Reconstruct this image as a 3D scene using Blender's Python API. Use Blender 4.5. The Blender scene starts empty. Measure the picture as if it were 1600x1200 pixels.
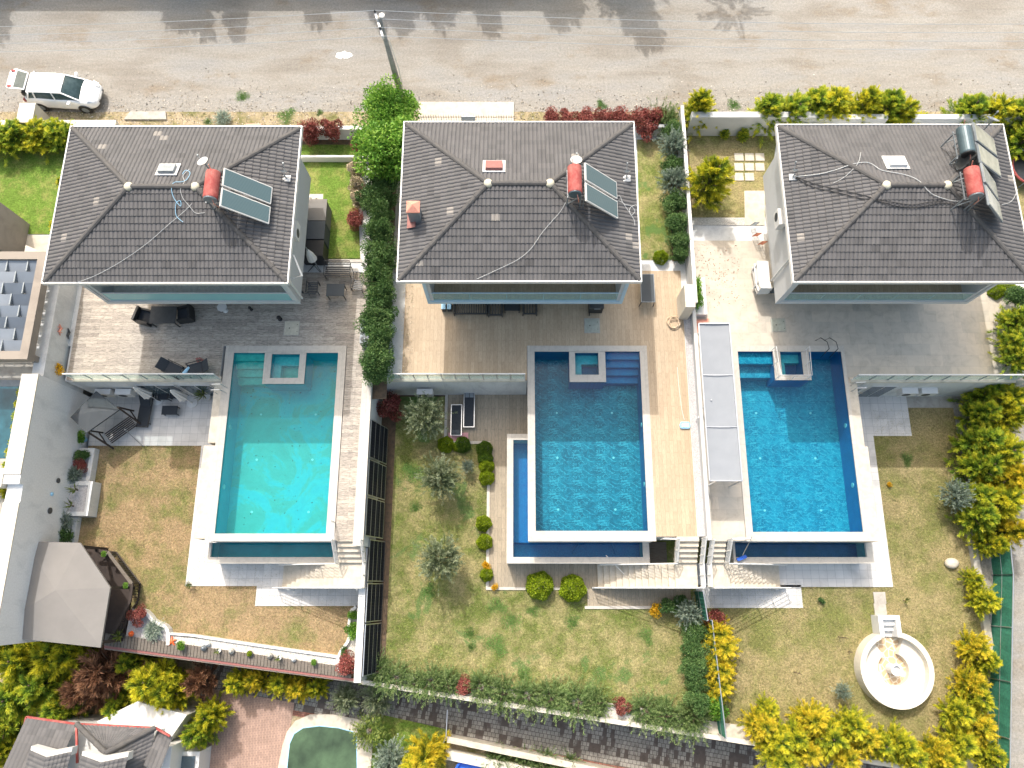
import bpy, math, random
import numpy as np
from mathutils import Vector, Matrix
R=math.radians
scene=bpy.context.scene
# ---------------- camera ----------------
F=1150.;TAU=math.atan(F/4170.);CH=37.;S_=math.sin(TAU);C_=math.cos(TAU)
cd=bpy.data.cameras.new("camera");cam=bpy.data.objects.new("camera",cd);scene.collection.objects.link(cam)
cam.location=(0,0,CH);cam.rotation_euler=(TAU,0,0)
cd.sensor_width=36;cd.lens=36*F/1600;cd.shift_x=-7/1600;cd.clip_start=.5;cd.clip_end=3000
scene.camera=cam
# ---------------- world, sun ----------------
SUN=Vector((-.265,.745,1)).normalized()
elev=math.asin(SUN.z);azim=math.atan2(SUN.x,SUN.y)
w=bpy.data.worlds.new("World");scene.world=w;w.use_nodes=True
nt=w.node_tree;bg=nt.nodes['Background'];sk=nt.nodes.new('ShaderNodeTexSky')
sk.sky_type='NISHITA';sk.sun_disc=False;sk.sun_elevation=elev;sk.sun_rotation=azim;sk.air_density=2.0;sk.dust_density=8.0;sk.ozone_density=1.0
nt.links.new(sk.outputs[0],bg.inputs[0]);bg.inputs[1].default_value=.15
sl=bpy.data.lights.new("sun",'SUN');sl.energy=2.05;sl.angle=R(.5);sl.color=(1,.965,.92)
so=bpy.data.objects.new("sun",sl);scene.collection.objects.link(so);so.rotation_euler=SUN.to_track_quat('Z','Y').to_euler()
scene.view_settings.view_transform='Standard';scene.view_settings.look='None';scene.view_settings.exposure=.88;scene.view_settings.gamma=1
# ---------------- helpers ----------------
def P(u,v,z=0.):
    a=(u-807)/F;b=(600-v)/F;dy=S_+b*C_;dz=-C_+b*S_;t=(z-CH)/dz
    return (a*t,dy*t,z)
rng=random.Random(7)
COL=scene.collection
def tag(o,label=None,cat=None,group=None,kind=None):
    if label:o['label']=label
    if cat:o['category']=cat
    if group:o['group']=group
    if kind:o['kind']=kind
    return o
def thing(name,label,cat,loc=(0,0,0),group=None):
    o=bpy.data.objects.new(name,None);COL.objects.link(o);o.location=loc;o.empty_display_size=.2
    return tag(o,label,cat,group)
class MB:
    def __init__(s):s.v=[];s.f=[];s.t=[];s.m=[];s.ct=.5;s.cm=0
    def add(s,vs,fs):
        b=len(s.v);s.v+=[tuple(x) for x in vs]
        for f in fs:s.f.append(tuple(b+i for i in f));s.t.append(s.ct);s.m.append(s.cm)
        return s
    def box(s,x0,x1,y0,y1,z0,z1):
        return s.add([(x0,y0,z0),(x1,y0,z0),(x1,y1,z0),(x0,y1,z0),(x0,y0,z1),(x1,y0,z1),(x1,y1,z1),(x0,y1,z1)],
          [(0,3,2,1),(4,5,6,7),(0,1,5,4),(1,2,6,5),(2,3,7,6),(3,0,4,7)])
    def cbox(s,c,sz,rz=0,rx=0,ry=0):
        M=Matrix.Translation(c)@Matrix.Rotation(rz,4,'Z')@Matrix.Rotation(ry,4,'Y')@Matrix.Rotation(rx,4,'X')
        x,y,z=[q/2 for q in sz];vs=[M@Vector(p) for p in [(-x,-y,-z),(x,-y,-z),(x,y,-z),(-x,y,-z),(-x,-y,z),(x,-y,z),(x,y,z),(-x,y,z)]]
        return s.add(vs,[(0,3,2,1),(4,5,6,7),(0,1,5,4),(1,2,6,5),(2,3,7,6),(3,0,4,7)])
    def prism(s,poly,z0,z1):
        n=len(poly)
        ar=sum(poly[i][0]*poly[(i+1)%n][1]-poly[(i+1)%n][0]*poly[i][1] for i in range(n))
        if ar<0:poly=poly[::-1]
        vs=[(p[0],p[1],z0) for p in poly]+[(p[0],p[1],z1) for p in poly]
        return s.add(vs,[tuple(range(n))[::-1],tuple(range(n,2*n))]+[(i,(i+1)%n,n+(i+1)%n,n+i) for i in range(n)])
    def sheet(s,poly,z):
        return s.add([(p[0],p[1],z) for p in poly],[tuple(range(len(poly)))])
    def bar(s,a,b,w,h=None):
        a=Vector(a);b=Vector(b);d=(b-a);L=d.length
        if L<1e-6:return s
        h=h or w;d/=L;up=Vector((0,0,1)) if abs(d.z)<.95 else Vector((0,1,0))
        x=d.cross(up).normalized();y=x.cross(d)
        vs=[q+x*i*w/2+y*j*h/2 for q in (a,b) for i,j in ((-1,-1),(1,-1),(1,1),(-1,1))]
        return s.add(vs,[(0,1,2,3),(7,6,5,4),(0,4,5,1),(1,5,6,2),(2,6,7,3),(3,7,4,0)])
    def tube(s,pts,r,n=6,cap=True):
        pts=[Vector(p) for p in pts];rs=r if isinstance(r,(list,tuple)) else [r]*len(pts);vs=[];fs=[]
        for i,p in enumerate(pts):
            d=(pts[min(i+1,len(pts)-1)]-pts[max(i-1,0)])
            d=d.normalized() if d.length>1e-9 else Vector((0,0,1))
            up=Vector((0,0,1)) if abs(d.z)<.9 else Vector((1,0,0))
            x=d.cross(up).normalized();y=x.cross(d)
            for k in range(n):
                a=2*math.pi*k/n;vs.append(p+(x*math.cos(a)+y*math.sin(a))*rs[i])
        for i in range(len(pts)-1):
            for k in range(n):
                a=i*n+k;b=i*n+(k+1)%n;fs.append((a,b,b+n,a+n))
        if cap:fs.append(tuple(range(n))[::-1]);fs.append(tuple(range((len(pts)-1)*n,len(pts)*n)))
        return s.add(vs,fs)
    def lathe(s,c,prof,n=20,axis='Z'):
        vs=[];fs=[];m=len(prof)
        for r,z in prof:
            for k in range(n):
                a=2*math.pi*k/n;x,y=r*math.cos(a),r*math.sin(a)
                p=(x,y,z) if axis=='Z' else ((x,z,y) if axis=='Y' else (z,x,y))
                vs.append((c[0]+p[0],c[1]+p[1],c[2]+p[2]))
        for i in range(m-1):
            for k in range(n):
                a=i*n+k;b=i*n+(k+1)%n;fs.append((a,b,b+n,a+n) if axis!='Y' else (a,a+n,b+n,b))
        fs.append(tuple(range(n))[::-1] if axis!='Y' else tuple(range(n)));fs.append(tuple(range((m-1)*n,m*n)) if axis!='Y' else tuple(range((m-1)*n,m*n))[::-1])
        return s.add(vs,fs)
def obj(name,mb,mat,parent=None,smooth=False,kind=None):
    me=bpy.data.meshes.new(name)
    off=parent.location if parent else Vector((0,0,0))
    if parent and parent.parent: off=off+parent.parent.location
    me.from_pydata([tuple(Vector(v)-off) for v in mb.v],[],mb.f)
    for m in (mat if isinstance(mat,(list,tuple)) else [mat]):me.materials.append(m)
    if any(mb.m):me.polygons.foreach_set('material_index',mb.m)
    a=me.attributes.new('tint','FLOAT','FACE');a.data.foreach_set('value',mb.t)
    if smooth:me.polygons.foreach_set('use_smooth',[True]*len(me.polygons))
    me.update()
    o=bpy.data.objects.new(name,me);COL.objects.link(o)
    if parent:o.parent=parent
    if kind:o['kind']=kind
    return o
def one(name,mb,mat,label,cat,group=None,smooth=False):
    return tag(obj(name,mb,mat,smooth=smooth),label,cat,group)
def struct(name,mb,mat):return obj(name,mb,mat,kind='structure')
def dup(root,loc=None,rz=None,label=None,scale=None):
    r=root.copy();COL.objects.link(r)
    if loc is not None:r.location=loc
    if rz is not None:r.rotation_euler=(0,0,rz)
    if scale is not None:r.scale=scale
    if label:r['label']=label
    for ch in list(root.children):
        c=ch.copy();COL.objects.link(c);c.parent=r
        for g in list(ch.children):
            d=g.copy();COL.objects.link(d);d.parent=c
    return r
ORD=['first','second','third','fourth','fifth','sixth','seventh','eighth','ninth','tenth','eleventh','twelfth','thirteenth','fourteenth']
# ---------------- materials ----------------
def lin(c):return tuple((x/12.92 if x<=.04045 else ((x+.055)/1.055)**2.4) for x in c[:3])
class G:
    def __init__(s,name):
        s.m=bpy.data.materials.new(name);s.m.use_nodes=True;s.n=s.m.node_tree;s.b=s.n.nodes['Principled BSDF'];s.tc=None
    def N(s,t,**k):
        q=s.n.nodes.new('ShaderNode'+t)
        for a,b in k.items():setattr(q,a,b)
        return q
    def L(s,a,b):s.n.links.new(a,b)
    def co(s,sc=(1,1,1),rot=0,obj=True):
        g=s.N('TexCoord');mp=s.N('Mapping');mp.inputs['Scale'].default_value=sc;mp.inputs['Rotation'].default_value=(0,0,rot)
        s.L(g.outputs['Object'],mp.inputs[0]);return mp.outputs[0]
    def noise(s,scale,detail=5,sc=(1,1,1),rough=.6,dist=0,rot=0):
        q=s.N('TexNoise');q.inputs['Scale'].default_value=scale;q.inputs['Detail'].default_value=detail;q.inputs['Roughness'].default_value=rough;q.inputs['Distortion'].default_value=dist
        s.L(s.co(sc,rot),q.inputs['Vector']);return q.outputs[0]
    def ramp(s,f,st):
        q=s.N('ValToRGB');e=q.color_ramp.elements
        while len(e)<len(st):e.new(.5)
        for i,(p,c) in enumerate(st):
            e[i].position=p;e[i].color=(*(c if hasattr(c,'__len__') else (c,c,c)),1)
        s.L(f,q.inputs[0]);return q.outputs[0]
    def mix(s,f,a,b,mode='MIX'):
        q=s.N('MixRGB',blend_type=mode)
        for i,x in enumerate((f,a,b)):
            if hasattr(x,'links') or hasattr(x,'is_output'):s.L(x,q.inputs[i])
            elif i==0:q.inputs[0].default_value=x
            else:q.inputs[i].default_value=(*x,1) if hasattr(x,'__len__') else (x,x,x,1)
        return q.outputs[0]
    def attr(s,n='tint'):
        q=s.N('Attribute',attribute_name=n);return q.outputs['Fac']
    def bump(s,h,st,d=.02):
        q=s.N('Bump');q.inputs['Strength'].default_value=st;q.inputs['Distance'].default_value=d;s.L(h,q.inputs['Height']);s.L(q.outputs[0],s.b.inputs['Normal'])
    def brick(s,c1,c2,mo,w,h,ms,rot=0,off=.5,bias=0,vec=None):
        q=s.N('TexBrick');q.offset=off;q.inputs['Scale'].default_value=1;q.inputs['Brick Width'].default_value=w;q.inputs['Row Height'].default_value=h
        q.inputs['Mortar Size'].default_value=ms;q.inputs['Mortar Smooth'].default_value=.1;q.inputs['Bias'].default_value=bias
        for i,c in zip(('Color1','Color2','Mortar'),(c1,c2,mo)):q.inputs[i].default_value=(*c,1)
        s.L(vec or s.co(rot=rot),q.inputs['Vector']);return q
    def done(s,col,rough=.8,metal=0,spec=None):
        if hasattr(col,'links') or hasattr(col,'is_output'):s.L(col,s.b.inputs['Base Color'])
        else:s.b.inputs['Base Color'].default_value=(*col,1)
        s.b.inputs['Roughness'].default_value=rough;s.b.inputs['Metallic'].default_value=metal
        if spec is not None:s.b.inputs['Specular IOR Level'].default_value=spec
        return s.m
def simple(name,c,rough=.7,metal=0,var=.15,scale=6,bump=0):
    g=G(name);n=g.noise(scale,6);c0=tuple(x*(1-var) for x in c);c1=tuple(min(1,x*(1+var)) for x in c)
    if bump:g.bump(g.noise(scale*12,4),bump,.01)
    return g.done(g.ramp(n,[(.3,c0),(.7,c1)]),rough,metal)
def stained(name,c,dirt,rough=.8,amt=.55,scale=1.2,fine=30,sc=(1,1,1)):
    g=G(name);a=g.ramp(g.noise(scale,8,sc=sc,dist=.4),[(amt-.08,0.),(amt+.18,1.)]);col=g.mix(a,c,dirt)
    col=g.mix(.35,col,g.ramp(g.noise(fine,4),[(.3,.72),(.7,1.15)]),'MULTIPLY');g.bump(g.noise(fine*2,3),.25,.005)
    return g.done(col,rough)
def glassy(name,c,alpha=.35,rough=.05):
    g=G(name);g.b.inputs['Base Color'].default_value=(*c,1);g.b.inputs['Roughness'].default_value=rough
    tr=g.N('BsdfTransparent');tr.inputs[0].default_value=(*[min(1,x*.25+.75) for x in c],1);mx=g.N('MixShader');mx.inputs[0].default_value=alpha
    out=g.n.nodes['Material Output'];g.L(tr.outputs[0],mx.inputs[1]);g.L(g.b.outputs[0],mx.inputs[2]);g.L(mx.outputs[0],out.inputs[0]);return g.m
def water(name,c,refl=1.,wave=.5,scat=None,sa=.1):
    g=G(name);n=g.noise(5,4,dist=1.);g.bump(n,.12*wave,.05)
    g.b.inputs['Roughness'].default_value=.03;g.b.inputs['Base Color'].default_value=(*(scat or c),1)
    gl=g.N('BsdfGlossy');gl.inputs['Roughness'].default_value=.03
    bp=[q for q in g.n.nodes if q.type=='BUMP'][0];g.L(bp.outputs[0],gl.inputs['Normal'])
    df=g.N('BsdfDiffuse');df.inputs[0].default_value=(*(scat or c),1)
    tr=g.N('BsdfTransparent');tr.inputs[0].default_value=(*c,1)
    m0=g.N('MixShader');m0.inputs[0].default_value=sa;g.L(tr.outputs[0],m0.inputs[1]);g.L(df.outputs[0],m0.inputs[2])
    fr=g.N('Fresnel');fr.inputs[0].default_value=1.33;g.L(bp.outputs[0],fr.inputs['Normal'])
    mx=g.N('MixShader');g.L(fr.outputs[0],mx.inputs[0]);g.L(m0.outputs[0],mx.inputs[1]);g.L(gl.outputs[0],mx.inputs[2])
    g.L(mx.outputs[0],g.n.nodes['Material Output'].inputs[0]);return g.m
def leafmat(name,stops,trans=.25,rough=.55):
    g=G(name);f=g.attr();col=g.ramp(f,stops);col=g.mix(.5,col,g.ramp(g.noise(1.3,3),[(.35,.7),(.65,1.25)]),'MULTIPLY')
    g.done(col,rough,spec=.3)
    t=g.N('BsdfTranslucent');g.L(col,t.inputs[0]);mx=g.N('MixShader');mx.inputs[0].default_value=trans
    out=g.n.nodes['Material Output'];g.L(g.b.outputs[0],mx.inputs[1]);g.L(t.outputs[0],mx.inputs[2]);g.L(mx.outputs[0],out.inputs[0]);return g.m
def grassmat(name,green,straw,bias=.5,spot=None,spotamt=.72,big=.5):
    g=G(name)
    col=g.mix(g.ramp(g.noise(big,7,rough=.72),[(bias-.09,0.),(bias+.09,1.)]),green,straw)
    f=g.ramp(g.noise(9,6,rough=.95),[(.36,.35),(.5,1.),(.64,1.7)]);col=g.mix(.85,col,f,'MULTIPLY')
    f2=g.ramp(g.noise(2.5,5),[(.35,.75),(.65,1.25)]);col=g.mix(.55,col,f2,'MULTIPLY')
    if spot:col=g.mix(g.ramp(g.noise(.42,5,dist=.3),[(spotamt,0.),(spotamt+.04,.8)]),col,spot)
    g.bump(g.noise(22,5,rough=.8),.9,.05)
    return g.done(col,.95,spec=.1)
MT={}
def mats():
    m=MT
    # road
    g=G('gravel_road');a=g.ramp(g.noise(.35,7,sc=(.45,1.6,1),dist=.3),[(.36,(.23,.21,.183)),(.5,(.275,.26,.235)),(.66,(.26,.255,.245))])
    b=g.ramp(g.noise(.42,8,sc=(.6,1.3,1),rough=.7),[(.55,0.),(.68,.9)]);a=g.mix(b,a,(.22,.18,.135))
    f=g.ramp(g.noise(7.5,8,rough=1.),[(.38,.5),(.5,1.),(.62,1.5)]);a=g.mix(.75,a,f,'MULTIPLY')
    f=g.ramp(g.noise(.9,6,sc=(.3,2.2,1),rough=.7),[(.35,.88),(.65,1.08)]);a=g.mix(.7,a,f,'MULTIPLY');g.bump(g.noise(26,8,rough=.9),.8,.03);m['road']=g.done(a,.95)
    g=G('verge_soil');a=g.ramp(g.noise(1.1,7,dist=.4),[(.35,(.15,.15,.05)),(.48,(.29,.24,.14)),(.62,(.38,.31,.21))]);f=g.ramp(g.noise(8,7,rough=1.),[(.38,.45),(.62,1.5)]);a=g.mix(.85,a,f,'MULTIPLY');g.bump(g.noise(25,5),.9,.04);m['verge']=g.done(a,.95)
    m['gravel_w']=stained('white_pebbles',(.62,.6,.56),(.25,.23,.2),amt=.5,scale=18,fine=40)
    m['gravel_g']=stained('grey_pebbles',(.5,.49,.5),(.28,.27,.28),amt=.5,scale=20,fine=45)
    m['soil']=stained('bare_soil',(.13,.085,.05),(.06,.045,.03),amt=.5,scale=5)
    m['lawn1']=grassmat('dry_lawn',(.15,.165,.055),(.31,.225,.13),.44,big=.55)
    m['lawn2']=grassmat('patchy_lawn',(.135,.17,.045),(.30,.265,.13),.505,spot=(.09,.17,.05),spotamt=.575,big=.6)
    m['lawn3']=grassmat('mixed_lawn',(.17,.18,.06),(.30,.25,.13),.48,big=.45)
    m['lawng']=grassmat('green_lawn',(.12,.20,.035),(.24,.25,.08),.56,big=.9)
    # paving
    g=G('grey_plank_tile');q=g.brick((.40,.36,.31),(.27,.24,.21),(.15,.14,.13),1.2,.2,.006);st=g.ramp(g.noise(3.5,8,sc=(1.,7,1),rough=.8,dist=.5),[(.38,.38),(.5,.98),(.62,1.4)])
    a=g.mix(.9,q.outputs[0],st,'MULTIPLY');a=g.mix(g.ramp(g.noise(7,5,sc=(.7,4,1)),[(.55,0.),(.62,.6)]),a,(.46,.41,.35));a=g.mix(.4,a,g.ramp(g.noise(.8,4),[(.3,.8),(.7,1.15)]),'MULTIPLY');m['deck1']=g.done(a,.65)
    g=G('beige_plank_tile');q=g.brick((.44,.345,.24),(.385,.295,.2),(.25,.185,.12),1.2,.2,.005,rot=math.pi/2);st=g.ramp(g.noise(4,7,sc=(8,1,1),rough=.75,dist=.4),[(.33,.7),(.5,1.),(.68,1.18)])
    a=g.mix(.9,q.outputs[0],st,'MULTIPLY');a=g.mix(.4,a,g.ramp(g.noise(.7,4),[(.3,.82),(.7,1.12)]),'MULTIPLY');m['deck2']=g.done(a,.6)
    g=G('brown_grey_plank_tile');q=g.brick((.33,.28,.21),(.27,.23,.17),(.15,.13,.1),1.2,.2,.006,rot=math.pi/2);st=g.ramp(g.noise(4,7,sc=(8,1,1),rough=.75,dist=.4),[(.33,.6),(.5,1.),(.68,1.25)])
    m['deck2low']=g.done(g.mix(.9,q.outputs[0],st,'MULTIPLY'),.6)
    g=G('travertine_paving');q=g.brick((.52,.46,.38),(.42,.385,.33),(.34,.3,.26),.95,.62,.004,off=.37);st=g.ramp(g.noise(1.6,8,rough=.7,dist=.8),[(.33,.8),(.5,1.),(.68,1.1)]);m['deck3']=g.done(g.mix(.9,q.outputs[0],st,'MULTIPLY'),.55)
    g=G('white_floor_tile');q=g.brick((.58,.57,.555),(.51,.505,.495),(.28,.29,.30),.43,.43,.006,off=0.);st=g.ramp(g.noise(1.1,7,dist=.5),[(.33,.8),(.5,1.),(.68,1.06)]);m['tilew']=g.done(g.mix(.9,q.outputs[0],st,'MULTIPLY'),.45)
    g=G('coping_stone');q=g.brick((.50,.47,.42),(.44,.415,.375),(.29,.27,.245),1.0,5,.004,off=0.);st=g.ramp(g.noise(4,7,dist=.8),[(.33,.86),(.5,1.),(.68,1.05)]);m['coping']=g.done(g.mix(.9,q.outputs[0],st,'MULTIPLY'),.6)
    m['stone']=stained('cream_stone',(.55,.50,.42),(.43,.39,.32),amt=.5,scale=3)
    g=G('alley_pavers');vv=g.co(rot=R(10));q=g.brick((.27,.255,.23),(.21,.2,.18),(.05,.045,.04),.21,.21,.012,off=.35,vec=vv);q2=g.brick((0,0,0),(1,1,1),(0,0,0),.21,.42,.0,off=.35,bias=-.25,vec=vv)
    a=g.mix(g.ramp(g.mix(.55,q2.outputs[0],g.noise(.8,3),'MIX'),[(.44,0.),(.5,1.)]),q.outputs[0],(.085,.07,.062));a=g.mix(.6,a,g.ramp(g.noise(5,6),[(.3,.6),(.7,1.25)]),'MULTIPLY');g.bump(q.outputs[1],-.5,.01);m['alley']=g.done(a,.85)
    g=G('red_edge_pavers');q=g.brick((.27,.11,.075),(.2,.09,.07),(.08,.05,.04),.2,.1,.012,rot=R(10));m['redpav']=g.done(g.mix(.6,q.outputs[0],g.ramp(g.noise(7,5),[(.3,.6),(.7,1.2)]),'MULTIPLY'),.85)
    g=G('pink_plank_pavers');q=g.brick((.40,.27,.215),(.33,.225,.18),(.17,.12,.1),.24,.08,.008,rot=R(84));m['pinkpav']=g.done(g.mix(.6,q.outputs[0],g.ramp(g.noise(2.5,6),[(.3,.7),(.7,1.15)]),'MULTIPLY'),.85)
    m['concrete']=stained('pale_concrete',(.42,.4,.36),(.3,.28,.25),amt=.5,scale=2)
    g=G('flagstone');v=g.N('TexVoronoi',feature='DISTANCE_TO_EDGE');v.inputs['Scale'].default_value=3.2;g.L(g.co(),v.inputs[0]);v2=g.N('TexVoronoi');v2.inputs['Scale'].default_value=3.2;g.L(g.co(),v2.inputs[0])
    a=g.mix(g.ramp(v.outputs[0],[(.04,1.),(.09,0.)]),g.mix(.65,g.ramp(v2.outputs['Distance'],[(.0,(.55,.36,.2)),(.6,(.42,.33,.23))]),(.5,.36,.22)),(.66,.6,.48));m['flag']=g.done(a,.7)
    # walls
    m['wall']=stained('grey_render_wall',(.50,.515,.53),(.43,.44,.45),amt=.6,scale=.9,fine=60)
    m['wallblue']=stained('pale_blue_trim',(.42,.56,.66),(.38,.5,.6),amt=.6,scale=.9,fine=60)
    m['wallw']=stained('white_painted_wall',(.63,.64,.64),(.47,.48,.49),amt=.56,scale=1.5,fine=14,sc=(1,1,.4))
    m['plaster']=stained('cream_plaster',(.62,.58,.5),(.52,.48,.41),amt=.55,scale=1.3,fine=50)
    m['wallbright']=stained('whitewashed_wall',(.74,.74,.74),(.56,.57,.575),amt=.6,scale=1.1,fine=12,sc=(1,1,.5))
    m['beige']=stained('beige_render',(.28,.245,.21),(.22,.19,.165),amt=.55,scale=1.2,fine=50)
    m['roof']=None
    g=G('dark_roof_tile');t=g.attr();a=g.ramp(t,[(0,(.054,.054,.057)),(.5,(.091,.090,.094)),(.93,(.109,.107,.111)),(.97,(.23,.215,.20))]);a=g.mix(.5,a,g.ramp(g.noise(.8,7,dist=.5),[(.3,.85),(.7,1.15)]),'MULTIPLY');a=g.mix(.4,a,g.ramp(g.noise(30,4),[(.3,.75),(.7,1.2)]),'MULTIPLY')
    a=g.mix(g.ramp(g.noise(7,5),[(.72,0.),(.75,.4)]),a,(.26,.24,.22));m['roof']=g.done(a,.75)
    m['cap']=stained('roof_ridge_tile',(.075,.073,.074),(.1,.096,.093),amt=.5,scale=3)
    m['mortar']=simple('pale_mortar',(.52,.5,.4))
    m['white']=simple('white_paint',(.62,.62,.61),.45,var=.04)
    m['carw']=simple('white_car_paint',(.8,.81,.82),.18,var=.01)
    m['black']=simple('black_plastic',(.018,.019,.021),.5)
    m['dark']=simple('charcoal_metal',(.05,.055,.06),.45,.2)
    m['fab']=simple('dark_mesh_fabric',(.03,.036,.045),.8,bump=.4,scale=15)
    m['steel']=simple('stainless_steel',(.62,.64,.66),.28,.85,var=.05)
    m['zinc']=simple('grey_steel_sheet',(.22,.25,.275),.45,.3)
    m['red']=stained('faded_red_paint',(.30,.055,.05),(.42,.14,.12),amt=.5,scale=3,fine=20)
    m['redp']=simple('pinkish_red_metal',(.25,.095,.085),.5)
    m['tankg']=simple('dark_teal_tank',(.075,.115,.135),.4,.2)
    m['wood']=stained('weathered_wood',(.16,.14,.12),(.09,.075,.06),amt=.5,scale=3,sc=(1,12,1))
    m['darkwood']=stained('dark_stained_wood',(.045,.032,.027),(.03,.022,.02),amt=.5,scale=3)
    m['canvas']=simple('grey_canvas',(.195,.187,.18),.9,var=.06,scale=1.2)
    m['canvas2']=simple('slate_canvas',(.065,.075,.085),.85,var=.08,scale=2)
    m['awning']=simple('pale_blue_grey_awning',(.235,.255,.285),.8,var=.04,scale=2)
    m['terra']=simple('terracotta',(.38,.14,.08),.8)
    m['copper']=simple('salmon_metal',(.62,.27,.2),.6)
    m['green']=simple('green_shade_net',(.03,.17,.115),.8,var=.3,scale=9,bump=.4)
    m['blue']=simple('blue_plastic',(.02,.12,.6),.35,var=.1)
    m['lblue']=simple('pale_blue_plastic',(.3,.55,.75),.4)
    m['pink']=simple('pink_towel',(.62,.33,.36),.9)
    m['orange']=simple('orange_glaze',(.75,.13,.03),.5)
    m['hose']=simple('cream_hose',(.6,.47,.33),.5)
    m['cable']=simple('pale_cable',(.5,.52,.53),.5)
    m['blackcable']=simple('black_cable',(.015,.015,.018),.6)
    m['glass']=glassy('balustrade_glass',(.55,.80,.80),.22)
    m['glassblue']=glassy('blue_tinted_balcony_glass',(.34,.66,.70),.6)
    g=G('car_glass');m['carglass']=g.done(g.ramp(g.noise(3,5),[(.3,(.03,.055,.06)),(.7,(.07,.11,.12))]),.08,spec=.25)
    m['window']=simple('dark_window_glass',(.07,.10,.12),.06)
    m['rubber']=simple('tyre_rubber',(.02,.02,.02),.8)
    m['grating']=simple('hatch_cover_grey',(.34,.36,.31),.6)
    m['hatchc']=simple('hatch_cover_cream',(.5,.47,.38),.6)
    g=G('collector_glass');q=g.N('TexWave');q.wave_type='BANDS';q.bands_direction='Y';q.inputs['Scale'].default_value=5.2;g.L(g.co(),q.inputs[0]);m['coll']=g.done(g.ramp(q.outputs[0],[(.2,(.06,.105,.12)),(.8,(.12,.18,.20))]),.18)
    m['collp']=simple('milky_collector_glass',(.34,.35,.29),.2,var=.2,scale=2)
    g=G('pv_cells');q=g.brick((.010,.012,.018),(.013,.015,.022),(.05,.055,.06),.16,.16,.006,off=0.);m['pv']=g.done(q.outputs[0],.6,spec=.05)
    # pools
    g=G('turquoise_pool_lining');a=g.ramp(g.noise(.5,7,dist=1.2,rough=.6),[(.36,(.085,.37,.41)),(.45,(.10,.39,.41)),(.51,(.16,.34,.28)),(.7,(.15,.29,.23))]);a=g.mix(.4,a,g.ramp(g.noise(3,7,dist=1.6),[(.3,.8),(.7,1.15)]),'MULTIPLY');m['pool1f']=g.done(a,.6)
    m['pool1w']=simple('turquoise_pool_wall',(.02,.33,.44),.5,var=.1,scale=2)
    m['pool1s']=simple('algae_tinted_step',(.26,.50,.40),.6,var=.2,scale=4)
    def marble(nm,lo,mid,vein,tile=1.25):
        g=G(nm);# the same printed marble repeats on each tile
        c=g.N('TexCoord');fr=g.N('VectorMath',operation='MODULO');fr.inputs[1].default_value=(tile,tile*.55,50);ad=g.N('VectorMath',operation='ADD');ad.inputs[1].default_value=(100,100,3);g.L(c.outputs['Object'],ad.inputs[0]);g.L(ad.outputs[0],fr.inputs[0])
        def nz(s,d,ro=.6,di=0):
            q=g.N('TexNoise');q.inputs['Scale'].default_value=s;q.inputs['Detail'].default_value=d;q.inputs['Roughness'].default_value=ro;q.inputs['Distortion'].default_value=di;g.L(fr.outputs[0],q.inputs['Vector']);return q.outputs[0]
        a=g.mix(g.ramp(g.mix(.5,nz(2.2,8,.75,1.2),g.noise(1.4,7,rough=.8,dist=1.),'MIX'),[(.44,0.),(.56,1.)]),lo,mid)
        v=g.ramp(nz(1.5,1.5,.5,2.0),[(.478,0.),(.5,.7),(.522,0.)]);a=g.mix(v,a,vein)
        v=g.ramp(g.noise(1.4,3,rough=.5,dist=2.2),[(.482,0.),(.5,.45),(.518,0.)]);a=g.mix(v,a,vein)
        q=g.brick((1,1,1),(.86,.9,.95),(.5,.62,.7),tile,tile*.55,.014,off=0.);a=g.mix(.8,a,q.outputs[0],'MULTIPLY');return g.done(a,.5)
    m['pool2f']=marble('marble_pool_tile',(.003,.085,.135),(.012,.19,.255),(.24,.54,.6))
    m['pool3f']=marble('pale_marble_pool_tile',(.006,.15,.245),(.03,.28,.375),(.22,.52,.58),1.6)
    g=G('cobalt_mosaic');q=g.brick((.012,.08,.30),(.02,.15,.42),(.05,.16,.3),.05,.05,.004,off=0.);a=g.mix(g.ramp(g.noise(1.6,6,dist=.8),[(.45,0.),(.65,.5)]),q.outputs[0],(.06,.09,.30));m['mosaic']=g.done(a,.35)
    m['navy']=simple('navy_pool_tile',(.012,.045,.17),.3,var=.3,scale=2)
    m['poolblue']=simple('bright_blue_pool_wall',(.012,.15,.38),.35,var=.12,scale=2)
    m['bench']=simple('pale_spa_bench',(.33,.55,.53),.5)
    m['teal']=simple('teal_basin_tile',(.01,.26,.32),.4,var=.3,scale=1)
    m['water1']=water('turquoise_water',(.42,.95,.97),scat=(.02,.5,.62),sa=.12)
    m['water2']=water('blue_water',(.42,.90,.98),scat=(.02,.25,.45),sa=.05)
    m['waterg']=water('murky_green_water',(.5,.7,.5),scat=(.10,.16,.09),sa=.6)
    # plants
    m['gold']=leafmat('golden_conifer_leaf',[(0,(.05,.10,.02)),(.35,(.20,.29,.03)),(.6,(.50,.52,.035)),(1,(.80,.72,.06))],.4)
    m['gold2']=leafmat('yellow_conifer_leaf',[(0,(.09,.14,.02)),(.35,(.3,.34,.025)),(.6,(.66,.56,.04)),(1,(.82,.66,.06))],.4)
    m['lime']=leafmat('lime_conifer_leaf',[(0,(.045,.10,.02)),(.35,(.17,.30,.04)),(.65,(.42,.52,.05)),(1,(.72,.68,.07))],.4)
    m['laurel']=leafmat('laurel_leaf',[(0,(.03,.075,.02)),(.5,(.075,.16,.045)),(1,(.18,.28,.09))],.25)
    m['olive']=leafmat('olive_leaf',[(0,(.08,.115,.05)),(.5,(.19,.24,.125)),(1,(.40,.44,.29))],.25)
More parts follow.
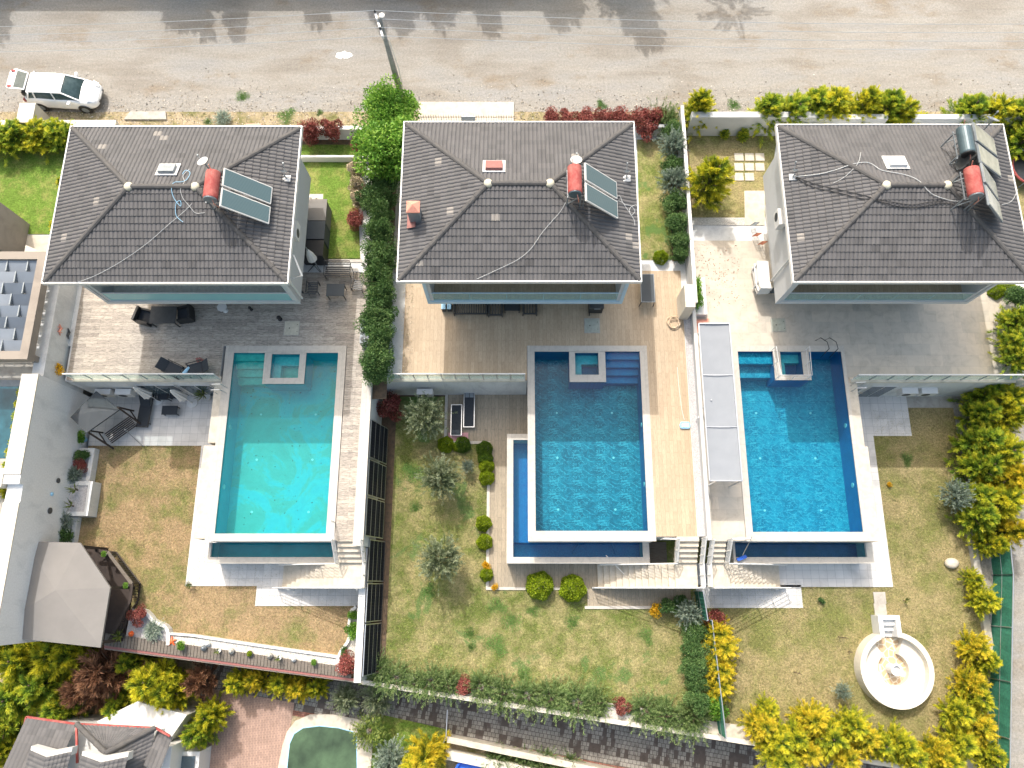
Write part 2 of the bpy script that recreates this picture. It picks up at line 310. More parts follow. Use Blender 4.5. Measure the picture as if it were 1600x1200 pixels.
    m['brightg']=leafmat('bright_green_leaf',[(0,(.05,.14,.02)),(.5,(.15,.33,.04)),(1,(.33,.5,.08))],.35)
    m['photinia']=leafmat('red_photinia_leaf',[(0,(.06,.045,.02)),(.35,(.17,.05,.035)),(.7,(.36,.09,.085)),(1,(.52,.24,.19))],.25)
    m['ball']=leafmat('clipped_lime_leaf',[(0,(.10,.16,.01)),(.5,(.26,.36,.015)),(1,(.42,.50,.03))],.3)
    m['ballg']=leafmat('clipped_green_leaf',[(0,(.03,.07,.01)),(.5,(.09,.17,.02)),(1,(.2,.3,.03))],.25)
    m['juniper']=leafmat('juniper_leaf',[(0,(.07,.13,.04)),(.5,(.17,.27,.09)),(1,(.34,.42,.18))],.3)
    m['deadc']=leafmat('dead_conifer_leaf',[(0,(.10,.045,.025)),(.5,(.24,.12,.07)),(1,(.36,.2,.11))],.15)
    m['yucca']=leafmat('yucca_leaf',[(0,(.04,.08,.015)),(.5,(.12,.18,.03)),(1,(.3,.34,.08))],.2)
    m['blossom']=leafmat('white_blossom',[(0,(.16,.2,.06)),(.35,(.45,.38,.26)),(1,(.72,.62,.5))],.2)
    m['yflower']=leafmat('yellow_flower',[(0,(.2,.2,.02)),(.4,(.7,.42,.02)),(1,(.85,.5,.03))],.3)
    m['bluegrey']=leafmat('blue_grey_leaf',[(0,(.09,.13,.09)),(.5,(.2,.27,.21)),(1,(.4,.46,.38))],.15)
    m['weed']=leafmat('clover_leaf',[(0,(.08,.18,.04)),(.5,(.15,.3,.07)),(1,(.26,.42,.12))],.4)
    m['blade']=leafmat('grass_blade',[(0,(.07,.11,.025)),(.35,(.16,.2,.05)),(.6,(.34,.3,.14)),(1,(.55,.47,.27))],.2)
    m['bark']=simple('bark',(.12,.085,.06),.9,var=.3,scale=12)
    m['pole']=stained('grey_concrete_pole',(.27,.27,.25),(.2,.2,.19),amt=.5,scale=4)
mats()
# ---------------- foliage ----------------
def norm(a):return a/np.maximum(np.linalg.norm(a,axis=1,keepdims=True),1e-9)
def leafmesh(name,p,d,wd,tint,mat):
    rs=np.random.RandomState(len(p))
    r=norm(np.cross(d,rs.normal(size=p.shape)))*wd[:,None]
    V=np.stack([p,p+d*.45+r,p+d,p+d*.45-r],1).reshape(-1,3);n=len(p)
    me=bpy.data.meshes.new(name);me.vertices.add(n*4);me.vertices.foreach_set('co',V.ravel().astype(np.float32))
    me.loops.add(n*4);me.loops.foreach_set('vertex_index',np.arange(n*4,dtype=np.int32))
    me.polygons.add(n);me.polygons.foreach_set('loop_start',np.arange(0,n*4,4,dtype=np.int32))
    try:me.polygons.foreach_set('loop_total',np.full(n,4,dtype=np.int32))
    except Exception:pass
    a=me.attributes.new('tint','FLOAT','FACE');a.data.foreach_set('value',np.clip(tint,0,1).astype(np.float32))
    me.materials.append(mat);me.update(calc_edges=True);me.validate();return me
def plumes(rs,h,rad,nb,per,mode='conifer'):
    """branchlet sprays along many curved plumes; returns base,dir,pos-along"""
    Pp=[];Dd=[];Tt=[]
    for b in range(nb):
        a=rs.uniform(0,2*math.pi);t=rs.uniform(0.02,1)**.8
        if mode=='conifer':
            z0=h*(t*.8);rr=rad*(1-t*.72)*rs.uniform(.55,1.3);out=np.array([math.cos(a),math.sin(a),0.]);st=out*rr*.25+np.array([0,0,z0]);en=out*rr+np.array([0,0,z0+rr*rs.uniform(.0,.8)+.1])
        elif mode=='sprawl':
            rr=rad*rs.uniform(.3,1.1);out=np.array([math.cos(a),math.sin(a),0.]);st=out*rr*.5+np.array([0,0,h*.3*t]);en=out*rr*1.1+rs.normal(size=3)*rad*.22+np.array([0,0,h*rs.uniform(.3,1)*(1.1-.6*rr/rad)])
        else: # airy tree
            rr=rad*rs.uniform(.55,1.1);ph=rs.uniform(-.25,1.35);out=np.array([math.cos(a)*math.cos(ph),math.sin(a)*math.cos(ph),math.sin(ph)*.8]);st=out*rr*.55+np.array([0,0,h*.6]);en=out*rr*1.05+rs.normal(size=3)*rad*.22+np.array([0,0,h*.6+.05])
        s=rs.uniform(0,1,per)**.75;L=np.linalg.norm(en-st)
        base=st+(en-st)*s[:,None]+rs.normal(size=(per,3))*(.10*L*(1.12-s))[:,None]*.9
        dr=norm((en-st)/L+rs.normal(size=(per,3))*(.36 if mode=='conifer' else .6))
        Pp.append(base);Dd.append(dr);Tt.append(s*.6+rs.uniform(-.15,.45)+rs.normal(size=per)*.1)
    return np.concatenate(Pp),np.concatenate(Dd),np.concatenate(Tt)
def blobs(rs,h,rad,nb,n,rb=.45,zc=.6,flat=1.):
    Pp=[];Tt=[];Nn=[]
    for b in range(nb):
        d=rs.normal(size=3);d/=np.linalg.norm(d);c=d*rad*(rs.uniform(.2,.8))*np.array([1,1,flat])+np.array([0,0,h*zc]);r=rad*rb*rs.uniform(.7,1.25)
        q=norm(rs.normal(size=(n//nb,3)));k=rs.uniform(.35,1.08,n//nb)**.5
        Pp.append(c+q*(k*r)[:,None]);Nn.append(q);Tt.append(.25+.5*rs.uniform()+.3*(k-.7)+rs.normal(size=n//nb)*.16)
    Pp=np.concatenate(Pp);Pp[:,2]=np.maximum(Pp[:,2],.03);return Pp,np.concatenate(Nn),np.concatenate(Tt)
KIND={}
def trunk_mb(h,r,limbs=4,seed=1,spread=.5,start=.35):
    q=random.Random(seed);mb=MB();mb.tube([(0,0,-.05),(q.uniform(-.05,.05),q.uniform(-.05,.05),h*.4),(q.uniform(-.1,.1),q.uniform(-.1,.1),h*.8)],[r,r*.75,r*.35],7)
    for i in range(limbs):
        a=2*math.pi*i/limbs+q.uniform(-.4,.4);z=h*(start+.1*i/limbs);mb.tube([(0,0,z),(math.cos(a)*spread*.5,math.sin(a)*spread*.5,z+h*.15),(math.cos(a)*spread,math.sin(a)*spread,z+h*.33)],[r*.5,r*.3,r*.1],5)
    return mb
def make_kind(key,mode,mat,h,rad,N,leaf,wid,seeds,**k):
    out=[]
    for sd in range(seeds):
        rs=np.random.RandomState(sd*17+len(key)*3+int(h*10))
        if mode in('conifer','sprawl','airy'):
            nb=k.get('nb',60);p,d,t=plumes(rs,h,rad,nb,N//nb,mode);d=d*(leaf*rs.uniform(.6,1.4,len(p)))[:,None]
        elif mode=='fronds':
            nf=k.get('nf',26);pp=[];dd=[];tt=[]
            for i in range(nf):
                a=2*math.pi*i/nf+rs.uniform(-.1,.1);el=rs.uniform(.1,1.2);L=rad*rs.uniform(.8,1.1)
                if k.get('blade'):
                    pp.append([[0,0,h*.5]]);dd.append([[math.cos(a)*math.cos(el)*L,math.sin(a)*math.cos(el)*L,math.sin(el)*L]]);tt.append([rs.uniform(.2,.9)]);continue
                s=np.linspace(.1,1,N//nf);x=s*L*math.cos(el*.7);z=h*.6+s*L*math.sin(el)-(s**2)*L*.55
                c=np.stack([x*math.cos(a),x*math.sin(a),z],1);side=np.array([-math.sin(a),math.cos(a),0]);sg=np.where(np.arange(len(s))%2==0,1,-1)
                pp.append(c);dd.append(((side*sg[:,None])+np.array([math.cos(a),math.sin(a),-.2])*.7)*(leaf*(1.1-.6*s))[:,None]);tt.append(rs.uniform(.1,.9,len(s)))
            p=np.concatenate(pp);d=np.concatenate(dd);t=np.concatenate(tt).ravel()
        elif mode=='patch':
            c=rs.normal(size=(9,2))*rad*.35;i=rs.randint(0,9,N);p=np.concatenate([c[i]+rs.normal(size=(N,2))*rad*.22,rs.uniform(0,.03,(N,1))],1);d=norm(rs.normal(size=(N,3))+np.array([0,0,.9]))*(leaf*rs.uniform(.5,1.3,N))[:,None];t=.5+rs.normal(size=N)*.25
        elif mode=='ball':
            q=norm(rs.normal(size=(N,3)));q[:,2]=np.abs(q[:,2])*.95+.0;kk=rs.uniform(.86,1.03,N);lump=1+.05*np.sin(q[:,0]*7+sd)+.05*np.sin(q[:,1]*8);p=q*(kk*lump*rad)[:,None];p[:,2]*=h/rad;d=norm(q+rs.normal(size=(N,3))*.8)*leaf;t=.5+rs.normal(size=N)*.22
        else:
            p,nn,t=blobs(rs,h,rad,k.get('nb',16),N,k.get('rb',.45),k.get('zc',.55),k.get('flat',1.));d=norm(nn+rs.normal(size=p.shape)*.9)*(leaf*rs.uniform(.6,1.4,len(p)))[:,None]
        wd=np.full(len(p),wid)*rs.uniform(.7,1.3,len(p))
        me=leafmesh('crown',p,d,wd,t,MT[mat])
        out.append(me)
    KIND[key]=dict(me=out,h=h,rad=rad,trunk=None,mat=mat,i=0,tr=k.get('tr',.07),lim=k.get('lim',4),mode=mode)
    if k.get('tr',.07)>0:
        t=trunk_mb(h,k.get('tr',.07),k.get('lim',4),len(key),rad*.6)
        tm=bpy.data.meshes.new('trunk');tm.from_pydata(t.v,[],t.f);tm.materials.append(MT['bark']);tm.update();KIND[key]['trunk']=tm
def kinds():
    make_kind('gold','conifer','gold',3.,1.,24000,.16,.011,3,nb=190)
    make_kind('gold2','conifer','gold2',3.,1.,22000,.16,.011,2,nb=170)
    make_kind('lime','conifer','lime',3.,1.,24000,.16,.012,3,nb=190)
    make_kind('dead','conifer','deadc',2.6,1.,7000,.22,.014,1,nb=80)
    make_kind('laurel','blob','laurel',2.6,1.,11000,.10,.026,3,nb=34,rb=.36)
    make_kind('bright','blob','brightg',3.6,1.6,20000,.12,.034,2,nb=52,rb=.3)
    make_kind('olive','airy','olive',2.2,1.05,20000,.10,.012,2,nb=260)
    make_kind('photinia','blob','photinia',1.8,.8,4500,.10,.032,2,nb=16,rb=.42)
    make_kind('juniper','sprawl','juniper',.9,1.,14000,.09,.011,2,nb=220,tr=.04)
    make_kind('ball','ball','ball',.8,.5,5000,.07,.022,1,tr=.05,lim=0)
    make_kind('ballg','ball','ballg',.8,.5,5000,.07,.022,1,tr=.05,lim=0)
    make_kind('bluegrey','airy','bluegrey',1.3,.8,11000,.08,.011,2,nb=180)
    make_kind('shrub','blob','brightg',.8,.5,2200,.10,.03,1,nb=10,rb=.5,tr=.03)
    make_kind('darkshrub','blob','laurel',.8,.5,2200,.09,.026,1,nb=10,rb=.5,tr=.03)
    make_kind('blossom','blob','blossom',1.,.5,3000,.09,.035,1,nb=12,rb=.5,tr=.03)
    make_kind('yflower','blob','yflower',.6,.4,900,.08,.035,1,nb=9,rb=.5,tr=.02)
    make_kind('weed','patch','weed',.12,.5,1500,.07,.011,2,tr=.01,lim=0)
    make_kind('cycad','fronds','yucca',.9,1.,1400,.22,.018,1,nf=34,tr=.16,lim=0)
    make_kind('yucca','fronds','yucca',.5,.55,40,.4,.025,1,nf=46,blade=True,tr=.05,lim=0)
    make_kind('agave','fronds','yucca',.3,.55,12,.4,.05,1,nf=11,blade=True,tr=.05,lim=0)
kinds()
def plant(key,u,v,zb,h,wdt,label,cat,name,group=None,frac=.6,rz=None,deep=None,xyz=None):
    """crown centre seen at pixel (u,v); stands at height zb, h tall, wdt wide"""
    K=KIND[key]
    if key=='weed':h=.07
    x,y,_=xyz if xyz else P(u,v,zb+h*frac);o=thing(name,label,cat,(x,y,zb),group);K['i']+=1
    f_=rng.uniform(.88,1.14) if key in('gold','gold2','lime','laurel','juniper') else 1
    s=wdt*f_/(2*K['rad']);o.scale=(s,s if deep is None else deep/(2*K['rad']),h/K['h']);o.rotation_euler=(rng.uniform(-.13,.13),rng.uniform(-.13,.13),rng.uniform(0,6.28)) if rz is None and K['mode']=='conifer' else (0,0,rng.uniform(0,6.28) if rz is None else rz)
    c=bpy.data.objects.new('crown',K['me'][K['i']%len(K['me'])]);COL.objects.link(c);c.parent=o
    if K['trunk']:
        t=bpy.data.objects.new('trunk',K['trunk']);COL.objects.link(t);t.parent=o
    return o
# ---------------- levels ----------------
ZL=-3.;ZA=-5.6
def W(pts,z):return [P(u,v,z) for u,v in pts]
def southY(x):  # south boundary wall line
    return -2.9-(x+21)*.123 if x<-7.8 else (-4.52-(x+7.8)*.145)
def terrain():
    mb=MB();mb.box(-400,400,-400,25,ZA-1,ZA);struct('ground',mb,MT['verge'])
    mb=MB();mb.box(-400,400,26.6,400,-7,0.0);struct('road',mb,MT['road'])
    mb=MB();mb.box(-400,400,25.0,26.6,-7,.004);struct('road_verge',mb,MT['verge'])
    mb=MB()
    for b in ((-80,80,12.3,25.0),(-23.6,-15.5,10.4,12.3),(-8.95,.55,10.4,12.3),(-8.95,-7.95,2.2,10.4),(6.85,11.3,2.4,12.3),(17.3,27,10.4,12.3)):
        mb.box(*b,ZA,-.03)
    mb.box(11.3-1.0+.0,11.3,2.2,2.4,ZA,-.03)
    struct('terrace_ground',mb,MT['wallw'])
    mb=MB();mb.box(6.7,7.95,1.0,2.3,ZL-.1,ZL+.08);struct('sunken_pit_floor',mb,MT['wood'])
    mb=MB();mb.prism([(-23.6,-2.5),(-7.8,-4.5),(25.3,-9.3),(25.3,10.4),(-23.6,10.4)],ZA,ZL-.02);struct('lower_ground',mb,MT['soil'])
    mb=MB();mb.prism([(24.4,11),(24.4,1),(24.1,-9.3),(21.,-30),(90,-30),(90,11)],ZA,ZL+.05);struct('gravel_lane',mb,MT['road'])
    mb=MB();mb.box(-80,-24.2,3.,12.3,ZA,-.01);struct('neighbour_terrace',mb,MT['concrete'])
    # upper surfaces
    s=lambda n,px,z,m:struct(n,MB().sheet(W(px,z),z),MT[m])
    s('garden_lawn',[(-60,200),(112,205),(85,366),(-60,366)],.0,'lawng')
    s('neighbour_paving',[(-40,366),(88,368),(80,400),(-40,400)],.0,'stone')
    mb=MB();mb.box(-23.5,-15.5,10.4,16.5,-.02,0);mb.box(-15.5,-8.95,12.3,16.5,-.02,0);mb.box(-8.95,-7.95,2.2,16.5,-.02,0);struct('grey_terrace_paving',mb,MT['deck1'])
    s('side_lawn',[(468,226),(556,226),(563,405),(500,405),(505,303),(470,303)],.004,'lawng')
    s('side_path',[(440,303),(508,303),(502,409),(440,409)],.0,'stone')
    s('verge_planting_bed',[(465,200),(560,200),(556,226),(468,226)],.0,'soil')
    s('lawn_kerb',[(498,404),(566,404),(566,410),(498,410)],.004,'coping')
    mb=MB();mb.box(-6.0,.55,10.4,16.5,-.02,0);mb.box(.55,6.85,12.3,16.5,-.02,0);mb.box(6.85,8.93,2.4,16.6,-.02,0);struct('beige_terrace_paving',mb,MT['deck2'])
    mb=MB();mb.box(-6.75,-5.3,16.5,22,-.02,0.01);struct('narrow_side_path',mb,MT['concrete'])
    mb=MB();mb.box(-7.9,-6.75,9.4,25.0,-.02,0);struct('hedge_bed',mb,MT['soil'])
    s('side_garden_lawn',[(995,218),(1046,218),(1050,406),(1000,406)],.0,'lawn2')
    s('hedge_bed',[(1046,190),(1076,190),(1084,408),(1050,408)],-.002,'soil')
    mb=MB();mb.box(8.97,9.3,2.4,14.2,-.02,.03);struct('pebble_strip',mb,MT['gravel_g'])
    mb=MB();mb.box(9.45,11.3,2.2,18.4,-.02,0);mb.box(11.3,17.3,12.3,18.4,-.02,0);mb.box(17.3,27,10.4,15.5,-.02,0);struct('travertine_terrace_paving',mb,MT['deck3'])
    s('front_garden_lawn',[(1075,210),(1215,210),(1195,342),(1082,342)],.0,'lawn3')
    s('pebble_strip',[(1082,340),(1164,340),(1164,352),(1083,352)],.004,'gravel_w')
    s('terrazzo_path',[(1163,298),(1195,298),(1195,352),(1164,352)],.006,'stone')
    for i,(u,v) in enumerate([(c*16.3+1147,r*15.4+240) for r in range(3) for c in range(3) if not(r==2 and c==2)]):
        a=P(u,v,0);one('stepping_slab',MB().box(a[0],a[0]+.5,a[1]-.48,a[1],-.01,.05),MT['stone'],'cream square slab of the slab grid in the lawn beside the right villa','paving slab','square slabs in the front lawn')
    s('garden_soil',[(1560,250),(1640,250),(1640,440),(1590,440)],.0,'lawn3')
    # lower surfaces
    lz=ZL
    struct('lower_lawn',MB().sheet([(-23.6,-2.5),(-7.9,-4.45),(-7.9,10.3),(-23.6,10.3)],lz),MT['lawn1'])
    struct('lower_lawn',MB().sheet([(-6.7,-4.6),(9.8,-7.0),(9.4,10.3),(-6.7,10.3)],lz),MT['lawn2'])
    struct('lower_lawn',MB().sheet([(9.81,-7.0),(25.,-9.2),(25.,10.3),(9.41,10.3)],lz),MT['lawn3'])
    z=lz+.03
    mb=MB();mb.box(-23.6,-15.3,7.5,10.45,ZL-.1,z);mb.box(-17.35,-15.3,.05,7.5,ZL-.1,z);mb.box(-15.3,-8.9,.05,1.2,ZL-.1,z);mb.box(-13.6,-7.9,-.95,.05,ZL-.1,z);struct('white_tile_paving',mb,MT['tilew'])
    mb=MB();mb.box(-3.85,.6,7.75,10.8,ZL-.1,z);mb.box(-1.45,.6,0,7.75,ZL-.1,z);mb.box(.6,9.2,-.0,1.2,ZL-.1,z);mb.box(3.7,9.1,-.95,0,ZL-.1,z);struct('plank_tile_paving',mb,MT['deck2low'])
    mb=MB();mb.box(-1.6,-1.45,0,7.75,ZL-.1,z+.03);mb.box(-1.6,3.7,-.15,-.0,ZL-.1,z+.03);mb.box(3.55,9.1,-1.1,-.95,ZL-.1,z+.03);mb.box(-4.,-3.85,7.6,10.4,ZL-.1,z+.03);mb.box(-3.85,-1.6,7.6,7.75,ZL-.1,z+.03);struct('paving_kerb',mb,MT['coping'])
    mb=MB();mb.box(17.2,21.85,8.05,10.9,ZL-.1,z);mb.box(17.2,19.72,.0,8.05,ZL-.1,z);mb.box(9.4,17.2,.0,1.2,ZL-.1,z);mb.box(9.4,14.9,-1.05,.1,ZL-.1,z);struct('white_tile_paving',mb,MT['tilew'])
    mb=MB();mb.box(21.85,25,9.65,10.6,ZL-.1,z);struct('concrete_path',mb,MT['concrete'])
    for i in range(3):
        a=P(1374,934+i*18,ZL);one('path_slab',MB().box(a[0]-.31+i*.03,a[0]+.31+i*.03,a[1]-.29,a[1]+.29,ZL,ZL+.06),MT['concrete'],'%s pale slab of the short path to the round fire pit, counted from the pool'%ORD[i],'paving slab','slabs leading to the round pit')
    # south planters
    mb=MB();pts=[(180,985),(262,1003),(330,1008),(530,1030),(556,1050),(556,1062),(180,1008)];mb.sheet(W([(262,992),(400,1007),(530,1024),(530,1052),(262,1012)],ZL+.35),ZL+.3);struct('white_planting_strip',mb,MT['gravel_w'])
    mb=MB();mb.sheet([(x,southY(x)+d,ZL+.1) for x,d in ((-7.7,0),(9.5,0),(9.5,.75),(-7.7,.6))],ZL+.1);struct('white_pebble_border',mb,MT['gravel_w'])
    mb=MB();mb.sheet([(x,southY(x)+d,ZL+.1) for x,d in ((9.5,0),(24,0),(24,.9),(9.5,.6))],ZL+.1);struct('white_pebble_border',mb,MT['stone'])
    # alley and neighbour ground
    mb=MB();mb.sheet([(-17,-3.6,0),(-7.8,-4.6,0),(26,-9.6,0),(26,-12.6,0),(-.3,-8.1,0),(-17,-5.6,0)],ZA+.01);struct('alley_paving',mb,MT['alley'])
    mb=MB();mb.sheet([(-17,-5.6,0),(-.3,-8.1,0),(26,-12.6,0),(26,-12.9,0),(-.3,-8.4,0),(-17,-5.85,0)],ZA+.014);struct('alley_red_edging',mb,MT['redpav'])
    mb=MB();mb.sheet(W([(325,1075),(460,1098),(440,1220),(300,1220)],ZA+.02),ZA+.018);struct('pink_deck_paving',mb,MT['pinkpav'])
    mb=MB();mb.sheet(W([(590,1115),(700,1140),(690,1230),(575,1230)],ZA+.02),ZA+.02);struct('neighbour_lawn',mb,MT['lawng'])
    # kerbs & driveway slab
    mb=MB();mb.box(P(655,160)[0],P(803,160)[0],25.8,27.2,-.1,.1);struct('driveway_slab',mb,MT['stone'])
    mb=MB();a=P(195,188);b=P(260,176);mb.prism([(a[0],a[1]),(b[0]+.1,a[1]),(b[0],b[1]),(a[0]+.3,b[1])],0,.12);struct('entrance_slab',mb,MT['concrete'])
def grass_stuff(px,z,n,seed,bias,label):
    rs=np.random.RandomState(seed);x0,x1,y0,y1=px;x=rs.uniform(x0,x1,n);y=rs.uniform(y0,y1,n)
    k=y>np.array([southY(a) for a in x])+.5 if z<-1 else np.ones(n,bool);x=x[k];y=y[k];m=len(x)
    a=rs.uniform(0,2*np.pi,m);e=rs.uniform(.15,1.1,m);L=rs.uniform(.05,.11,m)
    d=np.stack([np.cos(a)*np.cos(e),np.sin(a)*np.cos(e),np.sin(e)],1)*L[:,None]
    cl=np.sin(x*1.7+np.sin(y*1.3)*2)*np.sin(y*1.9+np.cos(x*1.1)*2)
    me=leafmesh('grass',np.stack([x,y,np.full(m,z+.001)],1),d,np.full(m,.007),bias+rs.normal(size=m)*.22+cl*.1,MT['blade'])
    o=bpy.data.objects.new('grass',me);COL.objects.link(o);o['kind']='stuff';o['label']=label;o['category']='grass';return o
terrain()
rs=np.random.RandomState(9);n=9000;x=rs.uniform(-34,34,n);y=25.3+np.abs(rs.normal(size=n))*1.5;a=rs.uniform(0,6.28,n);L=rs.uniform(.03,.1,n)
me=leafmesh('verge_stones',np.stack([x,y,np.full(n,.02)],1),np.stack([np.cos(a),np.sin(a),rs.uniform(0,.3,n)],1)*L[:,None],L*.45,rs.uniform(0,1,n),leafmat('loose_stone',[(0,(.12,.1,.07)),(.5,(.4,.35,.28)),(1,(.6,.56,.5))],0.,.9))
o=bpy.data.objects.new('verge_stones',me);COL.objects.link(o);o['kind']='stuff'
grass_stuff((-23.4,-8.,-4.3,7.5),ZL,60000,1,.72,'short dry grass blades over the left lower lawn')
grass_stuff((-6.7,9.2,-6.6,0.),ZL,60000,2,.52,'short straw and green grass blades over the middle lower lawn')
grass_stuff((-6.5,-1.6,0.,7.7),ZL,22000,3,.45,'greener short grass blades round the olive trees')
grass_stuff((9.9,25.,-9.,0.),ZL,70000,4,.52,'short grass blades over the right lower lawn round the fire pit')
grass_stuff((19.75,25.,0.,9.6),ZL,26000,5,.52,'short grass blades between the right pool walk and the east hedge')
# ---------------- villas ----------------
ZE=6.2;ZR=7.65
def tileface(mb,A,B,inn,run,rise,z0,rows=13,roll=.19,seed=0):
    """A->B along eave; inn horizontal unit inward; hips at 45 deg"""
    A=Vector(A);B=Vector(B);e=(B-A);L=e.length;e/=L;inn=Vector(inn);q=random.Random(seed)
    K=8;n=int(L/roll);du=L/n/K;prof=[-.012,.012,.024,.028,.028,.024,.012,-.012]
    for i in range(rows):
        t0=i/rows;t1=min(1,(i+1)/rows+.02);lo=t0*run;hi=t1*run;clo=lo;chi=hi
        a0,b0=clo,L-clo;ks=[]
        s0=max(0,int(a0/du));s1=min(n*K,int(b0/du)+1)
        vs=[];fs=[];tt=[];jit={}
        for k in range(s0,s1+1):
            u=k*du;tile=(k//(K*2));
            if tile not in jit:jit[tile]=(q.uniform(-.003,.004),q.gauss(.5,.12) if q.random()>.005 else .99)
            ph=prof[k%K];j=jit[tile][0]
            ul=min(max(u,clo),L-clo);uh=min(max(u,chi),L-chi)
            pl=A+e*ul+inn*lo;ph_=A+e*uh+inn*hi
            zl=z0+rise*t0;zh=z0+rise*t1
            vs+=[(pl.x,pl.y,zl-.01),(pl.x,pl.y,zl+.052+ph+j),(ph_.x,ph_.y,zh+.012+ph+j)];tt.append(jit[tile][1])
        m=s1-s0
        base=len(mb.v);mb.v+=vs
        for c in range(m):
            a=base+c*3;b=a+3
            mb.f+=[(a,b,b+1,a+1),(a+1,b+1,b+2,a+2)];mb.t+=[0.,tt[c]];mb.m+=[0,0]
def capline(mb,a,b,step=.42,r=.12):
    a=Vector(a);b=Vector(b);n=max(1,int((b-a).length/step));d=(b-a)/n
    for i in range(n):
        p=a+d*i;q=a+d*(i+1.06);mb.ct=.5;mb.tube([p-Vector((0,0,.05)),p+d*.06-Vector((0,0,.05)),q-Vector((0,0,.05))],[r*1.14,r*1.12,r*.98],10)
class Villa:pass
def roofz(V,x,y):
    d=min(x-V.x0,V.x1-x,y-V.y0,V.y1-y);run=(V.y1-V.y0)/2
    return ZE+max(0,min(d,run))*(ZR-ZE)/run+.06
def onroof(V,u,v,dz=0.):
    z=7.
    for _ in range(15):
        x,y,_q=P(u,v,z);z=roofz(V,x,y)+dz
    return (x,y,z)
def villa(x0,x1,y0,y1,ux0,ux1,yf,label,trim,glassm,seed,floor):
    V=Villa();V.x0,V.x1,V.y0,V.y1=x0,x1,y0,y1
    r=thing('villa',label,'house',((x0+x1)/2,(y0+y1)/2,0));V.r=r
    run=(y1-y0)/2;rise=ZR-ZE;mb=MB()
    tileface(mb,(x0,y0,0),(x1,y0,0),(0,1,0),run,rise,ZE,seed=seed);tileface(mb,(x1,y0,0),(x1,y1,0),(-1,0,0),run,rise,ZE,seed=seed+1)
    tileface(mb,(x1,y1,0),(x0,y1,0),(0,-1,0),run,rise,ZE,seed=seed+2);tileface(mb,(x0,y1,0),(x0,y0,0),(1,0,0),run,rise,ZE,seed=seed+3)
    roof=obj('roof',mb,MT['roof'],r)
    cm=MB();ym=(y0+y1)/2;e0=(x0+run,ym,ZR+.05);e1=(x1-run,ym,ZR+.05)
    for c,e in (((x0+.05,y0+.05),e0),((x0+.05,y1-.05),e0),((x1-.05,y0+.05),e1),((x1-.05,y1-.05),e1)):capline(cm,(c[0],c[1],ZE+.06),e)
    capline(cm,e0,e1);obj('ridge_cap',cm,MT['cap'],roof,smooth=False)
    for e,sx in ((e0,-1),(e1,1)):
        m=MB();m.lathe((e[0],e[1],e[2]-.08),[(.22,0),(.2,.1),(.12,.16),(.02,.18)],10);obj('ridge_end_mortar',m,MT['mortar'],roof,smooth=True)
    # eaves: soffit board and white gutter
    mb=MB();mb.box(x0+.02,x1-.02,y0+.02,y1-.02,ZE-.16,ZE-.03);obj('soffit',mb,MT['wall'],r)
    mb=MB();g=.06
    for (a,b,c,d) in ((x0-g,x1+g,y0-g,y0),(x0-g,x1+g,y1,y1+g),(x0-g,x0,y0,y1),(x1,x1+g,y0,y1)):mb.box(a,b,c,d,ZE-.12,ZE+.10)
    obj('gutter',mb,MT['white'],r)
    # walls
    yr=y1-.55;z0,z1=2.6,ZE-.16;yb=yf+1.7;wm=MT['wall']
    mb=MB();mb.box(ux0,ux1,yb,yr,z0,z1);mb.box(ux0,ux0+.3,yf+.02,yb,z0+.25,z1);mb.box(ux1-.3,ux1,yf+.02,yb,z0+.25,z1);obj('upper_wall',mb,wm,r)
    mb=MB();mb.box(ux0+.9,ux1-.9,yf+1.6,yr-.3,0,z0);obj('ground_floor_wall',mb,MT['wallw'],r)
    mb=MB();mb.box(ux0,ux1,yf,yb,z0,z0+.25);fl=obj('balcony_slab',mb,trim,r)
    mb=MB();mb.box(ux0+.3,ux1-.3,yf+.12,yb,z0+.251,z0+.262);obj('balcony_floor',mb,floor,r)
    mb=MB();mb.box(ux0-.02,ux0+.14,yf-.03,yf+.02,z0+.25,z1);mb.box(ux1-.14,ux1+.02,yf-.03,yf+.02,z0+.25,z1);mb.box(ux0-.02,ux1+.02,yf-.03,yf+.0,z0-.02,z0+.25);obj('balcony_frame',mb,trim,r)
    mb=MB();mb.box(ux0+.15,ux1-.15,yf+.03,yf+.045,z0+.27,z0+1.2);gl=obj('glass_railing',mb,glassm,r)
    mb=MB();mb.box(ux0+.14,ux1-.14,yf+.01,yf+.065,z0+1.2,z0+1.25)
    mb.box(ux0+.14,ux1-.14,yf+.01,yf+.065,z0+.25,z0+.3)
    for i in range(6):
        x=ux0+.3+(ux1-ux0-.6)*i/5;mb.box(x-.012,x+.012,yf+.05,yf+.07,z0+.3,z0+1.2)
    obj('rail',mb,trim,gl)
    # front and rear openings
    W4=(ux1-ux0-1)/3
    for i in range(3):
        xa=ux0+.5+i*W4+.15;mb=MB();mb.box(xa,xa+W4-.3,yb-.03,yb,z0+.3,z0+2.5);f=obj('window',mb,MT['white'],r)
        mb=MB();
        for k in range(2):mb.box(xa+.07+k*(W4-.3)/2,xa+(W4-.3)/2*(k+1)-.07,yb-.04,yb-.031,z0+.38,z0+2.42)
        obj('pane',mb,MT['window'],f)
        mb=MB();mb.box(xa,xa+W4-.3,yf+1.57,yf+1.6,.05,2.3);f=obj('window',mb,MT['dark'],r)
        mb=MB();mb.box(xa+.07,xa+W4-.37,yf+1.56,yf+1.57,.12,2.22);obj('pane',mb,MT['window'],f)
    return V
V1=villa(-21.33,-10.33,13.22,21.25,-20.4,-10.8,13.68,'left villa with grey hip roof, blue tinted balcony glass and pale grey walls','wallblue' and MT['wall'],MT['glassblue'],11,simple('pale_balcony_tile',(.66,.65,.62),.5))
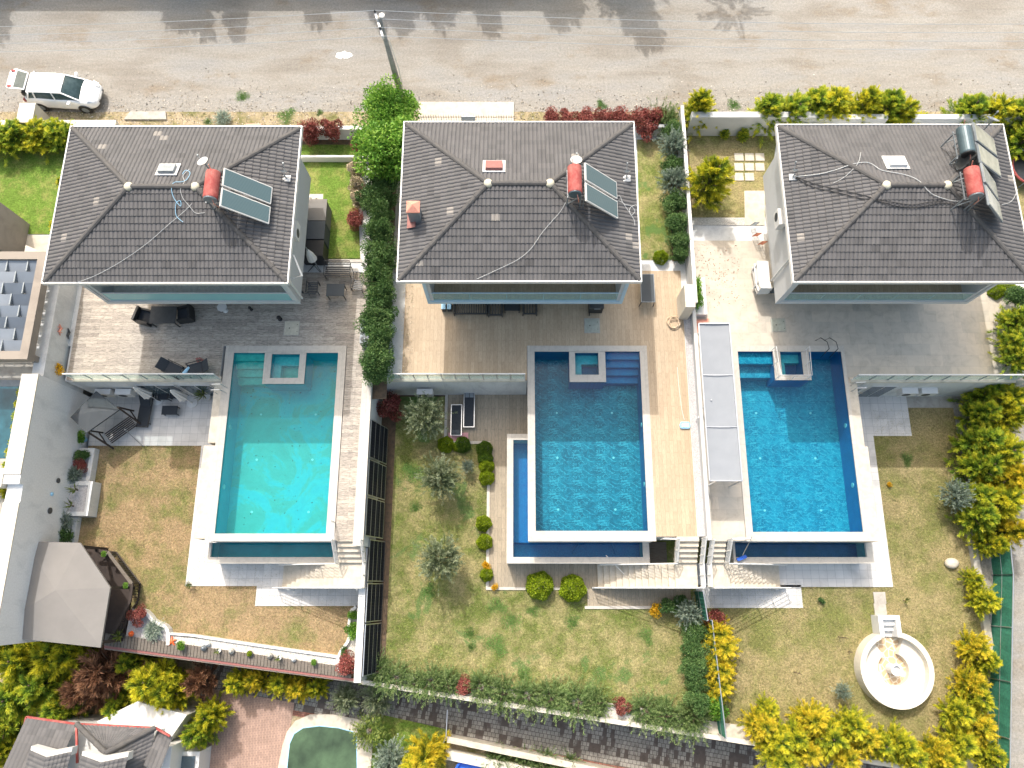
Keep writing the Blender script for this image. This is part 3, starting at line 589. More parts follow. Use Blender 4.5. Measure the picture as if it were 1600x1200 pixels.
V2=villa(-5.36,5.6,13.3,21.5,-4.4,5.25,13.68,'middle villa with grey hip roof, red chimney and pale blue balcony frame',MT['wallblue'],MT['glass'],31,MT['deck2'])
V3=villa(12.5,23.3,13.27,21.35,12.95,22.5,13.68,'right villa with grey hip roof carrying two solar water tanks',MT['wall'],MT['glass'],51,MT['deck2'])
# stone cheek beside H1 and H2 lower wall, roof hatches, chimney
def hatch(V,u,v,wx,wy,mt,nm):
    x,y,z=onroof(V,u,v);mb=MB();sl=-math.atan((ZR-ZE)/((V.y1-V.y0)/2)) if y>(V.y0+V.y1)/2 else 0
    mb.cbox((x,y,z+.13),(wx,wy,.16),rx=sl);h=obj('roof_hatch',mb,mt,V.r)
    mb=MB();mb.cbox((x,y+.02,z+.03),(wx+.25,wy+.3,.04),rx=sl);obj('hatch_flashing',mb,MT['white'],h)
hatch(V1,263,266,.72,.5,MT['zinc'],'');hatch(V2,772,261,.78,.5,MT['redp'],'');hatch(V3,1399,255,.8,.6,MT['white'],'')
x,y,z=onroof(V2,650,340)
mb=MB();mb.box(x-.26,x+.26,y-.25,y+.25,z-.35,z+.95);c=obj('chimney',mb,MT['zinc'],V2.r)
mb=MB();mb.box(x-.3,x+.3,y-.29,y+.29,z+.95,z+1.0);mb.add([(x-.3,y-.29,z+1.0),(x+.3,y-.29,z+1.0),(x+.3,y+.29,z+1.0),(x-.3,y+.29,z+1.0),(x,y,z+1.22)],[(0,1,4),(1,2,4),(2,3,4),(3,0,4)]);obj('chimney_cap',mb,MT['copper'],c)
mb=MB();mb.cbox((x-.2,y-.05,z+.02),(.42,.95,.03),ry=-math.atan(.35));obj('chimney_flashing',mb,MT['redp'],c)
# downpipes
mb=MB();mb.tube([P(458,398,6.),P(468,425,5.8)[:2]+(5.4,),(-10.7,13.9,5.0),(-10.7,13.9,2.7)],.05,8);obj('downpipe',mb,MT['white'],V1.r)
mb=MB();mb.tube([(12.6,15.0,6.05),(12.85,14.9,5.6),(12.85,14.9,2.62)],.055,8);obj('downpipe',mb,MT['white'],V3.r)
# ---------------- solar heaters, dishes, cables ----------------
def heater(V,u,v,npan,tankm,capm,label,collm,pl=1.8,pw=.86,ztop=1.75):
    """u,v pixel of roof under tank centre"""
    x,y,z=onroof(V,u,v);zb=z;t=thing('solar_water_heater',label,'solar heater',(x,y,zb))
    L=1.35;mb=MB();zt=zb+1.15
    mb.lathe((x,y-L/2,zt),[(.0,0),(.22,.0),(.3,.03),(.315,.08),(.315,L-.08),(.3,L-.03),(.22,L),(0,L)],24,'Y');tk=obj('tank',mb,tankm,t,smooth=False)
    mb=MB();mb.lathe((x,y-L/2-.03,zt),[(.0,0),(.27,0),(.29,.03),(.29,.05),(0,.05)],24,'Y');obj('tank_end',mb,capm,tk)
    mb=MB();mb.tube([(x+.1,y-L/2-.02,zt),(x+.14,y-L/2-.16,zt-.1),(x+.2,y-L/2-.1,zt-.5)],.02);mb.tube([(x-.05,y+L/2,zt+.1),(x-.1,y+L/2+.15,zt+.35)],.02);obj('tank_pipe',mb,MT['copper'],tk)
    # stand
    mb=MB();xe=x+.45+pl*.88
    for yy in [y-L/2+.1,y+L/2-.1]+([y-2.2] if npan>3 else []):
        for xx in (x-.28,x+.3):mb.bar((xx,yy,roofz(V,xx,yy)-.05),(xx,yy,zt-.28),.05)
        mb.bar((x-.28,yy,zt-.3),(x+.3,yy,zt-.3),.05);mb.bar((x-.28,yy,zb+.1),(x+.3,yy,zt-.35),.035)
    mb.bar((x-.3,y-L/2,zt-.3),(x-.3,y+L/2,zt-.3),.04);obj('stand',mb,MT['zinc'],t)
    y1=y+pw*npan/2+.05 if npan<3 else y+1.0
    for k in range(npan):
        ya=y1-(k+.5)*(pw+.13);xa=x+.45;za=zb+1.18;zr=roofz(V,xe,ya)+.28
        d=Vector((xe-xa,0,zr-za));c=Vector(((xa+xe)/2,ya,(za+zr)/2));an=math.atan2(-d.z,d.x)
        mb=MB();mb.cbox(c,(d.length,pw,.08),ry=an);p=obj('collector_panel',mb,MT['white'] if collm is MT['coll'] else MT['zinc'],t)
        mb=MB();nrm=Vector((math.sin(an),0,math.cos(an)));mb.cbox(c+nrm*.045,(d.length-.1,pw-.1,.012),ry=an);obj('collector_glass',mb,collm,p)
    mb=MB();mb.bar((x+.45,y1-.1,zb+1.1),(x+.45,y1-npan*(pw+.13)+.1,zb+1.1),.04)
    for k in range(npan):
        ya=y1-(k+.5)*(pw+.13);mb.bar((x+.45,ya,zb+1.1),(xe-.1,ya,roofz(V,xe-.1,ya)+.22),.03);mb.bar((x+.45,ya,zb+1.1),(x+.45,ya,roofz(V,x+.45,ya)-.03),.04)
        mb.bar((xe-.1,ya,roofz(V,xe-.1,ya)+.25),(xe-.1,ya,roofz(V,xe-.1,ya)-.03),.04)
    obj('panel_frame',mb,MT['zinc'],t)
    return t,(x,y,zt)
heater(V1,347,311,2,MT['red'],MT['zinc'],'solar water heater with faded red tank and two collectors on the left villa roof',MT['coll'])
heater(V2,895,303,2,MT['red'],MT['tankg'],'solar water heater with red tank and two collectors on the middle villa roof',MT['coll'])
heater(V3,1497,306,2,MT['red'],MT['zinc'],'solar water heater with short red tank, front one of two on the right villa roof',MT['collp'],pl=1.85,pw=.95)
heater(V3,1486,243,2,MT['tankg'],MT['black'],'solar water heater with dark grey tank, rear one of two on the right villa roof',MT['collp'],pl=1.95,pw=.95)
def dish(V,u,v,label,arm=.45,aim=(0,1,.6),mt='white',rad=.33):
    x,y,z=onroof(V,u,v);t=thing('satellite_dish',label,'satellite dish',(x,y,z));mb=MB();mb.box(x-.18,x+.18,y-.16,y+.16,z-.03,z+.03);obj('base_plate',mb,MT['white'],t)
    mb=MB();mb.tube([(x,y,z),(x-.03,y,z+arm)],.03,8);obj('mast',mb,MT['zinc'],t)
    a=Vector(aim).normalized();c=Vector((x-.03,y,z+arm))+a*.1;u1=a.cross(Vector((0,0,1))).normalized();u2=u1.cross(a);mb=MB();vs=[c];fs=[];n=16
    for j in (1,2,3):
        for k in range(n):
            q=2*math.pi*k/n;rr=rad*j/3;vs.append(c+(u1*math.cos(q)+u2*math.sin(q))*rr+a*.1*(j/3)**2)
    for k in range(n):
        fs.append((0,1+k,1+(k+1)%n))
        for j in (0,1):fs.append((1+j*n+k,1+(j+1)*n+k,1+(j+1)*n+(k+1)%n,1+j*n+(k+1)%n))
    mb.add(vs,fs);obj('reflector',mb,MT[mt],t,smooth=True)
    mb=MB();mb.bar(c-u2*rad*.8+a*.1,c+a*.4,.02);mb.cbox(c+a*.42,(.06,.06,.1));obj('feed_arm',mb,MT['zinc'],t)
dish(V1,448,279,'small white antenna on its base plate near the east eave of the left villa roof',.3,rad=.18)
dish(V1,333,272,'round white dish standing just behind the red tank of the left villa',.8,aim=(-.3,.3,1),rad=.26)
dish(V2,979,279,'small white antenna on its base plate near the east eave of the middle villa roof',.3,rad=.18)
dish(V2,899,268,'round white dish behind the red tank on the middle villa roof',.7,aim=(0,.3,1),rad=.26)
dish(V3,1239,277,'small white antenna on its base plate at the west side of the right villa roof',.3,rad=.15)
dish(V3,1500,262,'dark grey dish with arm beside the dark tank of the right villa',.5,aim=(-1,.1,.3),mt='dark',rad=.4)
dish(V3,1528,212,'grey round dish above the north end of the dark tank on the right villa',1.0,aim=(.2,.5,.7),mt='zinc',rad=.3)
def cable(V,px,label,mt='cable',r=.011,name='cable',dz=.0):
    pts=[onroof(V,u,v,.04+dz) for u,v in px];pp=[]
    for i in range(len(pts)-1):
        p0,p1,p2,p3=[Vector(pts[max(0,min(len(pts)-1,i+k))]) for k in (-1,0,1,2)]
        for s in range(4):
            t=s/4;q=.5*((2*p1)+(-p0+p2)*t+(2*p0-5*p1+4*p2-p3)*t*t+(-p0+3*p1-3*p2+p3)*t**3);q.z=max(q.z,roofz(V,q.x,q.y)+.03) if V.x0<q.x<V.x1 and V.y0<q.y<V.y1 else q.z;pp.append(q)
    pp.append(Vector(pts[-1]));one(name,MB().tube(pp,r,5),MT[mt],label,'cable')
cable(V1,[(300,318),(288,330),(262,352),(230,380),(190,408),(150,430),(118,442)],'thin pale cable running down to the south eave of the left villa roof')
cable(V1,[(285,272),(290,266),(297,270),(292,280),(284,284),(272,285),(268,295),(272,310),(282,322),(282,314),(276,316),(274,326),(276,338),(286,347)],'pale green loop of cable beside the left villa roof hatch','lblue',.014)
cable(V1,[(296,264),(286,274),(288,284),(282,296),(286,310),(296,322),(306,333),(320,332)],'thin white cable curling past the ridge end of the left villa roof')
cable(V2,[(886,312),(876,330),(862,346),(846,365),(830,388),(810,405),(780,420),(745,436)],'thin pale cable running to the south eave of the middle villa roof')
cable(V2,[(956,310),(968,306),(974,318),(986,322),(992,330),(986,336),(984,326),(994,320),(998,330)],'white cable coil by the east eave of the middle villa roof')
cable(V2,[(956,312),(972,316),(978,324),(990,342),(992,352)],'second pale cable beside the coil at the east eave of the middle villa roof')
cable(V3,[(1240,276),(1280,272),(1310,264),(1345,254),(1362,256),(1378,266),(1410,272),(1432,280),(1448,296),(1462,306),(1490,314),(1510,312),(1525,304)],'long pale cable crossing the right villa roof to the red tank',r=.016)
cable(V3,[(1345,238),(1340,256),(1320,276),(1302,286)],'short pale cable end on the west hip of the right villa roof')
cable(V3,[(1243,278),(1270,292),(1305,300),(1345,310),(1378,316),(1400,322),(1430,324),(1455,320),(1480,318),(1508,325)],'black cable sagging across the south face of the right villa roof','blackcable',.02)
cable(V3,[(1243,276),(1275,288),(1310,296),(1345,304),(1372,312),(1395,316),(1425,320),(1450,316),(1475,314)],'second black cable beside the sagging one on the right villa roof','blackcable',.018)
cable(V3,[(1565,320),(1578,316),(1585,308),(1590,296)],'short white cable from the collectors to the east eave of the right villa')
# ---------------- AC units ----------------
def acunit(c,face,label,group=None,w=.85,d=.32,h=.6):
    """c centre-back on wall, face direction angle (rad) outward"""
    t=thing('air_conditioner',label,'air conditioner',c,group);t0=Vector(c)
    def bx(mb,a,b,cc,dd,e,f):
        vs=[]
        M=Matrix.Translation(t0)@Matrix.Rotation(face,4,'Z')
        vs=[M@Vector(p) for p in [(a,cc,e),(b,cc,e),(b,dd,e),(a,dd,e),(a,cc,f),(b,cc,f),(b,dd,f),(a,dd,f)]]
        mb.add(vs,[(0,3,2,1),(4,5,6,7),(0,1,5,4),(1,2,6,5),(2,3,7,6),(3,0,4,7)])
    mb=MB();bx(mb,.1,.1+d,-w/2,w/2,0,h);obj('casing',mb,MT['white'],t)
    M=Matrix.Translation(t0)@Matrix.Rotation(face,4,'Z');mb=MB();n=18;vs=[M@Vector((.1+d+.006,-w*.12+.22*math.cos(2*math.pi*k/n),h/2+.22*math.sin(2*math.pi*k/n))) for k in range(n)];mb.add(vs,[tuple(range(n))])
    obj('fan_grille',mb,MT['dark'],t)
    mb=MB();bx(mb,0,.4,-w*.35,-w*.3,-.05,-.0);bx(mb,0,.4,w*.3,w*.35,-.05,0);obj('bracket',mb,MT['zinc'],t)
acunit((-10.8,16.3,4.9),0,'white air conditioner on the east wall of the left villa')
acunit((12.95,17.1,4.6),math.pi,'white air conditioner on the west wall of the right villa')
acunit((-22.3,10.4,-1.9),-math.pi/2,'white air conditioner under the deck beside the slate canopy swing, left one of the pair','lower wall units of the left villa')
acunit((-21.2,10.4,-1.9),-math.pi/2,'white air conditioner under the deck near the closed parasols, right one of the pair','lower wall units of the left villa')
acunit((-4.95,10.4,-1.9),-math.pi/2,'white air conditioner on the retaining wall above the dark garden corner of the middle villa')
acunit((21.1,10.4,-1.7),-math.pi/2,'white air conditioner on the right retaining wall, left one of the pair','lower wall units of the right villa')
acunit((22.15,10.4,-1.7),-math.pi/2,'white air conditioner on the right retaining wall, right one of the pair nearest the hedge','lower wall units of the right villa')
# ---------------- pools ----------------
def pool(xo0,xo1,xi0,xi1,yi0,yi1,spa_o,spa_i,steps,label,fm,wm,sm,wt,catch,stepn=4,benchm='bench',spaf='navy',cw='navy',lw=None):
    t=thing('swimming_pool',label,'pool',((xo0+xo1)/2,7,0));yo0,yo1=2.17,12.3;D=-1.5
    mb=MB()  # structural shell (outside faces of plaster)
    mb.box(xo0+.06,xi0-.004,yo0+.02,yo1,ZA,-.04);mb.box(xi1+.004,xo1-.06,yo0+.02,yo1,ZA,-.04);mb.box(xi0-.004,xi1+.004,yo0+.02,yi0-.004,ZA,-.04);mb.box(xi0-.004,xi1+.004,yi1+.004,yo1,ZA,-.04);mb.box(xi0-.004,xi1+.004,yi0-.004,yi1+.004,ZA,D-.05);obj('shell',mb,MT['wallw'] if not lw else lw,t)
    mb=MB();mb.add([(xi0,yi0,D),(xi1,yi0,D),(xi1,yi1,D),(xi0,yi1,D)],[(0,1,2,3)]);obj('floor',mb,MT[fm],t)
    mb=MB();a,b,c,d=xi0,xi1,yi0,yi1;mb.add([(a,c,D),(b,c,D),(b,d,D),(a,d,D),(a,c,-.04),(b,c,-.04),(b,d,-.04),(a,d,-.04)],[(0,4,5,1),(1,5,6,2),(2,6,7,3),(3,7,4,0)]);obj('side_wall',mb,MT[wm],t)
    # coping frame
    mb=MB();mb.box(xo0,xi0+.02,yo0,yo1,-.04,.03);mb.box(xi1-.02,xo1,yo0,yo1,-.04,.03);mb.box(xi0+.02,xi1-.02,yi1-.02,yo1,-.04,.03);mb.box(xi0+.02,xi1-.02,yo0,yi0+.02,-.04,.03);obj('coping',mb,MT['coping'],t)
    # spa: four walls, bench, floor
    so,si=[P(*spa_o[:2]),P(*spa_o[2:])],[P(*spa_i[:2]),P(*spa_i[2:])];sx0,sx1,sy1,sy0=so[0][0],so[1][0],yi1-.03,so[1][1];ix0,ix1,iy1,iy0=si[0][0],si[1][0],si[0][1],si[1][1]
    mb=MB();mb.box(sx0+.03,ix0-.003,sy0+.03,sy1,D,-.04);mb.box(ix1+.003,sx1-.03,sy0+.03,sy1,D,-.04);mb.box(ix0-.003,ix1+.003,sy0+.03,iy0-.003,D,-.04);mb.box(ix0-.003,ix1+.003,iy1+.003,sy1,D,-.04);s=obj('spa',mb,MT[wm],t)
    mb=MB();mb.box(sx0,ix0+.01,sy0,sy1,-.04,.03);mb.box(ix1-.01,sx1,sy0,sy1,-.04,.03);mb.box(ix0+.01,ix1-.01,sy0,iy0+.01,-.04,.03);mb.box(ix0+.01,ix1-.01,iy1-.01,sy1,-.04,.03);obj('spa_coping',mb,MT['coping'],s)
    mb=MB();mb.box(ix0,ix1,iy0,iy1,D+.01,-.95);obj('spa_floor',mb,MT[spaf],s)
    mb=MB();mb.box(ix0,ix0+.38,iy0,iy1,-.95,-.5);mb.box(ix0+.38,ix1,iy1-.5,iy1,-.95,-.5);obj('spa_bench',mb,MT[benchm],s)
    # steps
    xs0,xs1=(xi0,sx0+.03) if steps=='L' else (sx1-.03,xi1);mb=MB();sd=.37 if stepn==4 else .62
    for i in range(stepn):
        zt=-.28-(1.15/stepn)*i*.85;mb.box(xs0+.003,xs1-.003,yi1-(i+1)*sd,yi1-i*sd,D+.002,zt)
    obj('step',mb,MT[sm],t)
    mb=MB();mb.add([(xi0,yi0,-.07),(xi1,yi0,-.07),(xi1,yi1,-.07),(xi0,yi1,-.07)],[(0,1,2,3)]);obj('water_surface',mb,MT[wt],t)
    for (px,py) in ((.22,.13),(.75,.13),(.22,.42),(.75,.42),(.22,.68),(.75,.68)):
        x=xi0+(xi1-xi0)*px;y=yi0+(yi1-yi0)*py;mb=MB();mb.lathe((x,y,D+.0),[(.06,0),(.06,.02),(.0,.02)],12);obj('floor_nozzle',mb,MT['white'],t)
    for y in (yi0+2.4,yi0+5.5):
        for x,sx in ((xi0,1),(xi1,-1)):
            mb=MB();mb.lathe((x,y,-.55),[(.0,0),(.13,0),(.13,.03*sx),(.0,.035*sx)],14,'X');obj('pool_light',mb,MT['white'],t)
    # overflow channel along the south (and west) side
    cx0,cx1,cy0=catch['x0'],catch['x1'],1.15;zc=-1.3;wz=-1.48
    g=.33;mb=MB();rects=[(cx0,cx1,cy0,cy0+g-.02)];rects.append((cx1-g,cx1,cy0+g-.02,yo0+.02))
    if catch.get('L'):rects+=[(cx0,cx0+g,cy0+g-.02,7.82),(cx0+g,xo0+.06,7.5,7.82)]
    else:rects+=[(cx0,cx0+.12,cy0+g-.02,yo0+.02)]
    for a,b,c,d in rects:mb.box(a,b,c,d,zc-.06,zc)
    k=obj('channel_coping',mb,MT['coping'],t)
    mb=MB()
    for a,b,c,d in rects:mb.box(a+.02,b-.01,c+.02,d-.001,ZL-.1,zc-.06)
    obj('channel_wall',mb,MT['wallw'],t)
    xl=cx0+(g if catch.get('L') else .12);mb=MB();mb.box(xl-.02,cx1-g+.01,cy0+g-.04,yo0+.02,-2.6,-2.4)
    if catch.get('L'):mb.box(xl-.02,xo0+.06,yo0+.02,7.52,-2.6,-2.4)
    obj('channel_floor',mb,MT[cw],t)
    mb=MB();mb.add([(xl-.015,yo0+.01,zc-.061),(cx1-g,yo0+.01,zc-.061),(cx1-g,yo0+.01,-2.5),(xl,yo0+.01,-2.5)],[(3,2,1,0)]);obj('spill_wall',mb,MT[cw],t)
    mb=MB();mb.add([(xl-.01,cy0+g-.03,wz),(cx1-g+.01,cy0+g-.03,wz),(cx1-g+.01,yo0+.01,wz),(xl-.01,yo0+.01,wz)],[(0,1,2,3)])
    if catch.get('L'):mb.add([(xl-.01,yo0+.01,wz),(xo0+.055,yo0+.01,wz),(xo0+.055,7.51,wz),(xl-.01,7.51,wz)],[(0,1,2,3)])
    obj('channel_water',mb,MT[wt],t)
    return t
pool(-15.35,-8.98,-14.92,-9.38,2.52,11.93,(415,545,475,600),(425,553,466,591),'L','turquoise pool of the left villa with greenish sediment patches on its floor','pool1f','pool1w','pool1s','water1',dict(x0=-15.65,x1=-8.98),cw='teal',spaf='pool1s',benchm='bench')
pool(.57,6.88,.93,6.52,2.65,12.0,(889,548,947,597),(898,551,936,586),'R','middle pool with dark blue marble tiles and an L shaped overflow channel','pool2f','mosaic','mosaic','water2',dict(x0=-.5,x1=6.75,L=True),cw='mosaic')
pool(11.32,17.3,11.65,17.15,2.6,12.0,(1207,548,1268,594),(1218,549,1256,586),'L','right pool with pale blue marble tiles and white railings round its spa','pool3f','poolblue','pool3f','water2',dict(x0=11.0,x1=18.1),stepn=2,cw='navy')
# extended stone walk beside right pool
mb=MB();mb.box(17.3,17.75,6.9,10.4,ZA,.0);mb.box(17.3,17.9,2.17,6.9,ZA,-.0);one('pool_side_ledge',mb,MT['stone'],'cream stone ledge along the east side of the right pool','ledge')
mb=MB();mb.box(-15.75,-15.352,7.1,10.4,ZA,-.01);mb.box(-15.95,-15.352,2.3,6.95,ZA,-.01);one('pool_side_ledge',mb,MT['stone'],'cream stone ledge along the west side of the turquoise pool','ledge')
# ---------------- stairs ----------------
def stairs(xa0,xa1,xb_end,label,st):
    t=thing('outdoor_staircase',label,'stairs',((xa0+xa1)/2,1,ZL));mb=MB();n=5;d=.25
    mb.box(xa0,xa1,2.17,2.4,-.3,-.001)
    for i in range(n-1):mb.box(xa0,xa1,2.17-(i+1)*d,2.17-i*d,-.17*(i+1)-.32,-.17*(i+1))
    yl=2.17-(n-1)*d;mb.box(xa0,xa1,.0,yl,-1.15,-.85)
    s=1 if xb_end>xa0 else -1;xs=xa1 if s>0 else xa0;m=13;w=abs(xb_end-xs)/m
    for i in range(m):
        z=-.85-(2.15/m)*(i+1)+.0;a=xs+s*w*i;b=xs+s*w*(i+1);mb.box(min(a,b),max(a,b),.0,yl,max(z-.3,ZL),z+.02)
    obj('steps',mb,MT[st],t)
    mb=MB();mb.box(min(xs,xs-s*.0)-.0,xs+.001,.0,.0,0,0) if 0 else None
    # stringer upstand on the south side
    m2=MB();vs=[];a=xs;b=xb_end
    m2.add([(a,-.08,-1.2),(b,-.08,ZL),(b,-.08,ZL+.22),(a,-.08,-.75),(a,-.002,-1.2),(b,-.002,ZL),(b,-.002,ZL+.22),(a,-.002,-.75)],[(0,1,2,3),(7,6,5,4),(3,2,6,7),(0,4,5,1),(0,3,7,4),(1,5,6,2)])
    m2.box(xa0,xa1,-.08,-.002,-1.2,-.75);obj('side_string',m2,MT['white'],t)
    return t
stairs(-8.85,-7.55,-12.5,'white stair from the left deck down beside the turquoise pool','stone')
stairs(7.9,9.0,3.95,'stone stair from the beige deck down beside the middle pool','stone')
stairs(9.6,10.35,14.05,'stone stair from the travertine deck down beside the right pool','stone')
def railing(path,h,label,post=1.0,bars=3,mt='white',r=.026,name='stair_railing'):
    t=thing(name,label,'railing',path[0]);mb=MB();top=[Vector(p)+Vector((0,0,h)) for p in path];mb.tube(top,r*1.3,6);obj('handrail',mb,MT[mt],t)
    mb=MB()
    for k in range(bars):
        z=h*(k+1)/(bars+1);mb.tube([Vector(p)+Vector((0,0,z)) for p in path],r*.75,5)
    if bars:obj('crossbar',mb,MT[mt],t)
    for i in range(len(path)-1):
        a,b=Vector(path[i]),Vector(path[i+1]);n=max(1,round((b-a).length/post))
        for k in range(n+(1 if i==len(path)-2 else 0)):
            p=a+(b-a)*k/n;m=MB();m.tube([p,p+Vector((0,0,h))],r,6);obj('post',m,MT[mt],t)
    return t
railing([(-9.0,3.1,0),(-8.9,2.2,0),(-8.85,1.17,-.85)],.9,'white railing along the west side of the upper flight of the left stair',.8,2)
railing([(-8.86,1.1,-.85),(-10.0,1.1,-1.5),(-12.2,1.1,-2.8)],.9,'white rear railing of the lower flight of the left stair, beside the turquoise channel',.9,3)
railing([(-12.45,-.04,-2.95),(-8.86,-.04,-.85),(-7.6,-.04,-.85)],.95,'white front railing of the left stair facing the dry lawn',.95,3)
railing([(-7.5,-.04,-.85),(-7.5,1.17,-.85),(-7.5,2.2,0)],.9,'white railing on the east side of the left stair landing',.6,2)
railing([(7.1,2.25,0),(7.85,2.25,0),(7.88,1.17,-.85)],.9,'white railing along the west side of the upper flight of the middle stair',.7,3)
railing([(7.85,1.1,-.85),(6.4,1.1,-1.65),(4.3,1.1,-2.8)],.9,'white rear railing of the lower flight of the middle stair',.9,3)
railing([(4.0,-.04,-2.9),(7.9,-.04,-.85),(9.1,-.04,-.85)],.95,'white front railing of the middle stair above the patchy lawn',.95,3)
railing([(9.12,2.3,0),(9.12,1.1,-.85),(9.12,0,-.85)],1.0,'white railing between the middle and right stairs, west one of the two',.45,4)
railing([(9.5,2.2,0),(9.48,1.1,-.85),(9.46,0,-.85)],1.0,'white railing between the middle and right stairs, east one of the two',.5,4)
railing([(11.25,2.25,0),(10.4,2.25,0),(10.38,1.17,-.85)],.9,'white railing along the east side of the upper flight of the right stair',.7,3)
railing([(10.4,1.1,-.85),(12.0,1.1,-1.75),(13.9,1.1,-2.8)],.9,'white rear railing of the lower flight of the right stair',.9,3)
railing([(14.0,-.04,-2.9),(10.35,-.04,-.85),(9.6,-.04,-.85)],.95,'white front railing of the right stair casting a grid shadow on the paving',.95,3)
def balustrade(x0,x1,y,label,n):
    t=thing('glass_balustrade',label,'balustrade',((x0+x1)/2,y,0));mb=MB();mb.box(x0,x1,y-.03,y+.03,1.02,1.08);obj('handrail',mb,MT['white'],t)
    mb=MB();mb.box(x0,x1,y-.14,y+.14,-.02,.10);obj('base_kerb',mb,MT['stone'],t)
    for i in range(n+1):
        x=x0+.03+(x1-x0-.06)*i/n;m=MB();m.box(x-.018,x+.018,y-.02,y+.02,.1,1.02);obj('post',m,MT['zinc'] if 0<i<n else MT['white'],t)
    for i in range(n):
        a=x0+.06+(x1-x0-.06)*i/n;m=MB();m.box(a,a+(x1-x0-.06)/n-.06,y-.006,y+.006,.14,.98);obj('glass_panel',m,MT['glass'],t)
balustrade(-23.1,-15.4,10.45,'glass balustrade with white handrail above the slate canopy swing of the left villa',8)
balustrade(-6.75,.45,10.45,'glass balustrade with white handrail above the garden corner of the middle villa',10)
balustrade(17.4,26.,10.4,'glass balustrade with white handrail above the shaded lawn of the right villa',9)
# retaining wall faces with basement doors
def retwall(x0,x1,y,label,wins):
    t=thing('retaining_wall',label,'wall',((x0+x1)/2,y,ZL));mb=MB();mb.box(x0,x1,y-.0,y+.06,ZL-.1,-.04);obj('wall_face',mb,MT['wallw'],t)
    for a,b,zt in wins:
        mb=MB();mb.box(a,b,y-.04,y,ZL+.05,zt);f=obj('door_frame',mb,MT['white'],t);mb=MB();m=(a+b)/2;mb.box(a+.06,m-.03,y-.05,y-.041,ZL+.15,zt-.08);mb.box(m+.03,b-.06,y-.05,y-.041,ZL+.15,zt-.08);obj('pane',mb,MT['window'],f)
retwall(-23.55,-15.4,10.36,'white retaining wall under the left deck with dark glazed doors',[(-20.3,-18.2,-.7),(-18.,-16.3,-.7)])
retwall(-7.8,-3.9,10.39,'white retaining wall behind the dark garden corner of the middle villa',[])
retwall(-3.9,.5,10.5,'white retaining wall with glazed doors behind the two sun loungers',[(-3.2,-1.2,-.6),(-.5,.4,-.6)])
retwall(17.8,26,10.3,'white retaining wall under the right deck with glazed doors and two cooling units',[(17.9,18.6,-.7),(18.9,20.3,-.7)])
# ---------------- boundary walls ----------------
XB=-23.75
t=thing('boundary_wall','tall white boundary wall on the west side of the left villa with a cream top','wall',(XB,5,ZL));mb=MB()
mb.box(XB-.8,XB,4.75,10.2,ZL-2,1.85);mb.box(XB-.75,XB-.001,-2.6,4.75,ZL-2,1.55);obj('wall_body',mb,MT['wallbright'],t)
mb=MB();mb.box(XB-.8,XB+.02,5.2,10.2,1.85,1.92);mb.box(XB-.78,XB+.0,-2.6,3.9,1.55,1.62);mb.box(XB-2.3,XB-.8,4.6,5.5,1.3,1.92);obj('coping',mb,MT['plaster'],t)
mb=MB();mb.box(XB-.6,XB,10.2,20,-2,1.5);one('boundary_wall',mb,MT['wallw'],'shaded white wall between the left deck and the neighbour pergola','wall')
one('garden_wall',MB().box(-40,-22.9,24.9,25.35,0,1.0).box(-22.9,-22.55,22.6,25.35,0,1.0),MT['plaster'],'cream garden wall behind the conifer hedge beside the parked car','wall')
one('gate_pillar',MB().box(-27.9,-27.0,24.95,26.2,0,1.35),MT['plaster'],'cream square pillar standing at the wall below the rear of the car','pillar')
one('garden_wall',MB().box(-22.5,-7.8,24.75,24.97,0,1.0),MT['white'],'thin white wall behind the north eave of the left villa','wall')
mb=MB();a=P(480,200);mb.box(-12.3,-7.6,23.3,23.42,0,.5);one('garden_kerb_wall',mb,MT['white'],'low white kerb between the red shrubs and the green side lawn','kerb')
mb=MB();mb.box(P(655,186)[0],P(803,186)[0],25.3,25.5,0,.6);wl=one('garden_wall',mb,MT['plaster'],'low cream wall carrying the black spiked fence behind the middle villa','wall')
t=thing('spiked_fence','black spiked metal fence behind the north eave of the middle villa','fence',(-3,25.4,.6));mb=MB();xa,xb=P(655,186)[0],P(803,186)[0];mb.bar((xa,25.4,.8),(xb,25.4,.8),.03);mb.bar((xa,25.4,1.2),(xb,25.4,1.2),.03);obj('rail',mb,MT['black'],t)
mb=MB();n=40
for i in range(n):
    x=xa+(xb-xa)*i/(n-1);mb.bar((x,25.4,.6),(x,25.4,1.4),.02)
obj('spikes',mb,MT['black'],t)
one('metal_gate',MB().box(P(724,180)[0],P(745,180)[0],25.25,25.3,0,1.45),MT['zinc'],'grey metal gate leaf in the spiked fence','gate')
one('garden_wall',MB().box(.2,9.1,24.95,25.15,0,.9),MT['wall'],'grey wall behind the red hedge of the middle villa','wall')
mb=MB();mb.box(9.7,16.6,25.0,25.35,0,1.75);one('garden_wall',mb,MT['wall'],'grey concrete garden wall with pale top between two golden conifers at the road','wall')
mb=MB();mb.box(16.6,20.6,25.0,25.3,0,1.6);mb.box(22.1,40,25.0,25.3,0,1.6);one('garden_wall',mb,MT['wall'],'grey wall with a gap behind the conifer row of the right villa','wall')
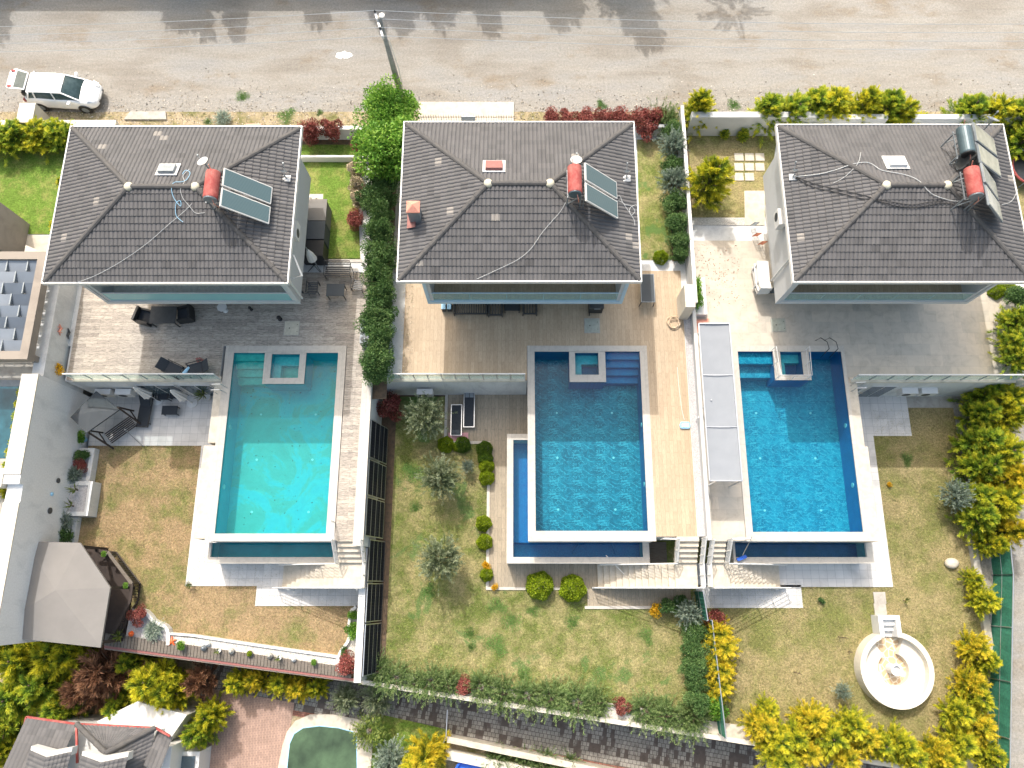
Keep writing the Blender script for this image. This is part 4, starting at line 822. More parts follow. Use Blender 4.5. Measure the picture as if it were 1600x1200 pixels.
# divider wall between middle and right villa
t=thing('divider_wall','slender grey divider wall with white top between the middle and right villas','wall',(9.3,10,0))
mb=MB();mb.box(9.22,9.36,14.2,26,-.02,1.35);mb.box(9.3,9.44,2.2,14.2,-.02,.55);obj('wall_body',mb,MT['wall'],t)
mb=MB();mb.box(9.2,9.38,14.2,26,1.35,1.4);mb.box(9.28,9.46,2.2,14.2,.55,.6);obj('coping',mb,MT['white'],t)
one('masonry_pillar',MB().box(8.62,9.12,13.75,15.0,0,1.9),MT['plaster'],'thick cream pillar at the start of the pebble strip beside the beige deck','pillar')
one('timber_board',MB().box(9.55,10.15,13.0,13.75,0,.08).box(10.15,10.28,12.9,13.8,0,.1),MT['copper'],'orange brown timber board lying in front of the pale awning','board')
t=thing('planter','white planter box with a green shrub against the divider wall','planter',(9.75,14.6,0));mb=MB();mb.box(9.5,10.1,13.9,16.,0,.45);obj('box',mb,MT['white'],t)
# parapet of left deck with solar panels
t=thing('parapet_wall','long cream parapet on the east side of the left deck above black solar modules','wall',(-7.7,6,0));mb=MB();mb.box(-7.94,-7.5,1.95,11.0,ZL-.1,.32);obj('wall_body',mb,MT['wallw'],t);mb=MB();mb.box(-7.97,-7.47,1.93,11.02,.32,.4);obj('coping',mb,MT['coping'],t)
t=thing('boundary_wall','white lower wall running south from the left stair beside the lowest solar modules','wall',(-7.6,-2,ZL));mb=MB();mb.box(-7.86,-7.56,-4.45,1.93,ZL-.1,-1.25);obj('wall_body',mb,MT['wallw'],t);mb=MB();mb.box(-7.88,-7.54,-4.47,1.9,-1.25,-1.18);obj('coping',mb,MT['white'],t)
def pv(y0,y1,zt,label):
    t=thing('solar_module',label,'solar panel',(-7.3,(y0+y1)/2,-1),'solar modules on the wall between the left and middle villas');a=Vector((-7.46,0,zt));b=Vector((-7.0,0,zt-2.3 if zt>-1 else ZL+.1))
    m=MB()
    def quad(o,ya,yb,za,zb,th):
        d=b-a;n=Vector((d.z,0,-d.x)).normalized()*-1
        if n.x<0:n=-n
        p=[a+d*za,a+d*zb];vs=[(q.x+n.x*k,yy,q.z+n.z*k) for k in (o,o+th) for q,yy in ((p[0],ya),(p[1],ya),(p[1],yb),(p[0],yb))]
        return vs
    F8=[(0,3,2,1),(4,5,6,7),(0,1,5,4),(1,2,6,5),(2,3,7,6),(3,0,4,7)]
    m.add(quad(0,y0+.02,y1-.02,0,1,.04),F8);f=obj('frame',m,MT['steel'],t)
    m=MB();m.add(quad(.041,y0+.06,y1-.06,.02,.98,.006),F8);obj('cell_sheet',m,MT['pv'],f)
    m=MB()
    for k in (1,2,3):m.add(quad(.048,y0+.06,y1-.06,k/4-.006,k/4+.006,.006),F8)
    obj('cell_gap',m,MT['steel'],f)
for i,(a,b,z) in enumerate(((6.3,8.3,.15),(4.4,6.25,.15),(2.4,4.35,.15),(.25,2.35,-1.1),(-1.7,.2,-1.1),(-4.2,-1.75,-1.1))):
    pv(a,b,z,'%s black solar module from the north on the wall between the left and middle gardens'%ORD[i])
# south boundary wall
def swall(x0,x1,label,top):
    mb=MB();y0,y1=southY(x0),southY(x1);mb.prism([(x0,y0-.16),(x1,y1-.16),(x1,y1),(x0,y0)],ZA,ZL+.25);o=thing('boundary_wall',label,'wall',((x0+x1)/2,(y0+y1)/2,ZA));obj('wall_body',mb,MT['beige'],o)
    mb=MB();mb.prism([(x0,y0-(.2 if top!='redp' else .1)),(x1,y1-(.2 if top!='redp' else .1)),(x1,y1+.02),(x0,y0+.02)],ZL+.25,ZL+.3);obj('coping',mb,MT[top],o)
swall(-21,-7.8,'south wall below the left garden with reddish edge','redp');swall(-7.8,9.4,'south wall with cream top below the middle garden','plaster');swall(9.4,25,'south wall with cream top below the right garden','plaster')
# timber slat ledge along planter
mb=MB();x0,x1=-21.,-8.3;n=74
for i in range(n):
    xa=x0+(x1-x0)*i/n;xb=x0+(x1-x0)*(i+.86)/n;mb.prism([(xa,southY(xa)+.03),(xb,southY(xb)+.03),(xb,southY(xb)+.62-.1*i/n),(xa,southY(xa)+.62-.1*i/n)],ZL+.3,ZL+.36)
one('timber_ledge',mb,MT['wood'],'weathered timber slat ledge along the south edge of the left garden','ledge')
# white wavy kerb of planter
def wpath(px,z):return [Vector(P(u,v,z)) for u,v in px]
def kerb(px,z0,z1,wd,label,mt='white'):
    pts=wpath(px,z1);mb=MB();L=[];Rr=[]
    for i,p in enumerate(pts):
        d=(pts[min(i+1,len(pts)-1)]-pts[max(0,i-1)]).normalized();n=Vector((-d.y,d.x,0))*wd/2;L.append(p+n);Rr.append(p-n)
    vs=[];fs=[]
    for a,b in zip(L,Rr):vs+=[(a.x,a.y,z1),(b.x,b.y,z1),(a.x,a.y,z0),(b.x,b.y,z0)]
    for i in range(len(pts)-1):
        k=i*4;fs+=[(k,k+1,k+5,k+4),(k+1,k+3,k+7,k+5),(k+2,k,k+4,k+6)]
    fs+=[(0,2,3,1),(k+4,k+5,k+7,k+6)];mb.add(vs,fs);return one('planter_kerb',mb,MT[mt],label,'kerb')
kerb([(218,953),(226,956),(232,962),(238,970),(246,974),(256,978),(261,984),(263,992),(262,1008)],ZL,ZL+.45,.16,'white wavy kerb round the pebble bed beside the gazebo')
kerb([(263,990),(300,993),(400,1008),(530,1027)],ZL,ZL+.42,.1,'thin white kerb in front of the row of potted plants')
kerb([(556,948),(548,955),(545,975),(546,993),(543,1003),(532,1018),(528,1028),(530,1048)],ZL,ZL+.4,.14,'white curved kerb of the flower bed by the low white wall')
struct('pebble_bed',MB().sheet(W([(205,950),(232,962),(246,974),(261,985),(262,1008),(195,1000)],ZL+.2),ZL+.2),MT['gravel_g'])
struct('flower_bed',MB().sheet(W([(548,950),(566,950),(556,1050),(532,1048),(532,1018),(546,995)],ZL+.2),ZL+.2),MT['gravel_w'])
# west planters
def planter(px0,py0,px1,py1,h,label):
    a=P(px0,py0,ZL+h);b=P(px1,py1,ZL+h);x0,x1=XB,b[0];y1,y0=a[1],b[1];t=thing('planter',label,'planter',(x1,y0,ZL));w=.22;mb=MB();mb.box(x1-w,x1,y0,y1,ZL,ZL+h);mb.box(x0,x1-w,y1-w,y1,ZL,ZL+h);mb.box(x0,x1-w,y0,y0+w,ZL,ZL+h);obj('planter_wall',mb,MT['wallw'],t);mb=MB();mb.box(x0,x1-w,y0+w,y1-w,ZL+h-.12,ZL+h-.08);obj('planter_fill',mb,MT['gravel_g'],t)
planter(128,700,140,752,.5,'white planter at the foot of the west wall nearest the tiled terrace')
planter(100,752,137,806,.85,'taller white planter with two agaves at the foot of the west wall')
planter(100,808,115,848,.4,'low white planter beside the grey gazebo roof')
# ---------------- awning between the decks ----------------
t=thing('awning','long pale blue grey awning beside the west side of the right pool','awning',(9.9,9,0));mb=MB();ax0,ax1,ay0,ay1=9.14,10.68,4.85,12.75
N=26;vs=[];fs=[]
for i in range(N+1):
    y=ay0+(ay1-ay0)*i/N
    for j in range(5):
        x=ax0+(ax1-ax0)*j/4;vs.append((x,y,2.15-.04*math.sin(math.pi*j/4)+.02*math.sin(i*2.4+j)))
for i in range(N):
    for j in range(4):a=i*5+j;fs.append((a,a+1,a+6,a+5))
mb.add(vs,fs);obj('canvas',mb,MT['awning'],t,smooth=True)
mb=MB();z=2.2
for a,b in (((ax0,ay0),(ax1,ay0)),((ax0,ay1),(ax1,ay1)),((ax0,ay0),(ax0,ay1)),((ax1,ay0),(ax1,ay1))):mb.bar((*a,z),(*b,z),.05)
for f in (.33,.66):mb.bar((ax0,ay0+(ay1-ay0)*f,z-.02),(ax1,ay0+(ay1-ay0)*f,z-.02),.03)
obj('frame',mb,MT['steel'],t)
for x in (ax0+.36,ax1):
    for y in (ay0,(ay0+ay1)/2,ay1):m=MB();m.box(x-.03,x+.03,y-.03,y+.03,0,z);obj('post',m,MT['steel'],t)
# ---------------- spa rail, ladders ----------------
a=P(1214,598,.9);b=P(1270,590,.9)
def pp(u,v,h):return P(u,v,h)[:2]+(0,)
railing([pp(1213,541,.9),pp(1220,586,.9),pp(1269,586,.9),pp(1265,541,.9)],.9,'white tubular railing round the spa of the right pool',.7,1,r=.018,name='spa_railing')
for i,(u,v) in enumerate(((1292,541),(1306,541))):
    x,y,_=P(u,v,.7);mb=MB();mb.tube([(x-.25,y+.55,0),(x-.22,y+.5,.6),(x-.0,y+.2,.8),(x+.15,y-.1,.6),(x+.18,y-.2,-.6)],.022,6);one('pool_grab_rail',mb,MT['dark'],['left','right'][i]+' curved dark grab rail at the shaded corner of the right pool','handrail','grab rails of the right pool')
for i,(x,y,l) in enumerate(((-15.5,9.9,'grey handrail beside the west coping of the turquoise pool near the balustrade end'),(17.5,10.0,'grey handrail beside the east coping of the right pool near the balustrade end'))):
    t=thing('pool_handrail',l,'handrail',(x,y,0))
    for k in (0,1):
        m=MB();m.tube([(x-.1+.35*k*0,y+.3*k-.2,0),(x-.1,y+.3*k-.2,.7),(x+.35,y+.3*k-.2,.75),(x+.45,y+.3*k-.2,0)],.02,6);obj('rail',m,MT['steel'],t)
# ---------------- furniture ----------------
def at(u,v,z=0.):return P(u,v,z)
def xf(t,rz):t.rotation_euler=(0,0,rz)
def legs(t,x,y,h,mt,r=.02,z0=0.):
    for sx in (-1,1):
        for sy in (-1,1):m=MB();m.box(sx*x-r,sx*x+r,sy*y-r,sy*y+r,z0,h);obj('leg',m,MT[mt],t)
def loc(t,p,rz=0,s=None):t.location=p;t.rotation_euler=(0,0,rz);return t
def chair(label,p,rz,mt='fab',fr='black',slats=False,w=.6,d=.6,back=.85,group=None,seath=.42,tilt=.25):
    t=thing('garden_chair',label,'chair',(0,0,0),group);legs(t,w/2-.03,d/2-.03,seath,fr)
    m=MB()
    if slats:
        for i in range(6):yy=-d/2+.05+i*(d-.1)/5;m.box(-w/2+.03,w/2-.03,yy-.03,yy+.03,seath,seath+.03)
    else:m.box(-w/2+.03,w/2-.03,-d/2,d/2,seath,seath+.04)
    obj('seat',m,MT[mt],t);m=MB()
    if slats:
        for i in range(8):xx=-w/2+.05+i*(w-.1)/7;m.bar((xx,d/2,seath+.05),(xx,d/2+tilt,back),.03,.02)
        m.bar((-w/2,d/2+tilt,back),(w/2,d/2+tilt,back),.04)
    else:
        m.add([(-w/2+.03,d/2,seath+.02),(w/2-.03,d/2,seath+.02),(w/2-.03,d/2+tilt,back),(-w/2+.03,d/2+tilt,back),(-w/2+.03,d/2+.03,seath),(w/2-.03,d/2+.03,seath),(w/2-.03,d/2+tilt+.03,back),(-w/2+.03,d/2+tilt+.03,back)],[(0,1,2,3),(7,6,5,4),(0,3,7,4),(1,5,6,2),(3,2,6,7),(0,4,5,1)])
    obj('backrest',m,MT[mt],t)
    for sx in (-1,1):m=MB();m.bar((sx*w/2,-d/2,.6),(sx*w/2,d/2+.08,.64),.045,.03);m.bar((sx*w/2,-d/2+.02,.2),(sx*w/2,-d/2+.02,.6),.03);obj('armrest',m,MT[fr],t)
    return loc(t,p,rz)
def table(label,p,rz,w,d,h,mt,fr='black',group=None):
    t=thing('garden_table',label,'table',(0,0,0),group);m=MB();m.box(-w/2,w/2,-d/2,d/2,h-.04,h);obj('tabletop',m,MT[mt],t);legs(t,w/2-.05,d/2-.05,h-.04,fr);m=MB();m.box(-w/2+.03,w/2-.03,-d/2+.03,-d/2+.06,h-.1,h-.04);m.box(-w/2+.03,w/2-.03,d/2-.06,d/2-.03,h-.1,h-.04);obj('apron',m,MT[fr],t);return loc(t,p,rz)
def lounger(label,p,rz,back=.15,mt='fab',fr='steel',group=None,L=1.95,w=.62):
    t=thing('sun_lounger',label,'sun lounger',(0,0,0),group);m=MB();m.box(-w/2,-w/2+.04,-L/2,L/2,.26,.32);m.box(w/2-.04,w/2,-L/2,L/2,.26,.32);m.box(-w/2+.04,w/2-.04,-L/2,-L/2+.04,.26,.32);m.box(-w/2+.04,w/2-.04,L/2-.04,L/2,.26,.32);obj('frame',m,MT[fr],t)
    m=MB();m.box(-w/2+.045,w/2-.045,-L/2+.05,L*.12,.30,.325);obj('seat_sling',m,MT[mt],t)
    m=MB();y0,y1=L*.12,L/2-.03;m.add([(-w/2+.05,y0,.31),(w/2-.05,y0,.31),(w/2-.05,y1,.31+back),(-w/2+.05,y1,.31+back),(-w/2+.05,y0,.335),(w/2-.05,y0,.335),(w/2-.05,y1,.335+back),(-w/2+.05,y1,.335+back)],[(0,3,2,1),(4,5,6,7),(0,1,5,4),(1,2,6,5),(2,3,7,6),(3,0,4,7)]);obj('backrest',m,MT[mt],t)
    legs(t,w/2-.03,L/2-.25,.27,fr);return loc(t,p,rz)
# left villa terrace
def armchair(label,p,rz,group=None,mt='fab',w=.8,h=.8):
    t=thing('garden_armchair',label,'armchair',(0,0,0),group);m=MB();m.box(-w/2+.1,w/2-.1,-.35,.3,.12,.42);obj('seat',m,MT[mt],t);m=MB();m.box(-w/2,w/2,.3,.42,.1,h);obj('backrest',m,MT['black'],t)
    for sx in (-1,1):m=MB();a=sx*(w/2-.05);m.box(a-.05,a+.05,-.35,.3,.1,.62);obj('armrest',m,MT['black'],t)
    legs(t,w/2-.06,.3,.1,'black');return loc(t,p,rz)
table('dark rectangular table under the balcony edge of the left villa',at(255,492,.7)[:2]+(0,),0,1.35,.95,.72,'dark')
armchair('black woven armchair left of the dark table under the balcony',at(225,494,.5)[:2]+(0,),R(75));armchair('black woven armchair right of the dark table under the balcony',at(287,490,.5)[:2]+(0,),R(-80))
t=thing('side_table','white octagonal side table at the balcony shadow edge of the left villa','table',(0,0,0));m=MB();m.lathe((0,0,.5),[(0,0),(.26,0),(.27,.03),(0,.03)],8);obj('tabletop',m,MT['white'],t);m=MB();m.lathe((0,0,0),[(.15,0),(.03,.05),(.03,.5)],8);obj('leg',m,MT['white'],t);loc(t,at(347,480,.5)[:2]+(0,))
for i,(u,v,rz) in enumerate(((272,578,R(65)),(305,577,R(-75)))):
    chair(('left' if i==0 else 'right')+' black lounge chair behind the left glass balustrade',at(u,v,.4)[:2]+(0,),rz,w=.68,d=.75,back=.75,tilt=.4,group='black lounge chairs behind the left balustrade')
table('small black stool between the two lounge chairs behind the left balustrade',at(291,581,.35)[:2]+(0,),0,.4,.45,.36,'dark')
mb=MB();a=Vector(at(296,574,.42));b=Vector(at(287,584,.42));mb.tube([a,a.lerp(b,.35),b],[.07,.1,.1],8);one('rolled_towel',mb,MT['lblue'],'pale blue and green towel lying on the stool behind the left balustrade','towel')
def sandals(u,v,label,mt,z=0.):
    x,y,_=at(u,v,z);mb=MB()
    for k,dx in ((0,0),(1,.17)):mb.cbox((x+dx,y+.05*k,z+.04),(.11,.27,.05),rz=.5+k*.5);mb.cbox((x+dx+.01,y+.05*k-.04,z+.09),(.12,.08,.04),rz=.5+k*.5)
    one('pair_of_sandals',mb,MT[mt],label,'sandals')
sandals(309,563,'dark red pair of sandals on the grey terrace behind the left balustrade','redp')
for u,v,vila,m_ in ((456,513,'left','hatchc'),(925,509,'middle','grating'),(1216,508,'right','grating')):
    x,y,_=at(u,v);t=thing('access_cover','square %s cover set in the terrace of the %s villa'%({'left':'cream','middle':'pale grey','right':'grey green'}[vila],vila),'cover',(x,y,0));w=.38 if u<1200 else .36
    obj('lid',MB().box(x-w,x+w,y-w,y+w,0,.035),MT[m_],t);obj('rim',MB().box(x-w-.04,x+w+.04,y-w-.04,y+w+.04,0,.02),MT['steel'] if 0 else MT['concrete'],t);
    mb=MB();mb.lathe((x-.12,y,.035),[(.03,0),(.03,.012),(0,.012)],8);mb.lathe((x+.3,y+.2,.035),[(.02,0),(.02,.01),(0,.01)],8);mb.lathe((x+.3,y-.2,.035),[(.02,0),(.02,.01),(0,.01)],8);obj('bolt',mb,MT['black'],t)
def ballpot(u,v,label,z=0.,s=1):
    x,y,_=at(u,v,z);t=thing('garden_lamp',label,'lamp',(x,y,z));obj('base',MB().lathe((x,y,z),[(.12*s,0),(.12*s,.03),(.03,.05),(.03,.2)],10),MT['black'],t);obj('lamp_head',MB().lathe((x,y,z+.18),[(.02,0),(.1*s,.05),(.12*s,.12),(.08*s,.2),(0,.22)],10),MT['black'],t)
ballpot(438,499,'small black round ornament near the cream cover on the left terrace')
ballpot(393,484,'small black ornament by the balcony edge of the left villa beside the white side table',s=.7)
# left villa side: seating group
table('dark glass topped table with two cups beside the east wall of the left villa',at(524,453,.7)[:2]+(0,),R(0),.95,.68,.72,'canvas2','black')
p=at(528,424,.42);t=thing('garden_bench','dark slatted garden bench at the edge of the green side lawn','bench',(0,0,0));m=MB()
for i in range(5):m.box(-.68,.68,-.28+i*.12,-.2+i*.12,.4,.43)
obj('seat',m,MT['dark'],t);m=MB();m.bar((-.7,.42,.85),(.7,.42,.85),.04);m.bar((-.7,.36,.5),(.7,.36,.5),.03)
for i in range(19):x=-.68+i*1.36/18;m.bar((x,.35,.45),(x,.42,.85),.018)
obj('backrest',m,MT['dark'],t);legs(t,.68,.28,.4,'dark')
for sx in (-1,1):m=MB();m.bar((sx*.7,-.3,.62),(sx*.7,.38,.64),.04);m.bar((sx*.7,-.28,.4),(sx*.7,-.28,.62),.03);obj('armrest',m,MT['dark'],t)
loc(t,p[:2]+(0,),0)
chair('dark slatted chair with grey seat beside the grey wall of the left villa',at(489,449,.42)[:2]+(0,),R(180),'canvas2','dark',True)
chair('dark slatted chair beside the cream box at the laurel hedge',at(559,445,.42)[:2]+(0,),R(-10),'dark','dark',True,w=.62)
one('storage_box',MB().box(-7.95,-7.5,*sorted((at(0,449,.6)[1],at(0,478,.6)[1])),0,.6),MT['plaster'],'cream masonry box half hidden by the laurel hedge','storage box')
t=thing('barbecue_counter','grey metal counter with stove rings standing against the laurel hedge','barbecue',(-7.8,13.2,0));obj('cabinet',MB().box(-8.15,-7.65,12.2,13.65,0,.75),MT['zinc'],t);mb=MB()
for i in range(6):mb.lathe((-8.02+.22*(i%2),12.4+.42*(i//2),.75),[(.09,0),(.09,.02),(0,.02)],12)
obj('burner',mb,MT['dark'],t);obj('tap',MB().tube([(-7.95,13.7,.7),(-7.95,13.7,.95),(-7.95,13.55,.95)],.02,6),MT['black'],t)
t=thing('closed_parasol','folded white parasol leaning over the black square base beside the left villa','parasol',(at(484,400,0)[0],at(484,400)[1],0));a=Vector(at(480,390,2.2));b=Vector(at(488,405,1.4));obj('canopy',MB().tube([a,a.lerp(b,.5),b],[.05,.2,.26],9),MT['white'],t);obj('pole',MB().tube([(a.x,a.y,2.5),(b.x+.1,b.y-.1,0)],.03,6),MT['zinc'],t)
one('parasol_base',MB().box(*sorted((at(480,0)[0],at(501,0)[0])),*sorted((at(0,404)[1],at(0,426)[1])),0,.12).bar(at(481,404,.14),at(500,425,.14),.03).bar(at(500,404,.14),at(481,425,.14),.03),MT['dark'],'square dark parasol base with crossed bars beside the bench','parasol base')
for i,(v0,v1,h,m_,l) in enumerate(((312,345,1.2,'canvas','light grey storage cabinet beside the east wall of the left villa'),(346,374,1.2,'canvas2','dark grey storage cabinet in the shade beside the light grey one'),(376,400,1.2,'black','black storage cabinet at the corner by the folded parasol'))):
    y1=at(0,v0,h)[1];y0=at(0,v1,h)[1];t=thing('storage_cabinet',l,'cabinet',(-11.3,y0,0));obj('body',MB().box(-11.5,-10.3,y0+.02,y1-.02,0,h),MT[m_],t);obj('lid',MB().box(-11.5,-10.25,y0,y1,h,h+.06),MT[m_],t)
one('garden_light',MB().lathe(at(486,311),[(.06,0),(.06,.25),(0,.27)],8),MT['white'],'left small white post light at the head of the side path','garden light','post lights of the side path')
one('garden_light',MB().lathe(at(495,312),[(.06,0),(.06,.25),(0,.27)],8),MT['white'],'right small white post light at the head of the side path','garden light','post lights of the side path')
# middle villa terrace
def slatsofa(u0,u1,v,label,cat='garden sofa'):
    x0=at(u0,v,.4)[0];x1=at(u1,v,.4)[0];y=at(0,v,.4)[1];t=thing('slatted_bench',label,'bench',((x0+x1)/2,y,0));m=MB();n=int((x1-x0)/.12)
    for i in range(n):xx=x0+.04+(x1-x0-.08)*i/max(1,n-1);m.box(xx-.035,xx+.035,y,y+.75,.38,.42)
    obj('seat',m,MT['wood'],t);m=MB();m.box(x0-.05,x0,y-.03,y+.8,0,.6);m.box(x1,x1+.05,y-.03,y+.8,0,.6);m.box(x0,x1,y-.05,y-.005,.3,.44);obj('frame',m,MT['dark'],t);m=MB();m.box(x0,x1,y+.76,y+.82,.3,.85);obj('backrest',m,MT['wood'],t)
slatsofa(710,760,489,'longest slatted bench at the balcony edge of the middle villa');slatsofa(764,784,491,'short slatted seat between the long bench and the dark table of the middle villa');slatsofa(818,838,489,'slatted seat right of the dark table of the middle villa')
table('low dark table between slatted seats under the middle balcony',(at(800,484,.4)[0],at(800,480,.4)[1]+.15,0),0,.85,.7,.42,'dark','dark')
for i,u in enumerate((693,702)):
    x,y,_=at(u,481,.3);t=thing('side_stool',('left' if i==0 else 'right')+' blue grey box stool beside the long slatted bench','stool',(x,y,0),'box stools by the slatted bench');obj('body',MB().box(x-.1,x+.1,y-.1,y+.35,0,.38),MT['dark'],t);obj('cushion',MB().box(x-.11,x+.11,y-.11,y+.35,.38,.44),MT['lblue'],t)
x,y,_=at(932,482,.8);t=thing('barbecue','black gas barbecue at the balcony edge of the middle villa','barbecue',(x,y,0));obj('cabinet',MB().box(x-.36,x+.36,y,y+.5,.1,.75),MT['black'],t);obj('lid',MB().box(x-.38,x+.38,y-.02,y+.5,.75,.95),MT['dark'],t);obj('handle',MB().bar((x-.12,y-.05,.85),(x+.2,y-.05,.85),.03),MT['steel'],t);obj('wheel',MB().lathe((x-.34,y-.08,.1),[(0,0),(.08,0),(.08,.05),(0,.05)],12,'X'),MT['rubber'],t)
a=at(1000,428,.75);b=at(1024,472,.75);t=thing('garden_table','long dark table with metal top half in the shadow east of the middle villa','table',((a[0]+b[0])/2,(a[1]+b[1])/2,0));x0,x1,y0,y1=a[0],b[0],b[1],a[1];obj('tabletop',MB().box(x0,x1,y0,y1,.7,.75),MT['zinc'],t);obj('top_slats',MB().box(x0+.03,x1-.03,y0+.03,y1-.03,.751,.757),MT['canvas2'],t)
for xx in (x0+.04,x1-.04):
    for yy in (y0+.04,y1-.04):obj('leg',MB().bar((xx,yy,.7),(xx+(xx-(x0+x1)/2)*.15,yy,0),.035),MT['dark'],t)
# hose coils, cleaner
x,y,_=at(1053,505);mb=MB();pts=[]
q=random.Random(4)
for i in range(170):
    a=i*.21;rr=.3+.055*math.sin(i*.37)+.04*math.sin(i*.11);pts.append((x+rr*math.cos(a)+.03*math.sin(i*.07),y+rr*math.sin(a)+.03*math.cos(i*.09),.03+.0009*i))
mb.tube(pts,.019,5);one('hose_coil',mb,MT['hose'],'cream hose coiled on the beige deck beside the pebble strip','hose')
mb=MB();mb.tube([at(1058,574,.0)[:2]+(.03,),at(1060,600,0)[:2]+(.03,),at(1065,640,0)[:2]+(.03,),at(1069,656,0)[:2]+(.03,)],.014,5);one('cleaner_hose',mb,MT['white'],'thin white hose leading to the blue pool cleaner','hose')
x,y,_=at(1070,665);t=thing('pool_cleaner','small blue and white pool cleaner lying on the beige deck','pool cleaner',(x,y,0));mb=MB();mb.tube([(x-.2,y-.14,.06),(x+.2,y-.14,.06),(x+.24,y,.06),(x+.2,y+.14,.06),(x-.2,y+.14,.06),(x-.24,y,.06),(x-.2,y-.14,.06)],.05,8);obj('bumper',mb,MT['lblue'],t);obj('body',MB().box(x-.18,x+.18,y-.09,y+.09,.03,.13),MT['white'],t)
mb=MB();a=at(1087,657,.0);mb.tube([a[:2]+(.7,),a[:2]+(.05,)],.02,6);mb.lathe((a[0],a[1],.65),[(.05,0),(.05,.06),(0,.08)],8);one('garden_spigot',mb,MT['steel'],'short metal post standing in the grey pebble strip','post')
mb=MB();mb.tube([at(1177,838,.5)[:2]+(.3,),at(1160,868,-1.1)],.02,6);t=thing('pool_brush','blue pool brush on a white pole leaning at the overflow channel of the right pool','pool brush',at(1160,868,-1.3));obj('pole',mb,MT['steel'],t);a=at(1158,872,-1.25);obj('brush_head',MB().cbox((a[0],a[1],a[2]+.08),(.5,.16,.14),rz=.35),MT['blue'],t)
mb=MB();mb.tube([at(947,868,-1.25),at(975,897,-2.0)],.022,6);one('pool_pole',mb,MT['white'],'white pole laid from the middle overflow channel across the stair','pole')
mb=MB();mb.tube([P(895,865,-2.3),P(905,850,-2.2),P(930,845,-2.2),P(955,848,-2.25),P(962,866,-2.3)],.04,6);one('suction_hose',mb,MT['poolblue'],'pale suction hose lying under water in the middle overflow channel','hose')
# lower terrace of left villa: canopy swing, loungers, parasols
zt=ZL+.04
def up(u,v,h):return P(u,v,zt+h)[:2]+(zt,)
c=[P(110,652,zt+2.1),P(150,611,zt+2.1),P(186,640,zt+2.1),P(135,676,zt+2.1)]
cx=sum(p[0] for p in c)/4;cy=sum(p[1] for p in c)/4;t=thing('canopy_swing','slate canopy swing bench standing diagonally on the left tiled terrace','swing bench',(cx,cy,zt));mb=MB()
mb.add([*[(p[0],p[1],zt+2.1) for p in c],(cx,cy,zt+2.28),*[(p[0],p[1],zt+1.98) for p in c]],[(0,1,4),(1,2,4),(2,3,4),(3,0,4),(0,5,6,1),(1,6,7,2),(2,7,8,3),(3,8,5,0)]);obj('canopy',mb,MT['canvas2'],t)
d=Vector(c[3])-Vector(c[2]);d.z=0;d.normalize();n=Vector((-d.y,d.x,0));
if n.y>0:n=-n
mid=(Vector(c[2])+Vector(c[3]))/2;mid.z=zt
mb=MB();L=(Vector(c[3])-Vector(c[2])).length
for i in range(7):a=mid+n*(-.15+i*.1)+Vector((0,0,.5-.02*i));mb.bar(a-d*L*.4,a+d*L*.4,.055,.03)
obj('seat',mb,MT['darkwood'],t)
for s in (-1,1):
    e=mid+d*s*L*.5;mb=MB();mb.bar(e+n*.6,e-n*.15+Vector((0,0,2.0)),.08);mb.bar(e-n*.55,e-n*.2+Vector((0,0,2.0)),.08);mb.bar(e-n*.4+Vector((0,0,.5)),e+n*.45+Vector((0,0,.5)),.06);obj('side_frame',mb,MT['darkwood'],t)
mb=MB();mb.bar(mid-d*L*.5-n*.22+Vector((0,0,1.98)),mid+d*L*.5-n*.22+Vector((0,0,1.98)),.08);obj('top_beam',mb,MT['darkwood'],t)
lounger('black reclined sun lounger beside the slate canopy swing',up(226,641,.35),R(-3),back=.55,fr='black',L=1.9,w=.66)
chair('left black armchair under the folded parasols on the left tiled terrace',up(256,616,.4),0,w=.65,d=.65,back=.85,group='black armchairs of the left tiled terrace');chair('right black armchair under the folded parasols on the left tiled terrace',up(275,614,.4),R(-8),w=.65,d=.65,back=.85,group='black armchairs of the left tiled terrace')
table('low black footstool in front of the two black armchairs',up(265,641,.38),0,.85,.5,.4,'fab','black')
def parasol(u,v,bu,bv,label):
    base=up(bu,bv,.05);t=thing('closed_parasol',label,'parasol',base);bx,by,bz=base
    obj('base',MB().lathe((bx,by,zt),[(.3,0),(.3,.05),(.06,.09),(.05,.3)],18),MT['white'],t);obj('pole',MB().tube([(bx,by,zt),(bx,by,zt+2.6)],.025,8),MT['white'],t)
    mb=MB();n=16
    prof=[(.03,2.7),(.1,2.45),(.15,2.0),(.2,1.5),(.24,1.25)];vs=[];fs=[]
    for i,(r,z) in enumerate(prof):
        for k in range(n):
            a=2*math.pi*k/n;rr=r*(1+.22*(k%2)*(i>0));vs.append((bx+rr*math.cos(a),by+rr*math.sin(a),zt+z))
    for i in range(len(prof)-1):
        for k in range(n):a=i*n+k;b=i*n+(k+1)%n;fs.append((a,b,b+n,a+n))
    fs.append(tuple(range(n)));mb.add(vs,fs);obj('canopy',mb,MT['white'],t)
parasol(0,0,246,625,'folded white parasol with round base beside the reclined lounger');parasol(0,0,300,629,'folded white parasol with round base between the armchairs and the palm pot')
mb=MB();p=up(341,630,.4);mb.cbox((p[0],p[1],zt+.45),(.35,.3,.08),rz=.5);mb.tube([(p[0],p[1],zt+.45),(p[0]-.05,p[1]-.3,zt),(p[0]+.1,p[1]-.45,zt)],.03,6);mb.tube([(p[0]+.1,p[1]+.1,zt+.45),(p[0]+.15,p[1]+.1,zt)],.03,6);one('folding_stool',mb,MT['black'],'black folding stool against the turquoise pool wall','stool')
